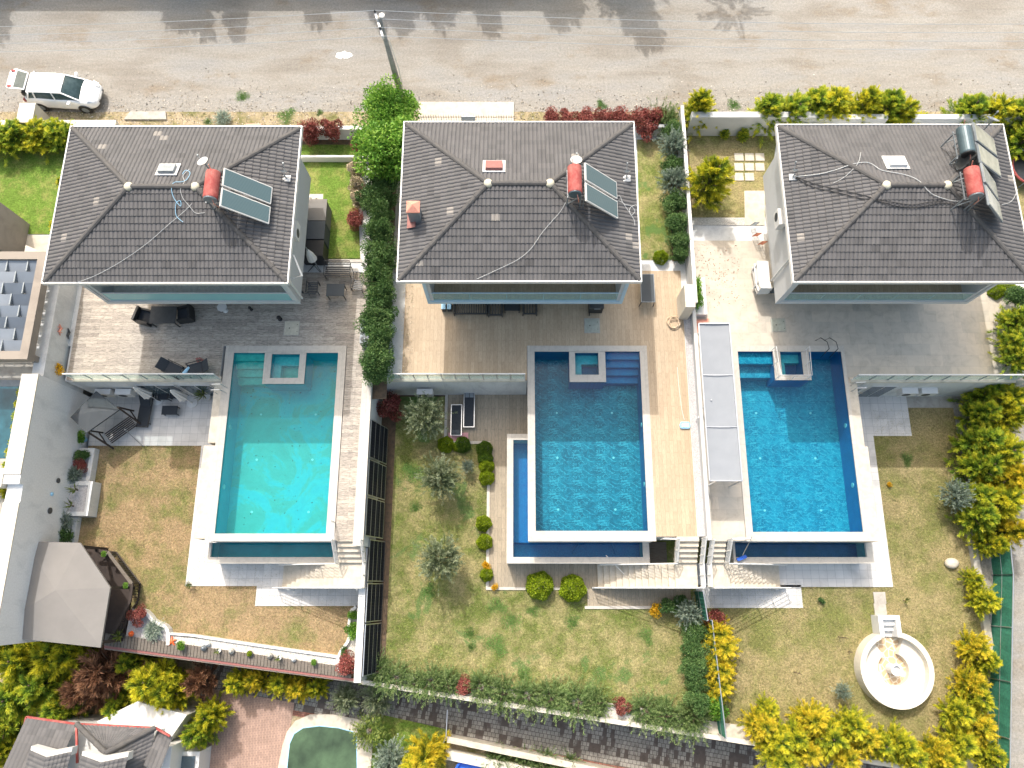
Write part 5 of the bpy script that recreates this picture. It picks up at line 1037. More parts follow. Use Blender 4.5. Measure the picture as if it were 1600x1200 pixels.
mb=MB();mb.tube([P(195,671,zt+2.0),P(224,698,zt+.05)],.02,6);one('washing_pole',mb,MT['zinc'],'thin leaning pole between the tiled terrace and the dry lawn','pole')
# middle lower terrace loungers
def low(u,v,h):return P(u,v,zt+h)[:2]+(zt,)
lounger('flat black sun lounger with head pads, right one by the olive tree',low(733,640,.3),0,back=.02,L=2.0,group='loungers of the middle villa')
lounger('flat black sun lounger on a pink mat, left one by the olive tree',low(713,656,.3),R(180),back=.05,L=1.75,group='loungers of the middle villa')
for i,u in enumerate((730,737)):
    x,y,_=low(u,615,.4);one('head_pad',MB().cbox((x,y,zt+.36),(.22,.42,.05)),MT['zinc'],('left' if i==0 else 'right')+' grey head pad at the top of the right lounger','cushion','grey head pads')
x,y,_=low(716,683,0);one('floor_mat',MB().box(x-.55,x+.55,y-.22,y+.25,zt,zt+.02),MT['pink'],'pink mat under the left lounger of the middle villa','mat')
# ---------------- pots and statuettes ----------------
def pot(u,v,z,label,key='yucca',r=.16,h=.28,mt='dark',ph=.5,pw=.6,frac=.5):
    x,y,_=P(u,v,z);t=thing('potted_plant',label,'potted plant',(x,y,z));obj('pot',MB().lathe((x,y,z),[(r*.7,0),(r,h),(r*.85,h),(r*.8,h-.04),(0,h-.04)],14),MT[mt],t)
    K=KIND[key];c=bpy.data.objects.new('foliage',K['me'][0]);COL.objects.link(c);c.parent=t;c.location=(0,0,h-.05);s=pw/(2*K['rad']);c.scale=(s,s,ph/K['h']);return t
pot(327,622,zt,'spiky palm like plant in a pot at the corner of the left tiled terrace','yucca',.2,.35,'white',.9,1.1)
pot(133,687,zt,'yellow green plant in a blue glazed pot at the terrace corner','shrub',.2,.35,'lblue',.6,.7)
pot(94,580,0.02,'yellow flowering plant by the west end of the left balustrade','yflower',.18,.25,'white',.5,.8)
pot(165,866,ZL+1.0,'small green potted plant on the gazebo railing, rear one','shrub',.1,.15,'white',.2,.3);pot(199,915,ZL+1.0,'small green potted plant on the gazebo railing, front one','shrub',.1,.15,'white',.2,.3)
zs=ZL+.32
pot(193,993,zs,'spiky green plant in a dark pot beside the orange jar','yucca',.14,.2,'black',.6,.9)
pot(287,1008,zs,'bright green potted plant next to the orange starfish ornament','shrub',.12,.2,'white',.4,.45)
pot(344,1016,zs,'light green spiky potted plant, fourth item of the white strip','yucca',.11,.18,'white',.35,.5)
pot(392,1021,zs,'round cactus in a dark pot on the white strip','ball',.16,.2,'dark',.18,.26)
pot(438,1027,zs,'pale spiky potted plant in the middle of the white strip','yucca',.12,.2,'white',.35,.5)
pot(492,1034,zs,'green plant in a dark pot near the right end of the white strip','shrub',.14,.24,'dark',.2,.3)
for u,v,m_,r,l in ((320,1012,'zinc',.15,'dark grey glazed ball ornament on the white strip'),(326,1006,'white',.13,'pale glazed ball beside the dark grey ball'),(460,1030,'white',.13,'pale grey jar on the white strip'),(207,990,'orange',.14,'orange jar in the pebble bed by the gazebo'),(363,1017,'concrete',.16,'grey jar with a brown ornament beside it on the white strip'),(423,1024,'concrete',.16,'grey jar beside the pale spiky plant on the white strip')):
    x,y,_=P(u,v,zs);one('ornament_jar',MB().lathe((x,y,zs),[(r*.5,0),(r,r*.8),(r*.9,r*1.3),(r*.4,r*1.7),(r*.45,r*1.9),(0,r*1.8)],14),MT[m_],l,'ornament',smooth=True)
x,y,_=P(269,1002,zs);mb=MB()
for i in range(5):a=i*1.256+.4;mb.tube([(x,y,zs+.08),(x+.26*math.cos(a),y+.26*math.sin(a),zs+.04)],[.07,.015],6)
one('starfish_ornament',mb,MT['orange'],'orange starfish shaped ornament at the left end of the white strip','ornament')
def wallorn(u,v,label,mt,zf):
    z=zf;
    # lies against the east face of the west wall
    a=(u-807)/F;b=(600-v)/F;tt=XB/a;yy=(S_+b*C_)*tt;zz=CH+(-C_+b*S_)*tt
    return Vector((XB+.02,yy,zz))
for u,v,m_,r,l in ((90,751,'dark',.13,'upper dark round lamp on the west wall beside the planters'),(77,798,'dark',.16,'lower dark round lamp on the west wall beside the planters'),(80,772,'lblue',.1,'small turquoise round ornament on the west wall')):
    p=wallorn(u,v,l,m_,0);one('wall_lamp' if m_=='dark' else 'wall_ornament',MB().lathe(p,[(0,0),(r,.0),(r,.05),(r*.6,.08),(0,.09)],14,'X'),MT[m_],l,'wall lamp' if m_=='dark' else 'ornament')
for u,v,m_,l in ((92,516,'copper','orange lizard shaped ornament on the shaded west wall'),(105,522,'dark','small dark ornament beside the orange lizard on the west wall')):
    p=wallorn(u,v,l,m_,0);mb=MB();mb.tube([p+Vector((.03,.3,.1)),p+Vector((.05,.1,-.05)),p+Vector((.05,-.1,.05)),p+Vector((.03,-.25,-.1))],[.02,.07,.06,.02],7)
    if m_=='copper':
        for k in (-.12,.12):mb.tube([p+Vector((.04,k,.2)),p+Vector((.04,k+.05,-.2))],.02,5)
    one('wall_ornament',mb,MT[m_],l,'ornament')
# round fire pit seat
x,y,_=P(1398,1046,ZL+.5);t=thing('fire_pit_seat','round white sunken seating ring with steps and flagstone floor in the right lawn','fire pit',(x,y,ZL));ro,ri,hh=1.83,1.58,.78;n=56
def ring(mb,r0,r1,z0,z1,a0=0,a1=2*math.pi,n=56):
    vs=[];fs=[];full=abs(a1-a0-2*math.pi)<1e-3
    for i in range(n+1):
        a=a0+(a1-a0)*i/n;cc,ss=math.cos(a),math.sin(a)
        vs+=[(x+r0*cc,y+r0*ss,z0),(x+r1*cc,y+r1*ss,z0),(x+r1*cc,y+r1*ss,z1),(x+r0*cc,y+r0*ss,z1)]
    for i in range(n):
        k=i*4;fs+=[(k+3,k+2,k+6,k+7),(k+1,k+5,k+6,k+2),(k,k+3,k+7,k+4),(k,k+4,k+5,k+1)]
    if not full:fs+=[(0,1,2,3),(n*4,n*4+3,n*4+2,n*4+1)]
    mb.add(vs,fs)
g0=R(90+22);mb=MB();ring(mb,ri,ro,ZL,ZL+hh,g0,g0+2*math.pi-R(38));obj('outer_wall',mb,MT['plaster'],t)
g1=R(90+33);mb=MB();ring(mb,.78,ri,ZL,ZL+.38,g1,g1+2*math.pi-R(58));obj('bench',mb,MT['plaster'],t)
mb=MB();mb.lathe((x,y,ZL),[(ri-.01,0),(ri-.01,.05),(0,.05)],48);obj('flagstone_floor',mb,MT['flag'],t)
mb=MB();mb.lathe((x+.0,y,ZL+.05),[(.26,0),(.24,.5),(.3,.62),(.3,.68),(.2,.68),(.18,.5),(0,.5)],24);obj('fire_bowl',mb,MT['white'],t)
mb=MB();xs=x-.1
for i in range(3):mb.box(xs-.33,xs+.33,y+1.55+.28*i-.0,y+1.83+.28*i,ZL,ZL+.18+.2*i)
mb.box(xs-.33,xs+.33,y+2.39,y+2.6,ZL,ZL+.78);mb.box(xs-.55,xs-.33,y+1.55,y+2.6,ZL,ZL+.8);mb.box(xs+.33,xs+.55,y+1.55,y+2.6,ZL,ZL+.8);obj('entry_step',mb,MT['white'],t)
# boulder
x,y,_=P(1487,880,ZL+.15);q=np.random.RandomState(3);mb=MB();vs=[];n=12;m=7;fs=[]
for j in range(m+1):
    for k in range(n):
        a=2*math.pi*k/n;b=math.pi*j/m;r=1+.12*q.rand();vs.append((x+.36*r*math.sin(b)*math.cos(a),y+.27*r*math.sin(b)*math.sin(a),ZL+.15+.22*r*math.cos(b)))
for j in range(m):
    for k in range(n):fs.append((j*n+k,(j+1)*n+k,(j+1)*n+(k+1)%n,j*n+(k+1)%n))
mb.add(vs,fs);one('boulder',mb,MT['stone'],'single pale boulder on the right lawn','rock',smooth=True)
# ---------------- gazebo ----------------
zg=-.35;gp=[P(38,846,zg),P(125,848,zg),P(172,918,zg),P(157,1012,zg),P(-25,992,zg)];ce=P(100,930,zg+.5)
gx=sum(p[0] for p in gp)/5;gy=sum(p[1] for p in gp)/5
t=thing('gazebo','grey canvas roofed gazebo with dark timber frame in the corner of the left garden','gazebo',(gx,gy,ZL));mb=MB();n=5
mb.add([*gp,(gx,gy,zg+.35),*[(p[0],p[1],zg-.12) for p in gp]],[(i,n,(i+1)%n)[::1] if 0 else (i,(i+1)%n,5) for i in range(5)]+[(i,6+i,6+(i+1)%n,(i+1)%n) for i in range(5)]);obj('canvas_roof',mb,MT['canvas'],t)
ps=[(p[0]+(gx-p[0])*.08,p[1]+(gy-p[1])*.08) for p in gp]
for p in ps:m=MB();m.box(p[0]-.07,p[0]+.07,p[1]-.07,p[1]+.07,ZL,zg-.1);obj('post',m,MT['darkwood'],t)
mb=MB()
for i in range(5):a,b=ps[i],ps[(i+1)%5];mb.bar((*a,zg-.2),(*b,zg-.2),.1);mb.bar((a[0],a[1],zg-.2),((gx,gy,zg+.2)),.08)
obj('roof_beam',mb,MT['darkwood'],t)
dk=[P(38,850,ZL),P(166,858,ZL+.1),P(208,912,ZL+.1),P(205,940,ZL),P(196,1004,ZL),P(0,990,ZL)];mb=MB();mb.prism([(p[0],p[1]) for p in dk],ZL,ZL+.12);obj('timber_floor',mb,MT['darkwood'],t)
rl=[P(136,859,ZL+1.),P(168,862,ZL+1.),P(206,912,ZL+1.),P(203,938,ZL+1.),P(170,1003,ZL+1.)]
for i in range(4):
    a,b=Vector(rl[i]),Vector(rl[i+1]);mb=MB();mb.bar(a,b,.16,.06);z=Vector((0,0,-.85));mb.bar(a+z,b+z,.08)
    if i in (0,3):mb.bar(a,b+z,.05);mb.bar(b,a+z,.05);mb.bar(a.lerp(b,.5),a.lerp(b,.5)+z,.05)
    else:
        k=int((b-a).length/.12)
        for j in range(k):c_=a.lerp(b,j/k);mb.bar(c_,c_+z,.09,.03)
    obj('railing',mb,MT['darkwood'] if i!=1 else MT['wood'],t)
# ---------------- parked car ----------------
t=thing('parked_car','white hatchback with raised tailgate parked at the roadside','car',(0,0,0))
def loft(secs,mats=None,closed=True):
    mb=MB();n=len(secs[0]);vs=[p for s in secs for p in s];fs=[]
    for i in range(len(secs)-1):
        for k in range(n if closed else n-1):a=i*n+k;b=i*n+(k+1)%n;fs.append((a,a+n,b+n,b))
    if closed:fs.append(tuple(range(n)));fs.append(tuple(range((len(secs)-1)*n,len(secs)*n))[::-1])
    return mb.add(vs,fs)
# body stations: x, half width, hood/belt height, bottom
st=[(-2.02,.66,.84,.42),(-1.95,.78,.96,.30),(-1.7,.85,1.02,.24),(-1.2,.88,1.03,.22),(-.4,.885,1.02,.20),(.4,.885,.99,.20),(.95,.88,.96,.20),(1.35,.86,.86,.22),(1.75,.80,.77,.24),(1.98,.68,.68,.28),(2.10,.50,.58,.34)]
def sec(x,w,h,b):
    return [(x,-w*.9,b),(x,-w,b+.12),(x,-w,(b+h)/2),(x,-w*.965,h-.08),(x,-w*.86,h-.01),(x,-w*.4,h+.035),(x,0,h+.045),(x,w*.4,h+.035),(x,w*.86,h-.01),(x,w*.965,h-.08),(x,w,(b+h)/2),(x,w,b+.12),(x,w*.9,b)]
body=obj('body',loft([sec(*s) for s in st]),MT['carw'],t,smooth=True)
m=body.modifiers.new('s','SUBSURF');m.levels=1;m.render_levels=2
cs=[(-1.82,.72,.99,.60,1.14),(-1.58,.76,.99,.60,1.36),(-1.0,.78,.93,.61,1.45),(-.3,.79,.93,.62,1.475),(.25,.78,.92,.60,1.43),(.45,.77,.92,.57,1.36),(1.18,.72,.90,.66,.93)]
def csec(x,wb,zb,wt,zt):return [(x,-wb,zb-.04),(x,-(wb+wt)/2-.01,(zb+zt)/2),(x,-wt,zt-.03),(x,-wt*.85,zt),(x,0,zt+.02),(x,wt*.85,zt),(x,wt,zt-.03),(x,(wb+wt)/2+.01,(zb+zt)/2),(x,wb,zb-.04)]
obj('glasshouse',loft([csec(*c) for c in cs]),MT['carglass'],t,smooth=True)
rs=[(-1.66,.60,1.33),(-1.5,.605,1.40),(-1.,.62,1.463),(-.3,.63,1.49),(.2,.615,1.455),(.4,.59,1.41)]
mb=MB();vs=[];fs=[]
for x,w,z in rs:vs+=[(x,-w-.03,z-.06),(x,-w*.86,z+.012),(x,0,z+.03),(x,w*.86,z+.012),(x,w+.03,z-.06)]
for i in range(len(rs)-1):
    for k in range(4):a=i*5+k;fs.append((a,a+5,a+6,a+1))
mb.add(vs,fs);obj('roof_panel',mb,MT['carw'],t,smooth=True)
mb=MB()
for s in (-1,1):
    mb.bar((1.2,s*.71,.93),(.38,s*.60,1.40),.07,.05);mb.bar((-1.25,s*.79,.94),(-1.2,s*.63,1.42),.09,.03);mb.bar((-.1,s*.805,.94),(-.15,s*.64,1.45),.06,.03);mb.bar((-1.72,s*.745,1.0),(-1.5,s*.63,1.37),.3,.05);mb.bar((.4,s*.61,1.4),(-1.6,s*.61,1.36),.05)
obj('pillar',mb,MT['carw'],t)
for x in (-1.28,1.28):
    for s in (-1,1):
        m=MB();m.lathe((x,s*.80-.1,.31),[(.0,0),(.31,0),(.315,.03),(.315,.17),(.30,.2),(0,.2)],24,'Y');w_=obj('wheel',m,MT['rubber'],t)
        m=MB();m.lathe((x,s*.80-.105 if s<0 else s*.80+.095,.31),[(0,0),(.19,0),(.21,.01),(0,.012)],20,'Y');obj('rim',m,MT['zinc'],w_)
        m=MB();m.lathe((x,s*.885-.01,.31),[(0,0),(.37,0),(.37,.02),(0,.02)],24,'Y');obj('wheel_arch',m,MT['black'],t)
for s in (-1,1):
    m=MB();m.add([(1.62,s*.80,.72),(1.95,s*.66,.66),(2.02,s*.42,.665),(1.84,s*.40,.76),(1.66,s*.70,.80)],[(0,1,2,3,4) if s<0 else (4,3,2,1,0)]);m.v=[(a,b,c+.075) for a,b,c in m.v];obj('headlight',m,MT['steel'],t)
    m=MB();m.cbox((.72,s*.98,.98),(.14,.22,.13),rz=s*.2);obj('side_mirror',m,MT['carw'],t)
    m=MB();m.cbox((-1.98,s*.72,.78),(.1,.16,.2));obj('tail_light',m,MT['red'],t)
obj('grille',MB().box(2.04,2.125,-.42,.42,.42,.52),MT['black'],t);obj('number_plate',MB().box(2.12,2.14,-.26,.26,.5,.6),MT['white'],t)
obj('boot_opening',MB().box(-1.99,-1.7,-.6,.6,.72,1.2),MT['black'],t)
# raised tailgate, hinged at the rear roof edge
m=MB();vs=[];A=Vector((-1.66,0,1.42));d1=Vector((-.98,0,.28)).normalized()
def tg(s,yw,up=0.):return tuple(A+d1*s*.88+Vector((.1*0,yw,up+.0)))
prof=[(0,.56),(.3,.60),(.62,.64),(.68,.66),(.95,.62),(1.12,.52)];secs=[]
for s_,wv in prof:
    dz=.0 if s_<.7 else -(s_-.65)*.35
    secs.append([tuple(Vector(tg(s_,-wv))+Vector((0,0,dz))),tuple(Vector(tg(s_,wv))+Vector((0,0,dz))),tuple(Vector(tg(s_,wv))+Vector((0,0,dz+.07))),tuple(Vector(tg(s_,-wv))+Vector((0,0,dz+.07)))])
tgt=obj('tailgate',loft(secs),MT['carw'],t)
m=MB();q=[Vector(tg(.04,-.5)),Vector(tg(.04,.5)),Vector(tg(.60,.54)),Vector(tg(.60,-.54))];m.add([tuple(a+Vector((0,0,.085))) for a in q],[(0,1,2,3)]);m.add([tuple(a+Vector((0,0,.08))) for a in q],[(3,2,1,0)]);obj('rear_window',m,MT['carglass'],tgt)
for s in (-1,1):m=MB();p=Vector(tg(.85,s*.5))+Vector((0,0,.01));m.cbox(p,(.2,.13,.08),ry=.2);obj('tail_light',m,MT['red'],tgt)
t.location=(-26.05,27.45,0);t.rotation_euler=(0,0,R(-3.5))
# ---------------- utility pole and wires ----------------
bx,by=-6.5,26.9;hp=8.0
t=thing('utility_pole','leaning looking tall grey concrete utility pole at the road edge','utility pole',(bx,by,0));obj('shaft',MB().tube([(bx,by,-.1),(bx,by-.45,hp*.5),(bx,by-.9,hp)],[.19,.15,.10],12),MT['pole'],t,smooth=True)
by-=.9;mb=MB();mb.bar((bx-.25,by+.45,hp-.2),(bx+.2,by-1.0,hp-.2),.1);obj('cross_arm',mb,MT['white'],t)
ins=[]
for i in range(4):
    f=i/3;p=Vector((bx-.25,by+.45,hp-.15)).lerp(Vector((bx+.2,by-1.0,hp-.15)),f);ins.append(p);obj('insulator',MB().lathe(p,[(.05,0),(.07,.06),(.04,.12),(0,.15)],8),MT['white' if i%2 else 'dark'],t)
obj('lamp_bracket',MB().lathe((bx+.12,by+.1,hp),[(.0,0),(.14,.0),(.14,.06),(.05,.1),(0,.1)],12),MT['white'],t)
mb=MB();mb.tube([(bx+.2,by+.1,hp*.8),(bx+.28,by+.4,hp*.5),(bx+.2,by+.7,hp*.25)],.02,5);obj('conduit',mb,MT['cable'],t)
for i,p in enumerate(ins):
    for s,xe in ((-1,-40.),(1,35.)):
        n=24;pts=[]
        for k in range(n+1):
            f=k/n;pts.append(Vector((p.x+(xe-p.x)*f,p.y+(-.6 if s>0 else -.9)*f,p.z+.12-4*.5*f*(1-f))))
        one('overhead_wire',MB().tube(pts,.014,4),MT['cable'],'%s overhead wire from the north running %s from the utility pole'%(ORD[i],'west' if s<0 else 'east'),'wire','overhead wires along the road')
mb=MB();a=P(537,86);q=random.Random(2);pts=[(a[0]+(.3+.22*q.random())*math.cos(k*.21)*1.15,a[1]+(.16+.14*q.random())*math.sin(k*.21),0) for k in range(30)];mb.prism(pts,0,.012);one('lime_patch',mb,MT['white'],'ragged white splash of lime on the gravel road','paint patch')
# ---------------- left neighbour ----------------
g=G('slate_glass_slab');slate=g.done(g.mix(.4,g.ramp(g.attr(),[(0,(.09,.11,.14)),(.6,(.15,.18,.22)),(1,(.30,.33,.37))]),g.ramp(g.noise(1.,5),[(.3,.7),(.7,1.2)]),'MULTIPLY'),.3)
zp=2.6;t=thing('pergola','beige framed pergola with slate coloured glass slab roof west of the left villa','pergola',(-27,13.5,0))
x1,y0,y1,x0=-23.95,10.75,16.5,-33.
mb=MB();f=.42
for b in ((x1-f,x1,y0,y1),(x0,x1-f,y0,y0+f),(x0,x1-f,y1-f,y1)):mb.box(*b,zp-.5,zp)
obj('frame',mb,MT['beige'],t)
mb=MB();xx=x1-f-.02;row=0;y=y1-f
q=random.Random(5)
rw=(y1-y0-2*f)/8
for r_ in range(8):
    x=xx+(.0 if r_%2 else .52)
    while x>x0+.5:
        w_=1.05;xa=max(x-w_,x0);xb=min(x,xx);mb.ct=q.random()
        if xb-xa>.1:
            ya=y-rw*(r_+1);mb.add([(xa+.03,ya+.05,zp-.34),(xb-.03,ya+.05,zp-.34),(xb-.03,ya+rw-.02,zp-.14),(xa+.03,ya+rw-.02,zp-.14)],[(0,1,2,3)])
        x-=w_
SL=mb;obj('roof_slab',mb,slate,t)
mb=MB()
for r_ in range(9):mb.box(x0,xx,y-rw*r_-.02,y-rw*r_+.02,zp-.36,zp-.3)
for i in range(0,len(SL.v),4):
    a=SL.v[i];b=SL.v[i+3];mb.box(a[0]-.06,a[0]-.0,a[1]-.02,b[1]+.02,zp-.3,zp-.12)
obj('glazing_bar',mb,MT['zinc'],t)
for a,b in ((x1-.3,y0+.3),(x1-.3,y1-.3),(x1-4,y0+.3)):m=MB();m.box(a-.15,a+.15,b-.15,b+.15,0,zp-.5);obj('post',m,MT['beige'],t)
t=thing('annex_house','beige flat roofed annex at the left edge of the picture','house',(-30,18,0));obj('wall',MB().box(-36,-27.0,17.0,19.4,0,2.9),MT['beige'],t);obj('roof_slab',MB().box(-36.2,-26.9,16.9,19.5,2.9,3.05),MT['beige'],t);obj('window',MB().box(-29,-28,16.86,16.9,1,2.2),MT['window'],t)
one('parapet_wall',MB().prism([(-26.2,16.6),(-24.2,16.6),(-24.2,16.75),(-26.2,17.6)],0,1.1),MT['plaster'],'sloping cream side wall between the annex and the neighbour paving','wall')
t=thing('swimming_pool','dark teal neighbour pool cut off by the left edge of the picture','pool',(-28,7,0));a=P(33,604);b=P(8,716);obj('water_surface',MB().prism([(-36,a[1]),(a[0],a[1]),(a[0]-.05,b[1]),(-36,b[1])],-.02,.02),simple('dark_teal_water',(.02,.09,.12),.06,var=.35,scale=1.5),t);obj('coping',MB().box(-36,a[0]+.05,a[1],a[1]+.35,0,.03).box(a[0],a[0]+.12,b[1],a[1],0,.03),MT['zinc'],t)
# ---------------- neighbour house at lower left ----------------
zr=-1.9;t=thing('neighbour_house','house with grey tiles, red trim and two dormers at the lower left corner','house',(-20.5,-7.6,ZA))
def W2(u,v,z):return Vector(P(u,v,z))
A=W2(42,1120,zr);B=W2(120,1131,zr);Cc=W2(243,1137,zr);D=W2(266,1150,zr)
r3=MB();r3.ct=.4
def slope(a,b,c,d,rows,roll=.2):
    # a,b eave; d,c top
    n=max(2,int((b-a).length/roll));K=5;pf=[0,.014,.018,.014,0]
    nn=(b-a).cross(d-a).normalized()
    if nn.z<0:nn=-nn
    for i in range(rows):
        t0,t1=i/rows,min(1,(i+1)/rows+.02);vs=[];tt=[]
        for k in range(n*K+1):
            s=k/(n*K);lo=a.lerp(d,t0).lerp(b.lerp(c,t0),s);hi=a.lerp(d,t1).lerp(b.lerp(c,t1),s);h=pf[k%K]
            vs+=[lo+nn*(-.01),lo+nn*(.035+h),hi+nn*(.008+h)];
        q=random.Random(i);base=len(r3.v);r3.v+=[tuple(v) for v in vs]
        for c_ in range(n*K):
            x_=base+c_*3;y_=x_+3;tv=random.Random(i*991+c_//(2*K)).uniform(.3,.93);r3.f+=[(x_,y_,y_+1,x_+1),(x_+1,y_+1,y_+2,x_+2)];r3.t+=[0,tv];r3.m+=[0,0]
up=Vector((0,0,1));sd=Vector((-.12,-1,0)).normalized()
L=4.2;rise=1.5
A2=A+sd*L+up*rise;B2=B+sd*L+up*rise
slope(B,A,A2,B2,12)
W_=W2(15,1225,zr);slope(A,W_,A2+sd*.5,A2,10)
apex=W2(166,1176,zr+.95);slope(Cc,B+Vector((0,.0,.0)),apex,apex-(Cc-B).normalized()*.05,9)
E_=Cc+sd*3.5;slope(E_,Cc,apex,apex+sd*3,9)
slope(D+Vector((0,-.1,-.3)),Cc+Vector((0,-.15,-.3)),Cc+sd*1.6+up*.35,D+sd*1.6+up*.35,6)
roof=obj('roof',r3,MT['roof'],t)
mb=MB();capline(mb,B+up*.05,apex+up*.1);capline(mb,Cc+up*.05,apex+up*.1);capline(mb,apex+up*.08,apex+sd*3.2+up*.2);obj('ridge_cap',mb,MT['cap'],roof)
mb=MB()
for a,b in ((A,B),(B,Cc),(Cc,D),(A,W_),(B,B+sd*1.6+(Cc-B)*.2+up*.5)):mb.bar(a+up*.02,b+up*.02,.09)
obj('fascia',mb,MT['red'],t)
for i,(u0,u1,v) in enumerate(((48,112,1182),(128,200,1190))):
    a=W2(u0,v-10,zr+1.35);b=W2(u1,v-8,zr+1.35);m_=(a+b)/2+Vector((0,-.2,.0));mb=MB();th=Vector((0,0,-.16))
    for p,q_ in ((a,m_),(m_,b)):
        o=Vector((0,.17,0));mb.add([p-o,q_-o,q_+o,p+o,p-o+th*3,q_-o+th*3,q_+o+th*3,p+o+th*3],[(0,1,2,3),(7,6,5,4),(0,4,5,1),(1,5,6,2),(2,6,7,3),(3,7,4,0)])
    d=obj('dormer',mb,MT['white'],t);r3=MB();slope(a+sd*2,a,m_+up*.3,m_+sd*2+up*.3,6);slope(b,b+sd*2,m_+sd*2+up*.3,m_+up*.3,6);obj('dormer_roof',r3,MT['roof'],d)
ym=A.y
mb=MB();mb.prism([(A.x+.4,A.y-.4),(Cc.x-.3,Cc.y-.3),(Cc.x-.3,Cc.y-6),(A.x+.4,A.y-6)],ZA,zr-.7);mb.prism([(Cc.x-.3,Cc.y-1),(D.x-.2,D.y-.6),(D.x-.2,D.y-6),(Cc.x-.3,Cc.y-6)],ZA,zr-.8);obj('wall',mb,MT['white'],t)
a=W2(150,1128,-3.6);b=W2(214,1096,-3.6);c=W2(292,1117,-3.6);d=W2(262,1160,-3.6)
t2=thing('side_terrace','white walled side terrace beside the lower left house','terrace',(b.x,b.y,ZA));mb=MB();mb.prism([(a.x,a.y),(b.x,b.y),(c.x,c.y),(d.x,d.y)],ZA,-3.6);obj('terrace_block',mb,MT['white'],t2)
mb=MB();a=W2(262,1175,-4.);mb.box(a.x,a.x+1.6,a.y-2,a.y,ZA,-4.1);obj('porch',mb,MT['white'],t2);obj('skylight',MB().box(a.x+.2,a.x+1.4,a.y-.9,a.y-.2,-4.09,-4.02),MT['window'],t2)
# neighbour rounded pool
t=thing('swimming_pool','round cornered pool with murky green water at the bottom edge','pool',P(505,1170,ZA));zq=ZA+.03
def rp(pts):return [P(u,v,ZA) for u,v in pts]
outer=[(430,1225),(442,1165),(449,1143),(462,1126),(485,1116),(520,1116),(558,1123),(578,1130),(584,1140),(578,1225)];inner=[(446,1225),(453,1160),(460,1145),(474,1136),(500,1133),(530,1136),(552,1142),(558,1150),(560,1225)]
o_,i_=rp(outer),rp(inner);obj('pool_surround',MB().prism([(p[0],p[1]) for p in o_],ZA+.0,ZA+.1),MT['stone'],t);obj('pool_rim',MB().prism([(p[0],p[1]) for p in i_],ZA+.1,ZA+.115),MT['lblue'],t)
i2=[(p[0]*1+(P(505,1200,ZA)[0]-p[0])*.02,p[1]-.04) for p in i_];obj('water_surface',MB().prism(i2,ZA+.115,ZA+.125),simple('murky_green_pool_water',(.05,.085,.045),.05,var=.6,scale=.7),t)
# far side of the alley
t=thing('garden_wall','pale stone capped wall along the far side of the paved alley','wall',(0,-8.5,ZA));mb=MB()
xa=P(690,1150,ZA+.8)
def ay(x):return -8.05-(x+.3)*.19
mb.prism([(-3.6,ay(-3.6)-.05),(26,ay(26)-.05),(26,ay(26)-.35),(-3.6,ay(-3.6)-.35)],ZA,ZA+.9);obj('wall_body',mb,MT['stone'],t);mb=MB();mb.prism([(-3.6,ay(-3.6)-.75),(26,ay(26)-.75),(26,ay(26)-1.2),(-3.6,ay(-3.6)-1.2)],ZA,ZA+.7);obj('lower_ledge',mb,MT['plaster'],t)
mb=MB();p=P(739,1196,ZA+.5);mb.lathe((p[0],p[1]-.6,ZA),[(0,0),(1.0,.0),(1.05,.5),(.95,.5),(.9,.3),(0,.3)],28);one('paddling_pool',mb,MT['blue'],'bright blue round paddling pool at the bottom edge','paddling pool')
one('gate_post',MB().tube([P(699,1110,ZA+1.2),P(697,1150,ZA+1.2),P(692,1163,ZA+.9)],.03,6).tube([P(699,1110,ZA+1.2),P(699,1110,ZA+1.2)[:2]+(ZA,)],.03,6),MT['steel'],'thin white gate rail crossing the paved alley','gate')
# green net fences
def netfence(pts,h,z,label,lean=0):
    t=thing('net_fence',label,'fence',(*pts[0],z));mb=MB();
    for i in range(len(pts)-1):
        (xa,ya),(xb,yb)=pts[i],pts[i+1];n=24
        vs=[];fs=[]
        for k in range(n+1):
            f=k/n;x=xa+(xb-xa)*f;y=ya+(yb-ya)*f;w_=.02*math.sin(k*1.9)
            vs+=[(x+w_,y,z+.05),(x-w_,y,z+h-.03),(x+w_+.02,y,z+.05),(x-w_+.02,y,z+h-.03)]
        for k in range(n):a=k*4;fs+=[(a,a+4,a+5,a+1),(a+2,a+3,a+7,a+6)]
        mb.add(vs,fs)
    obj('net',mb,MT['green'],t)
    for i in range(len(pts)-1):
        (xa,ya),(xb,yb)=pts[i],pts[i+1];L=math.hypot(xb-xa,yb-ya);k=max(1,round(L/2.6));
        for j in range(k+1):
            x=xa+(xb-xa)*j/k;y=ya+(yb-ya)*j/k;m=MB();m.tube([(x-.04,y,z),(x-.04,y,z+h)],.025,6);obj('post',m,MT['steel'],t)
        m=MB();m.tube([(xa,ya,z+h),(xb,yb,z+h)],.03,6);m.tube([(xa-.03,ya,z+h*.5),(xb-.03,yb,z+h*.5)],.012,5);obj('top_rail',m,MT['steel'],t)
netfence([(25.6,9.),(25.0,.6),(23.0,-9.5)],1.7,ZL+.05,'long green net fence along the gravel lane east of the right villa')
netfence([(9.3,-.2),(9.45,-1.6)],1.9,ZL,'short green net fence under the stair landing between the middle and right gardens')
netfence([(9.75,-1.6),(10.05,-7.)],1.5,ZL,'green net fence hidden behind the hedge dividing the two southern lawns')
one('concrete_strip',MB().box(24.0,24.35,-4,3,ZL-.1,ZL+.25),MT['concrete'],'pale concrete plinth showing between the hedge conifers beside the green fence','plinth')
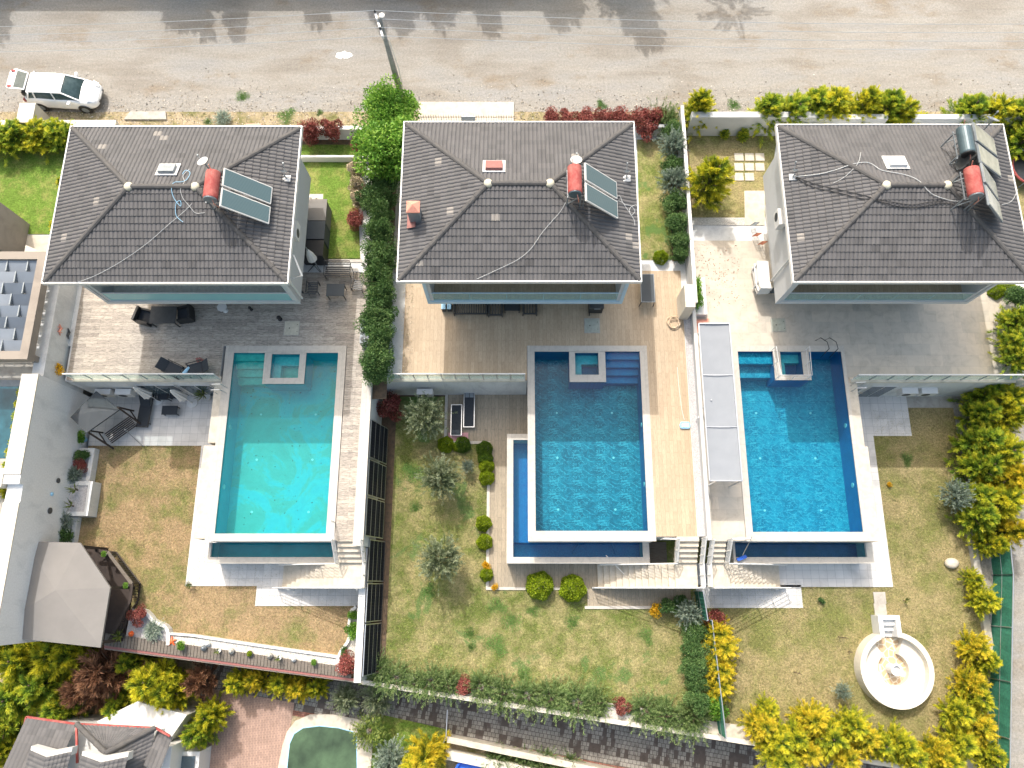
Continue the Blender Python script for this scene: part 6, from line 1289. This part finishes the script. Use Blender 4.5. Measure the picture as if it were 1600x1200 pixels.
# ---------------- planting ----------------
def row(key,items,lab,cat,name,grp,zb=0.,**k):
    for i,it in enumerate(items):
        u,v,h,w_=it[:4];plant(it[4] if len(it)>4 else key,u,v,zb,h,w_,(lab%ORD[i]) if '%s' in lab else lab,cat,name,grp,**k)
# road side of right villa
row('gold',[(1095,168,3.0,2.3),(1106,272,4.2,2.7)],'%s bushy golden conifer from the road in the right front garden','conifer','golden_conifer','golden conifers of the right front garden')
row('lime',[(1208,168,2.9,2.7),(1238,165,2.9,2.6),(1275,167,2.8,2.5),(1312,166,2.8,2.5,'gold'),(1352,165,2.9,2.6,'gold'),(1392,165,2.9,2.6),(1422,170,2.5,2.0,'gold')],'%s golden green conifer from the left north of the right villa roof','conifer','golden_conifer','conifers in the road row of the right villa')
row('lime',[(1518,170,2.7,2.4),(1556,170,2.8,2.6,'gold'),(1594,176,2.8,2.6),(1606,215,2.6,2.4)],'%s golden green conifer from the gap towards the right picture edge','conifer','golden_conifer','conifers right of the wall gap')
row('shrub',[(1132,207,.8,.7,'lime'),(1164,208,1.0,.9,'lime'),(1443,184,.6,1.0,'gold')],'%s small golden conifer from the left below the grey road wall','shrub','small_conifer',None)
# left top
row('lime',[(-8,212,2.0,2.4),(22,210,2.0,2.3),(52,208,2.0,2.2,'gold'),(84,206,2.0,2.2),(105,212,1.9,1.6)],'%s golden green conifer from the left in the row below the parked car','conifer','golden_conifer','conifers below the parked car')
row('gold',[(112,245,.9,.9),(96,285,.9,.9),(84,352,.8,.8)],'%s small golden conifer from the top along the west eave of the left villa','shrub','small_conifer','small conifers by the west eave')
# big green tree
plant('bright',608,228,0,4.6,4.7,'broad bright green leafy tree between the left and middle villas near the road','tree','leafy_tree',frac=.62)
plant('bright',604,172,0,4.1,3.6,'lighter green tree top reaching over the verge beside the utility pole','tree','leafy_tree',frac=.6)
row('laurel',[(588,300,2.9,2.0),(592,330,2.8,1.8),(589,362,2.8,1.9),(590,395,2.8,2.0),(590,430,2.8,2.0),(593,462,2.7,1.9),(590,495,2.7,1.9),(593,528,2.6,1.8),(590,560,2.6,1.9),(588,575,2.3,1.5)],'%s dark laurel from the north in the hedge between left and middle villas','hedge shrub','laurel_shrub','laurels of the tall hedge')
plant('laurel',606,262,0,2.9,2.2,'dark green laurel just below the broad bright green tree','hedge shrub','laurel_shrub')
row('photinia',[(486,205,1.9,1.3),(518,200,1.9,1.2)],'%s red leaved shrub from the left behind the white kerb wall of the left villa','shrub','red_shrub','pair of red shrubs')
row('blossom',[(555,262,1.,1.),(556,285,1.,.9),(560,308,1.1,1.)],'%s cream flowering shrub from the north beside the green side lawn','shrub','flowering_shrub','cream flowering shrubs')
plant('photinia',553,342,0,1.1,1.1,'red leaved shrub at the east edge of the green side lawn','shrub','red_shrub')
plant('photinia',560,225,0,1.2,1.,'small red leaved shrub at the foot of the broad bright green tree','shrub','red_shrub')
row('photinia',[(862,182,1.1,1.0),(888,184,1.2,1.2),(915,184,1.2,1.2),(943,183,1.3,1.2),(970,184,1.3,1.2),(997,186,1.6,1.4),(1022,184,1.5,1.2),(1010,200,1.4,1.3)],'%s red leaved shrub from the left in the hedge behind the middle villa','hedge shrub','red_shrub','red hedge behind the middle villa')
row('olive',[(1040,180,1.7,1.5,'juniper'),(1050,202,1.8,1.5,'laurel'),(1050,230,1.8,1.5,'bluegrey'),(1052,257,1.8,1.4,'laurel'),(1052,285,1.8,1.5,'bluegrey'),(1054,315,1.7,1.4,'laurel'),(1058,345,1.7,1.5,'laurel'),(1062,375,1.7,1.5,'laurel'),(1064,395,1.4,1.1,'laurel')],'%s green shrub from the north against the divider wall of the middle villa','hedge shrub','wall_shrub','shrubs along the divider wall')
plant('ball',1034,399,0,.7,.75,'small round lime shrub at the south end of the narrow side lawn','shrub','round_shrub')
plant('shrub',1090,458,0.4,.7,.55,'green shrub in the white planter box by the divider wall','shrub','planter_shrub',deep=1.7,rz=0)
# right edge upper
row('lime',[(1593,462,1.8,1.6,'laurel'),(1596,500,2.2,1.9),(1600,530,2.2,1.9),(1598,560,2.2,1.9)],'%s green conifer from the north at the right edge beside the travertine terrace','conifer','green_conifer','conifers at the right edge of the terrace')
row('ball',[(1560,452,.6,.8),(1580,450,.6,.8)],'%s small green shrub east of the right villa balcony','shrub','round_shrub',None)
# hedge on the east of lower right lawn
items=[(1545,615,3.2,2.3,'lime'),(1580,620,3.6,2.4,'gold'),(1540,645,3.2,2.2,'lime'),(1575,655,3.6,2.3,'gold'),(1535,690,3.2,2.3,'lime'),(1572,700,3.8,2.4,'gold'),(1540,730,3.3,2.4,'lime'),(1580,745,3.8,2.4,'gold2'),(1532,770,3.0,2.2,'lime'),(1570,790,3.6,2.4,'gold'),(1540,815,3.0,2.2,'lime'),(1575,830,3.2,2.0,'gold2'),(1548,848,2.6,1.6,'gold')]
for i,(u,v,h,w_,k) in enumerate(items):plant(k,u,v,ZL,h,w_,'tall %s conifer, %s from the north in the dense east hedge'%({'lime':'green','gold':'golden','gold2':'yellow'}[k],ORD[i]),'conifer','hedge_conifer','tall conifers of the east hedge')
items=[(1528,905,1.6,1.3,'gold'),(1545,938,2.0,1.8,'gold'),(1528,1012,2.0,1.7,'gold2'),(1540,1035,2.0,1.6,'gold'),(1520,1070,2.2,1.9,'gold2'),(1535,1095,2.2,1.9,'gold'),(1500,1115,2.2,1.9,'gold'),(1535,1140,2.2,2.0,'gold2'),(1510,1165,2.2,2.0,'gold'),(1548,1185,2.2,1.9,'gold')]
for i,(u,v,h,w_,k) in enumerate(items):plant(k,u,v,ZL,h,w_,'%s golden conifer from the north beside the green net fence'%ORD[i],'conifer','golden_conifer','conifers beside the green net fence')
items=[(1190,1135,2.0,1.8),(1215,1165,2.2,2.0),(1245,1150,2.2,2.0),(1275,1130,2.2,2.0),(1300,1155,2.3,2.2),(1335,1135,2.2,2.0),(1350,1160,2.0,1.8),(1405,1165,2.2,1.9),(1430,1180,2.2,1.9),(1465,1175,2.2,1.9)]
items+=[(1200,1110,1.4,1.5),(1230,1185,2.0,2.0),(1320,1180,2.0,2.0),(1380,1165,2.0,1.8),(1480,1195,2.2,2.2),(1262,1170,2.0,2.0)]
ORD.extend(['fifteenth','sixteenth','seventeenth','eighteenth'])
for i,(u,v,h,w_) in enumerate(items):plant('gold' if i%3 else 'gold2',u,v,ZL,h,w_,'%s golden conifer from the left along the south edge of the right lawn'%ORD[i],'conifer','golden_conifer','conifers at the south edge of the right lawn')
# hedge between middle and right lower lawns
row('laurel',[(1075,958,1.5,1.3,'bluegrey'),(1085,985,1.7,1.3),(1085,1010,1.7,1.3),(1085,1038,1.7,1.4),(1088,1065,1.6,1.2),(1090,1095,1.6,1.3),(1088,1120,1.5,1.4,'juniper')],'%s dark green shrub from the north in the hedge between the two southern lawns','hedge shrub','hedge_shrub','hedge between the southern lawns',zb=ZL)
row('gold2',[(1122,985,2.0,1.6),(1128,1015,2.0,1.9),(1128,1045,1.9,1.9),(1125,1075,1.7,1.5)],'%s bright yellow conifer from the north right of the dark hedge','conifer','yellow_conifer','yellow conifers right of the dark hedge',zb=ZL)
plant('photinia',1117,965,ZL,1.3,1.0,'small red leaved shrub at the top of the yellow conifers','shrub','red_shrub');plant('shrub',1118,1108,ZL,1.2,1.1,'bright green shrub at the foot of the yellow conifers','shrub','green_shrub')
plant('yflower',1023,951,ZL,.7,.75,'yellow flowering shrub beside the stair paving of the middle villa','shrub','flowering_shrub')
row('darkshrub',[(1045,948,.9,1.0),(1066,942,.9,.9)],'%s dark shrub from the left under the middle stair','shrub','dark_shrub',None,zb=ZL)
# middle lawn
row('olive',[(664,654,2.9,2.05),(687,746,2.8,1.95),(688,873,2.8,2.1)],'%s silvery olive tree from the north on the middle lawn','tree','olive_tree','olive trees of the middle lawn',zb=ZL,frac=.6)
plant('photinia',609,636,ZL,1.9,1.5,'dark red shrub in the shaded corner under the middle balustrade','shrub','red_shrub')
plant('bluegrey',731,730,ZL,.9,.7,'small blue grey shrub beside the shadow of the clipped green hedge','shrub','blue_grey_shrub')
row('ballg',[(757,700,.8,.85),(758,715,.8,.8)],'%s dark green clipped shrub from the north at the path corner','shrub','clipped_shrub',None,zb=ZL)
row('ball',[(760,727,.8,.8),(760,745,.85,.8)],'%s lime clipped shrub from the north below the dark green clipped pair','shrub','clipped_shrub',None,zb=ZL)
row('ball',[(696,693,.8,.85),(722,693,.8,.85,'ballg'),(714,697,.5,.5)],'%s clipped shrub from the left along the kerb below the loungers','shrub','clipped_shrub',None,zb=ZL)
row('ball',[(755,817,.8,.8),(757,846,.8,.8),(760,898,.7,.65)],'%s round lime shrub from the north standing alone along the plank path','shrub','round_shrub','lime balls along the plank path',zb=ZL)
row('ball',[(844,915,1.1,1.35),(896,919,1.1,1.3)],'%s large round lime shrub from the left below the middle pool','shrub','round_shrub','large lime balls below the middle pool',zb=ZL)
plant('yflower',758,884,ZL,.5,.5,'small yellow shrub just above the third lime ball','shrub','flowering_shrub')
plant('yflower',773,919,ZL,.4,.4,'tiny yellow flowering plant at the corner of the plank path','plant','flowering_plant')
row('weed',[(647,740,.3,1.4),(648,790,.25,.8),(775,945,.3,1.2),(800,975,.3,1.2),(775,1005,.4,1.4),(732,990,.2,.7),(835,955,.2,.8),(892,970,.25,.9),(1010,993,.25,1.0),(822,1055,.3,.9),(670,925,.3,.9),(738,1012,.2,.5)],'%s bright green weed tuft counted from the olive trees across the middle lawn','weed tuft','weed_tuft','weed tufts of the middle lawn',zb=ZL)
items=[(590,1050,.8,1.6),(618,1060,.8,1.5),(648,1070,.6,1.2),(672,1065,.9,1.6),(700,1072,.9,1.6),(752,1075,.9,1.7),(785,1085,.9,1.7),(825,1090,.9,1.7),(862,1092,.9,1.7),(905,1098,.9,1.9),(935,1100,.9,1.6),(1010,1112,.9,1.7),(1042,1120,.9,1.8),(1080,1128,.9,1.6)]
for i,(u,v,h,w_) in enumerate(items):plant('juniper',u,v,ZL,h,w_,'%s low grey green juniper from the left along the southern white border'%ORD[i],'shrub','low_juniper','junipers along the southern border')
row('photinia',[(726,1072,.7,.9),(972,1104,.8,.9)],'%s small red shrub from the left among the low junipers','shrub','red_shrub',None,zb=ZL)
# right lawn
plant('bluegrey',1487,775,ZL,1.9,1.5,'blue grey shrub standing alone on the right lawn near the east hedge','shrub','blue_grey_shrub',frac=.5);plant('bluegrey',1314,1080,ZL,1.0,.8,'small grey green shrub on the right lawn left of the round pit','shrub','blue_grey_shrub')
plant('weed',1418,716,ZL,.5,.9,'low leafy plant in the shaded part of the right lawn','plant','lawn_plant');plant('yflower',1389,757,ZL,.25,.3,'tiny yellow plant beside the pool walk of the right lawn','plant','flowering_plant')
plant('darkshrub',1283,938,ZL,.3,.35,'small dark tuft below the right pool paving','plant','dark_tuft');plant('agave',1415,938,ZL,.35,.5,'small dark spiky plant right of the slab path','plant','spiky_plant')
for i,(u,v,a) in enumerate(((1310,995,1.0),(1240,1050,.9),(1325,1018,.4))):
    x,y,_=P(u,v,ZL);m=MB();m.tube([(x,y,ZL),(x+.03,y,ZL+a)],.02,5)
    for k in range(5):m.tube([(x+.01,y,ZL+a*(.4+.12*k)),(x+.15*math.cos(k*2),y+.15*math.sin(k*2),ZL+a*(.5+.12*k))],.008,4)
    one('bare_sapling',m,MT['bark'],ORD[i]+' thin bare sapling from the pool paving on the right lawn','sapling','bare saplings')
# planters and beds of left villa
zp_=ZL+.4
plant('darkshrub',124,712,zp_,.6,.8,'dark green plant at the north end of the west planter','plant','planter_plant');plant('photinia',124,728,zp_,.6,.8,'dark red plant in the middle of the west planter','plant','planter_plant');plant('bluegrey',116,742,zp_,.7,.9,'pale green plant at the south end of the west planter','plant','planter_plant')
plant('agave',117,765,ZL+.78,.4,1.0,'upper agave in the taller west planter','agave','agave');plant('agave',111,790,ZL+.78,.4,1.0,'lower agave in the taller west planter','agave','agave')
plant('bluegrey',98,815,ZL+.3,.8,1.1,'grey green plant beside the gazebo roof, upper one','plant','planter_plant');plant('darkshrub',92,832,ZL+.3,.8,1.2,'grey green plant beside the gazebo roof, lower one','plant','planter_plant')
plant('photinia',214,962,ZL+.2,.8,1.0,'dry reddish shrub in the pebble bed next to the gazebo','shrub','red_shrub');plant('bluegrey',240,985,ZL+.2,.4,1.0,'low pale ground cover in the pebble bed','plant','pebble_bed_plant')
plant('yucca',296,913,ZL,.5,.6,'small yellow green spiky plant at the corner of the white tile paving','plant','spiky_plant')
plant('shrub',551,962,ZL+.2,.5,.5,'small green plant at the top of the curved flower bed','plant','bed_plant');plant('shrub',552,985,ZL+.2,.7,.8,'bright green shrub in the curved flower bed','shrub','bed_shrub');plant('photinia',542,1038,ZL+.2,.8,1.1,'red and green shrub at the south end of the curved flower bed','shrub','red_shrub');plant('darkshrub',538,1020,ZL+.2,.4,.5,'dark tuft above the red shrub of the curved bed','plant','bed_plant')
# bottom left conifers
items=[(10,1015,4.2,3.2,'gold'),(40,1045,4.2,3.2,'gold'),(72,1030,4.0,3.0,'gold'),(105,1025,3.8,2.6,'gold'),(20,1085,3.6,3.0,'lime'),(-5,1130,3.4,2.8,'lime'),(6,1175,2.8,2.0,'gold'),(95,1100,3.0,2.4,'lime'),(60,1075,3.6,2.8,'lime'),(238,1075,3.8,3.4,'gold'),(262,1090,3.4,2.4,'gold'),(318,1125,3.2,2.0,'gold'),(208,1040,2.8,2.0,'lime'),(180,1105,2.4,1.8,'lime'),(308,1140,3.,1.8,'lime')]
for i,(u,v,h,w_,k) in enumerate(items):plant(k,u,v,ZA,h,w_,'%s conifer, %s in the clump behind the lower left house'%('large golden' if k=='gold' else 'green',ORD[i] if i<14 else 'fifteenth'),'conifer','tall_conifer','conifers behind the lower left house')
plant('dead',165,1052,ZA,4.2,3.2,'large brown dried conifer between the golden conifers','conifer','dried_conifer');plant('dead',138,1075,ZA,3.6,2.4,'smaller brown dried conifer leaning left of the large dried one','conifer','dried_conifer');plant('dead',306,1062,ZA,3.4,1.8,'purple brown bare bush right of the round golden conifer','bush','dried_bush')
items=[(370,1065,2.3,1.6),(400,1068,2.3,1.5),(430,1072,2.3,1.4),(460,1076,2.2,1.5),(492,1080,2.2,1.4)]
for i,(u,v,h,w_) in enumerate(items):plant('gold2' if i%2 else 'gold',u,v,ZA,h,w_,'%s yellow green conifer from the left over the alley below the left garden'%ORD[i],'conifer','small_conifer','yellow conifers over the alley')
row('deadw',[(540,1092,1.5,1.4,'olive'),(590,1090,1.5,1.6,'olive')],'%s straggly pale bush from the left beside the alley wall','bush','straggly_bush',None,zb=ZA)
plant('cycad',577,1142,ZA,1.2,2.2,'round cycad palm at the corner of the green pool','palm','cycad_palm')
plant('gold2',668,1178,ZA,3.0,2.6,'large yellow conifer at the bottom edge beside the paddling pool','conifer','yellow_conifer');plant('gold',655,1195,ZA,2.4,2.0,'darker golden conifer in front of the large yellow one at the bottom edge','conifer','golden_conifer')
row('bluegrey',[(610,1182,1.3,1.8),(600,1195,1.,1.4,'juniper')],'%s grey green shrub from the top right of the green pool','shrub','blue_grey_shrub',None,zb=ZA)
items=[(775,1190,1.2,1.4),(820,1192,1.1,1.4),(850,1195,1.1,1.4),(890,1200,1.1,1.4)]
for i,(u,v,h,w_) in enumerate(items):plant('juniper',u,v,ZA,h,w_,'%s green shrub from the left along the pale wall at the bottom edge'%ORD[i],'shrub','green_shrub','shrubs at the bottom edge')
# left neighbour hedge
for i in range(7):u=36-3.6*i;v=612+19*i;plant('gold' if i%2 else 'photinia' if i==3 else 'lime',u-2,v,0,.7,.7,'%s low golden shrub from the north between the neighbour pool and the white wall'%ORD[i],'hedge shrub','low_hedge_shrub','low hedge by the neighbour pool')
plant('gold',5,760,-.5,1.2,1.4,'yellow shrub at the left edge beside the stepped wall end','shrub','golden_shrub')
# verge plants
for i,(u,v,w_,k) in enumerate(((378,148,.9,'weed'),(348,185,1.,'bluegrey'),(445,182,1.3,'weed'),(325,188,.6,'weed'),(500,175,.5,'weed'),(1145,165,.9,'weed'),(940,165,.8,'weed'))):plant(k,u,v,0,.35,w_,'%s low weed clump on the road verge, counted from the left villa eastwards'%ORD[i],'weed tuft','verge_weed','weeds on the verge')
one('paving_slab',MB().box(P(407,0,0)[0],P(430,0,0)[0],25.3,25.75,0,.1),MT['copper'],'small reddish slab on the verge behind the left villa','slab')
# ---------------- what throws the shade across the road ----------------
t=thing('roadside_house','long low house across the road, beyond the top edge of the picture','house',(-19,40,0));obj('wall',MB().box(-44,2,37.6,47,0,4.6),MT['plaster'],t);obj('roof',MB().box(-44.3,2.3,37.3,47.2,4.6,4.9),MT['beige'],t)
def far(key,su,sv,h,w_,label,cat='tree',name='roadside_tree'):
    """its shadow tip falls at pixel (su,sv) on the road"""
    x,y,_=P(su,sv,0);X=x+SUN.x/SUN.z*h;Y=y+SUN.y/SUN.z*h
    return plant(key,0,0,0,h,w_,label,cat,name,'trees beyond the road',xyz=(X,Y,0))
for i,(su,sv,h,w_,k) in enumerate(((5,68,6.5,2.6,'lime'),(305,80,8.,3.2,'lime'),(330,72,7.5,2.2,'lime'),(395,62,7.5,2.6,'lime'),(520,75,8.5,3.6,'lime'),(625,60,7,2.4,'dead'),(655,55,7,2.4,'lime'),(700,40,7,3.4,'dead'),(780,60,7.5,2.8,'lime'),(912,66,8.,3.2,'lime'),(1022,82,9,4.2,'lime'),(880,40,7.,3.2,'lime'))):
    far(k,su,sv,h,w_,'%s tree from the left beyond the road whose shadow falls on the gravel'%ORD[i])
# palm whose fan shadow falls on the road
x,y,_=P(1145,12,0);h=6.5;X=x+SUN.x/SUN.z*h;Y=y+SUN.y/SUN.z*h;t=thing('palm_tree','tall palm beyond the road whose fan shadow falls on the gravel','palm',(X,Y,0));t['group']='trees beyond the road'
obj('trunk',MB().tube([(X,Y,0),(X+.1,Y,h*.5),(X,Y,h)],[.25,.2,.18],9),MT['bark'],t)
rs=np.random.RandomState(5);pp_=[];dd=[];tt=[]
for i in range(15):
    a=2*math.pi*i/15+rs.uniform(-.15,.15);el=rs.uniform(-.2,.7);Lf=2.3;s=np.linspace(.2,1,46);xx=s*Lf;zz=s*Lf*math.sin(el)-(s**2)*1.0
    c=np.stack([xx*math.cos(a),xx*math.sin(a),h+zz],1);side=np.array([-math.sin(a),math.cos(a),0]);sg=np.where(np.arange(46)%2==0,1,-1)
    pp_.append(c);dd.append((side*sg[:,None]*.8+np.array([math.cos(a),math.sin(a),-.3])*.6)*(.5*(1.15-.8*s))[:,None]);tt.append(rs.uniform(.1,.9,46))
me=leafmesh('fronds',np.concatenate(pp_),np.concatenate(dd),np.full(15*46,.06),np.concatenate(tt),MT['yucca']);c=bpy.data.objects.new('fronds',me);COL.objects.link(c);c.parent=t

# stack of white loungers and small things west of the right villa
x,y,_=P(1191,433,.9)
for i in range(5):
    t=thing('stacked_lounger','white plastic lounger, %s from the bottom of the stack west of the right villa'%ORD[i],'sun lounger',(x,y,.12+.17*i),'stacked white loungers');z=.12+.17*i;j=.04*math.sin(i*2.3)
    mb=MB();mb.cbox((x+j,y+.25,z+.3),(.62,1.15,.07),rz=.05*math.cos(i));obj('seat',mb,MT['white'],t)
    mb=MB();mb.cbox((x+j,y-.58,z+.42),(.6,.62,.07),rx=-.5,rz=.05*math.cos(i));obj('backrest',mb,MT['white'],t)
    for sx in (-1,1):
        for yy in (.65,-.35):mb=MB();mb.cbox((x+j+sx*.27,y+yy,z+.13),(.07,.09,.27));obj('leg',mb,MT['white'],t)
for i,(u,v) in enumerate(((1180,355),(1183,372),(1192,385))):
    a=P(u,v,.5);mb=MB();mb.bar((a[0]-.12,a[1]+.3,.1),(a[0]-.12,a[1]+.1,.9),.035);mb.bar((a[0]+.12,a[1]+.3,.1),(a[0]+.12,a[1]+.1,.9),.035)
    for k in range(5):mb.bar((a[0]-.12,a[1]+.28-.04*k,.2+.16*k),(a[0]+.12,a[1]+.28-.04*k,.2+.16*k),.03)
    one('folded_chair',mb,MT['terra'] if i else MT['zinc'],'%s folded slatted chair from the road leaning on the west wall of the right villa'%ORD[i],'chair','folded chairs west of the right villa')
x,y,_=P(1598,262,.6);t=thing('trampoline','round black trampoline with reddish rim cut off east of the right villa','trampoline',(x+.5,y,0));X=x+.5
obj('mat',MB().lathe((X,y,.55),[(0,0),(1.0,0),(1.0,.02),(0,.02)],28),MT['black'],t)
mb=MB();pts=[(X+1.05*math.cos(k*math.pi/14),y+1.05*math.sin(k*math.pi/14),.6) for k in range(29)];mb.tube(pts,.06,6);obj('rim',mb,MT['red'],t)
for k in range(6):mb=MB();a=k*math.pi/3;mb.bar((X+1.03*math.cos(a),y+1.03*math.sin(a),.58),(X+1.03*math.cos(a),y+1.03*math.sin(a),0),.05);obj('leg',mb,MT['zinc'],t)

def litter(n,seed,x0,x1,y0,y1,z,name,mat,sz=.05):
    rs=np.random.RandomState(seed);x=rs.uniform(x0,x1,n);y=rs.uniform(y0,y1,n);a=rs.uniform(0,6.28,n);L=rs.uniform(.5,1.3,n)*sz
    me=leafmesh(name,np.stack([x,y,np.full(n,z)],1),np.stack([np.cos(a),np.sin(a),np.full(n,.05)],1)*L[:,None],L*.3,rs.uniform(0,1,n),mat);o=bpy.data.objects.new(name,me);COL.objects.link(o);o['kind']='stuff'
litter(420,1,-6.1,-5.5,10.6,21,.02,'fallen_petals',MT['blossom'],.07)
litter(160,2,-14.8,-9.5,2.7,11.5,-1.49,'sunken_leaves',MT['bark'],.09)
litter(260,3,9.7,12.2,14.5,18.2,.012,'fallen_leaves',MT['deadc'],.07)
litter(200,4,-23.3,-9.2,12.4,16,.012,'fallen_leaves',MT['deadc'],.05)
litter(180,5,-17.2,-15.5,.1,7.3,ZL+.04,'fallen_leaves',MT['deadc'],.05)
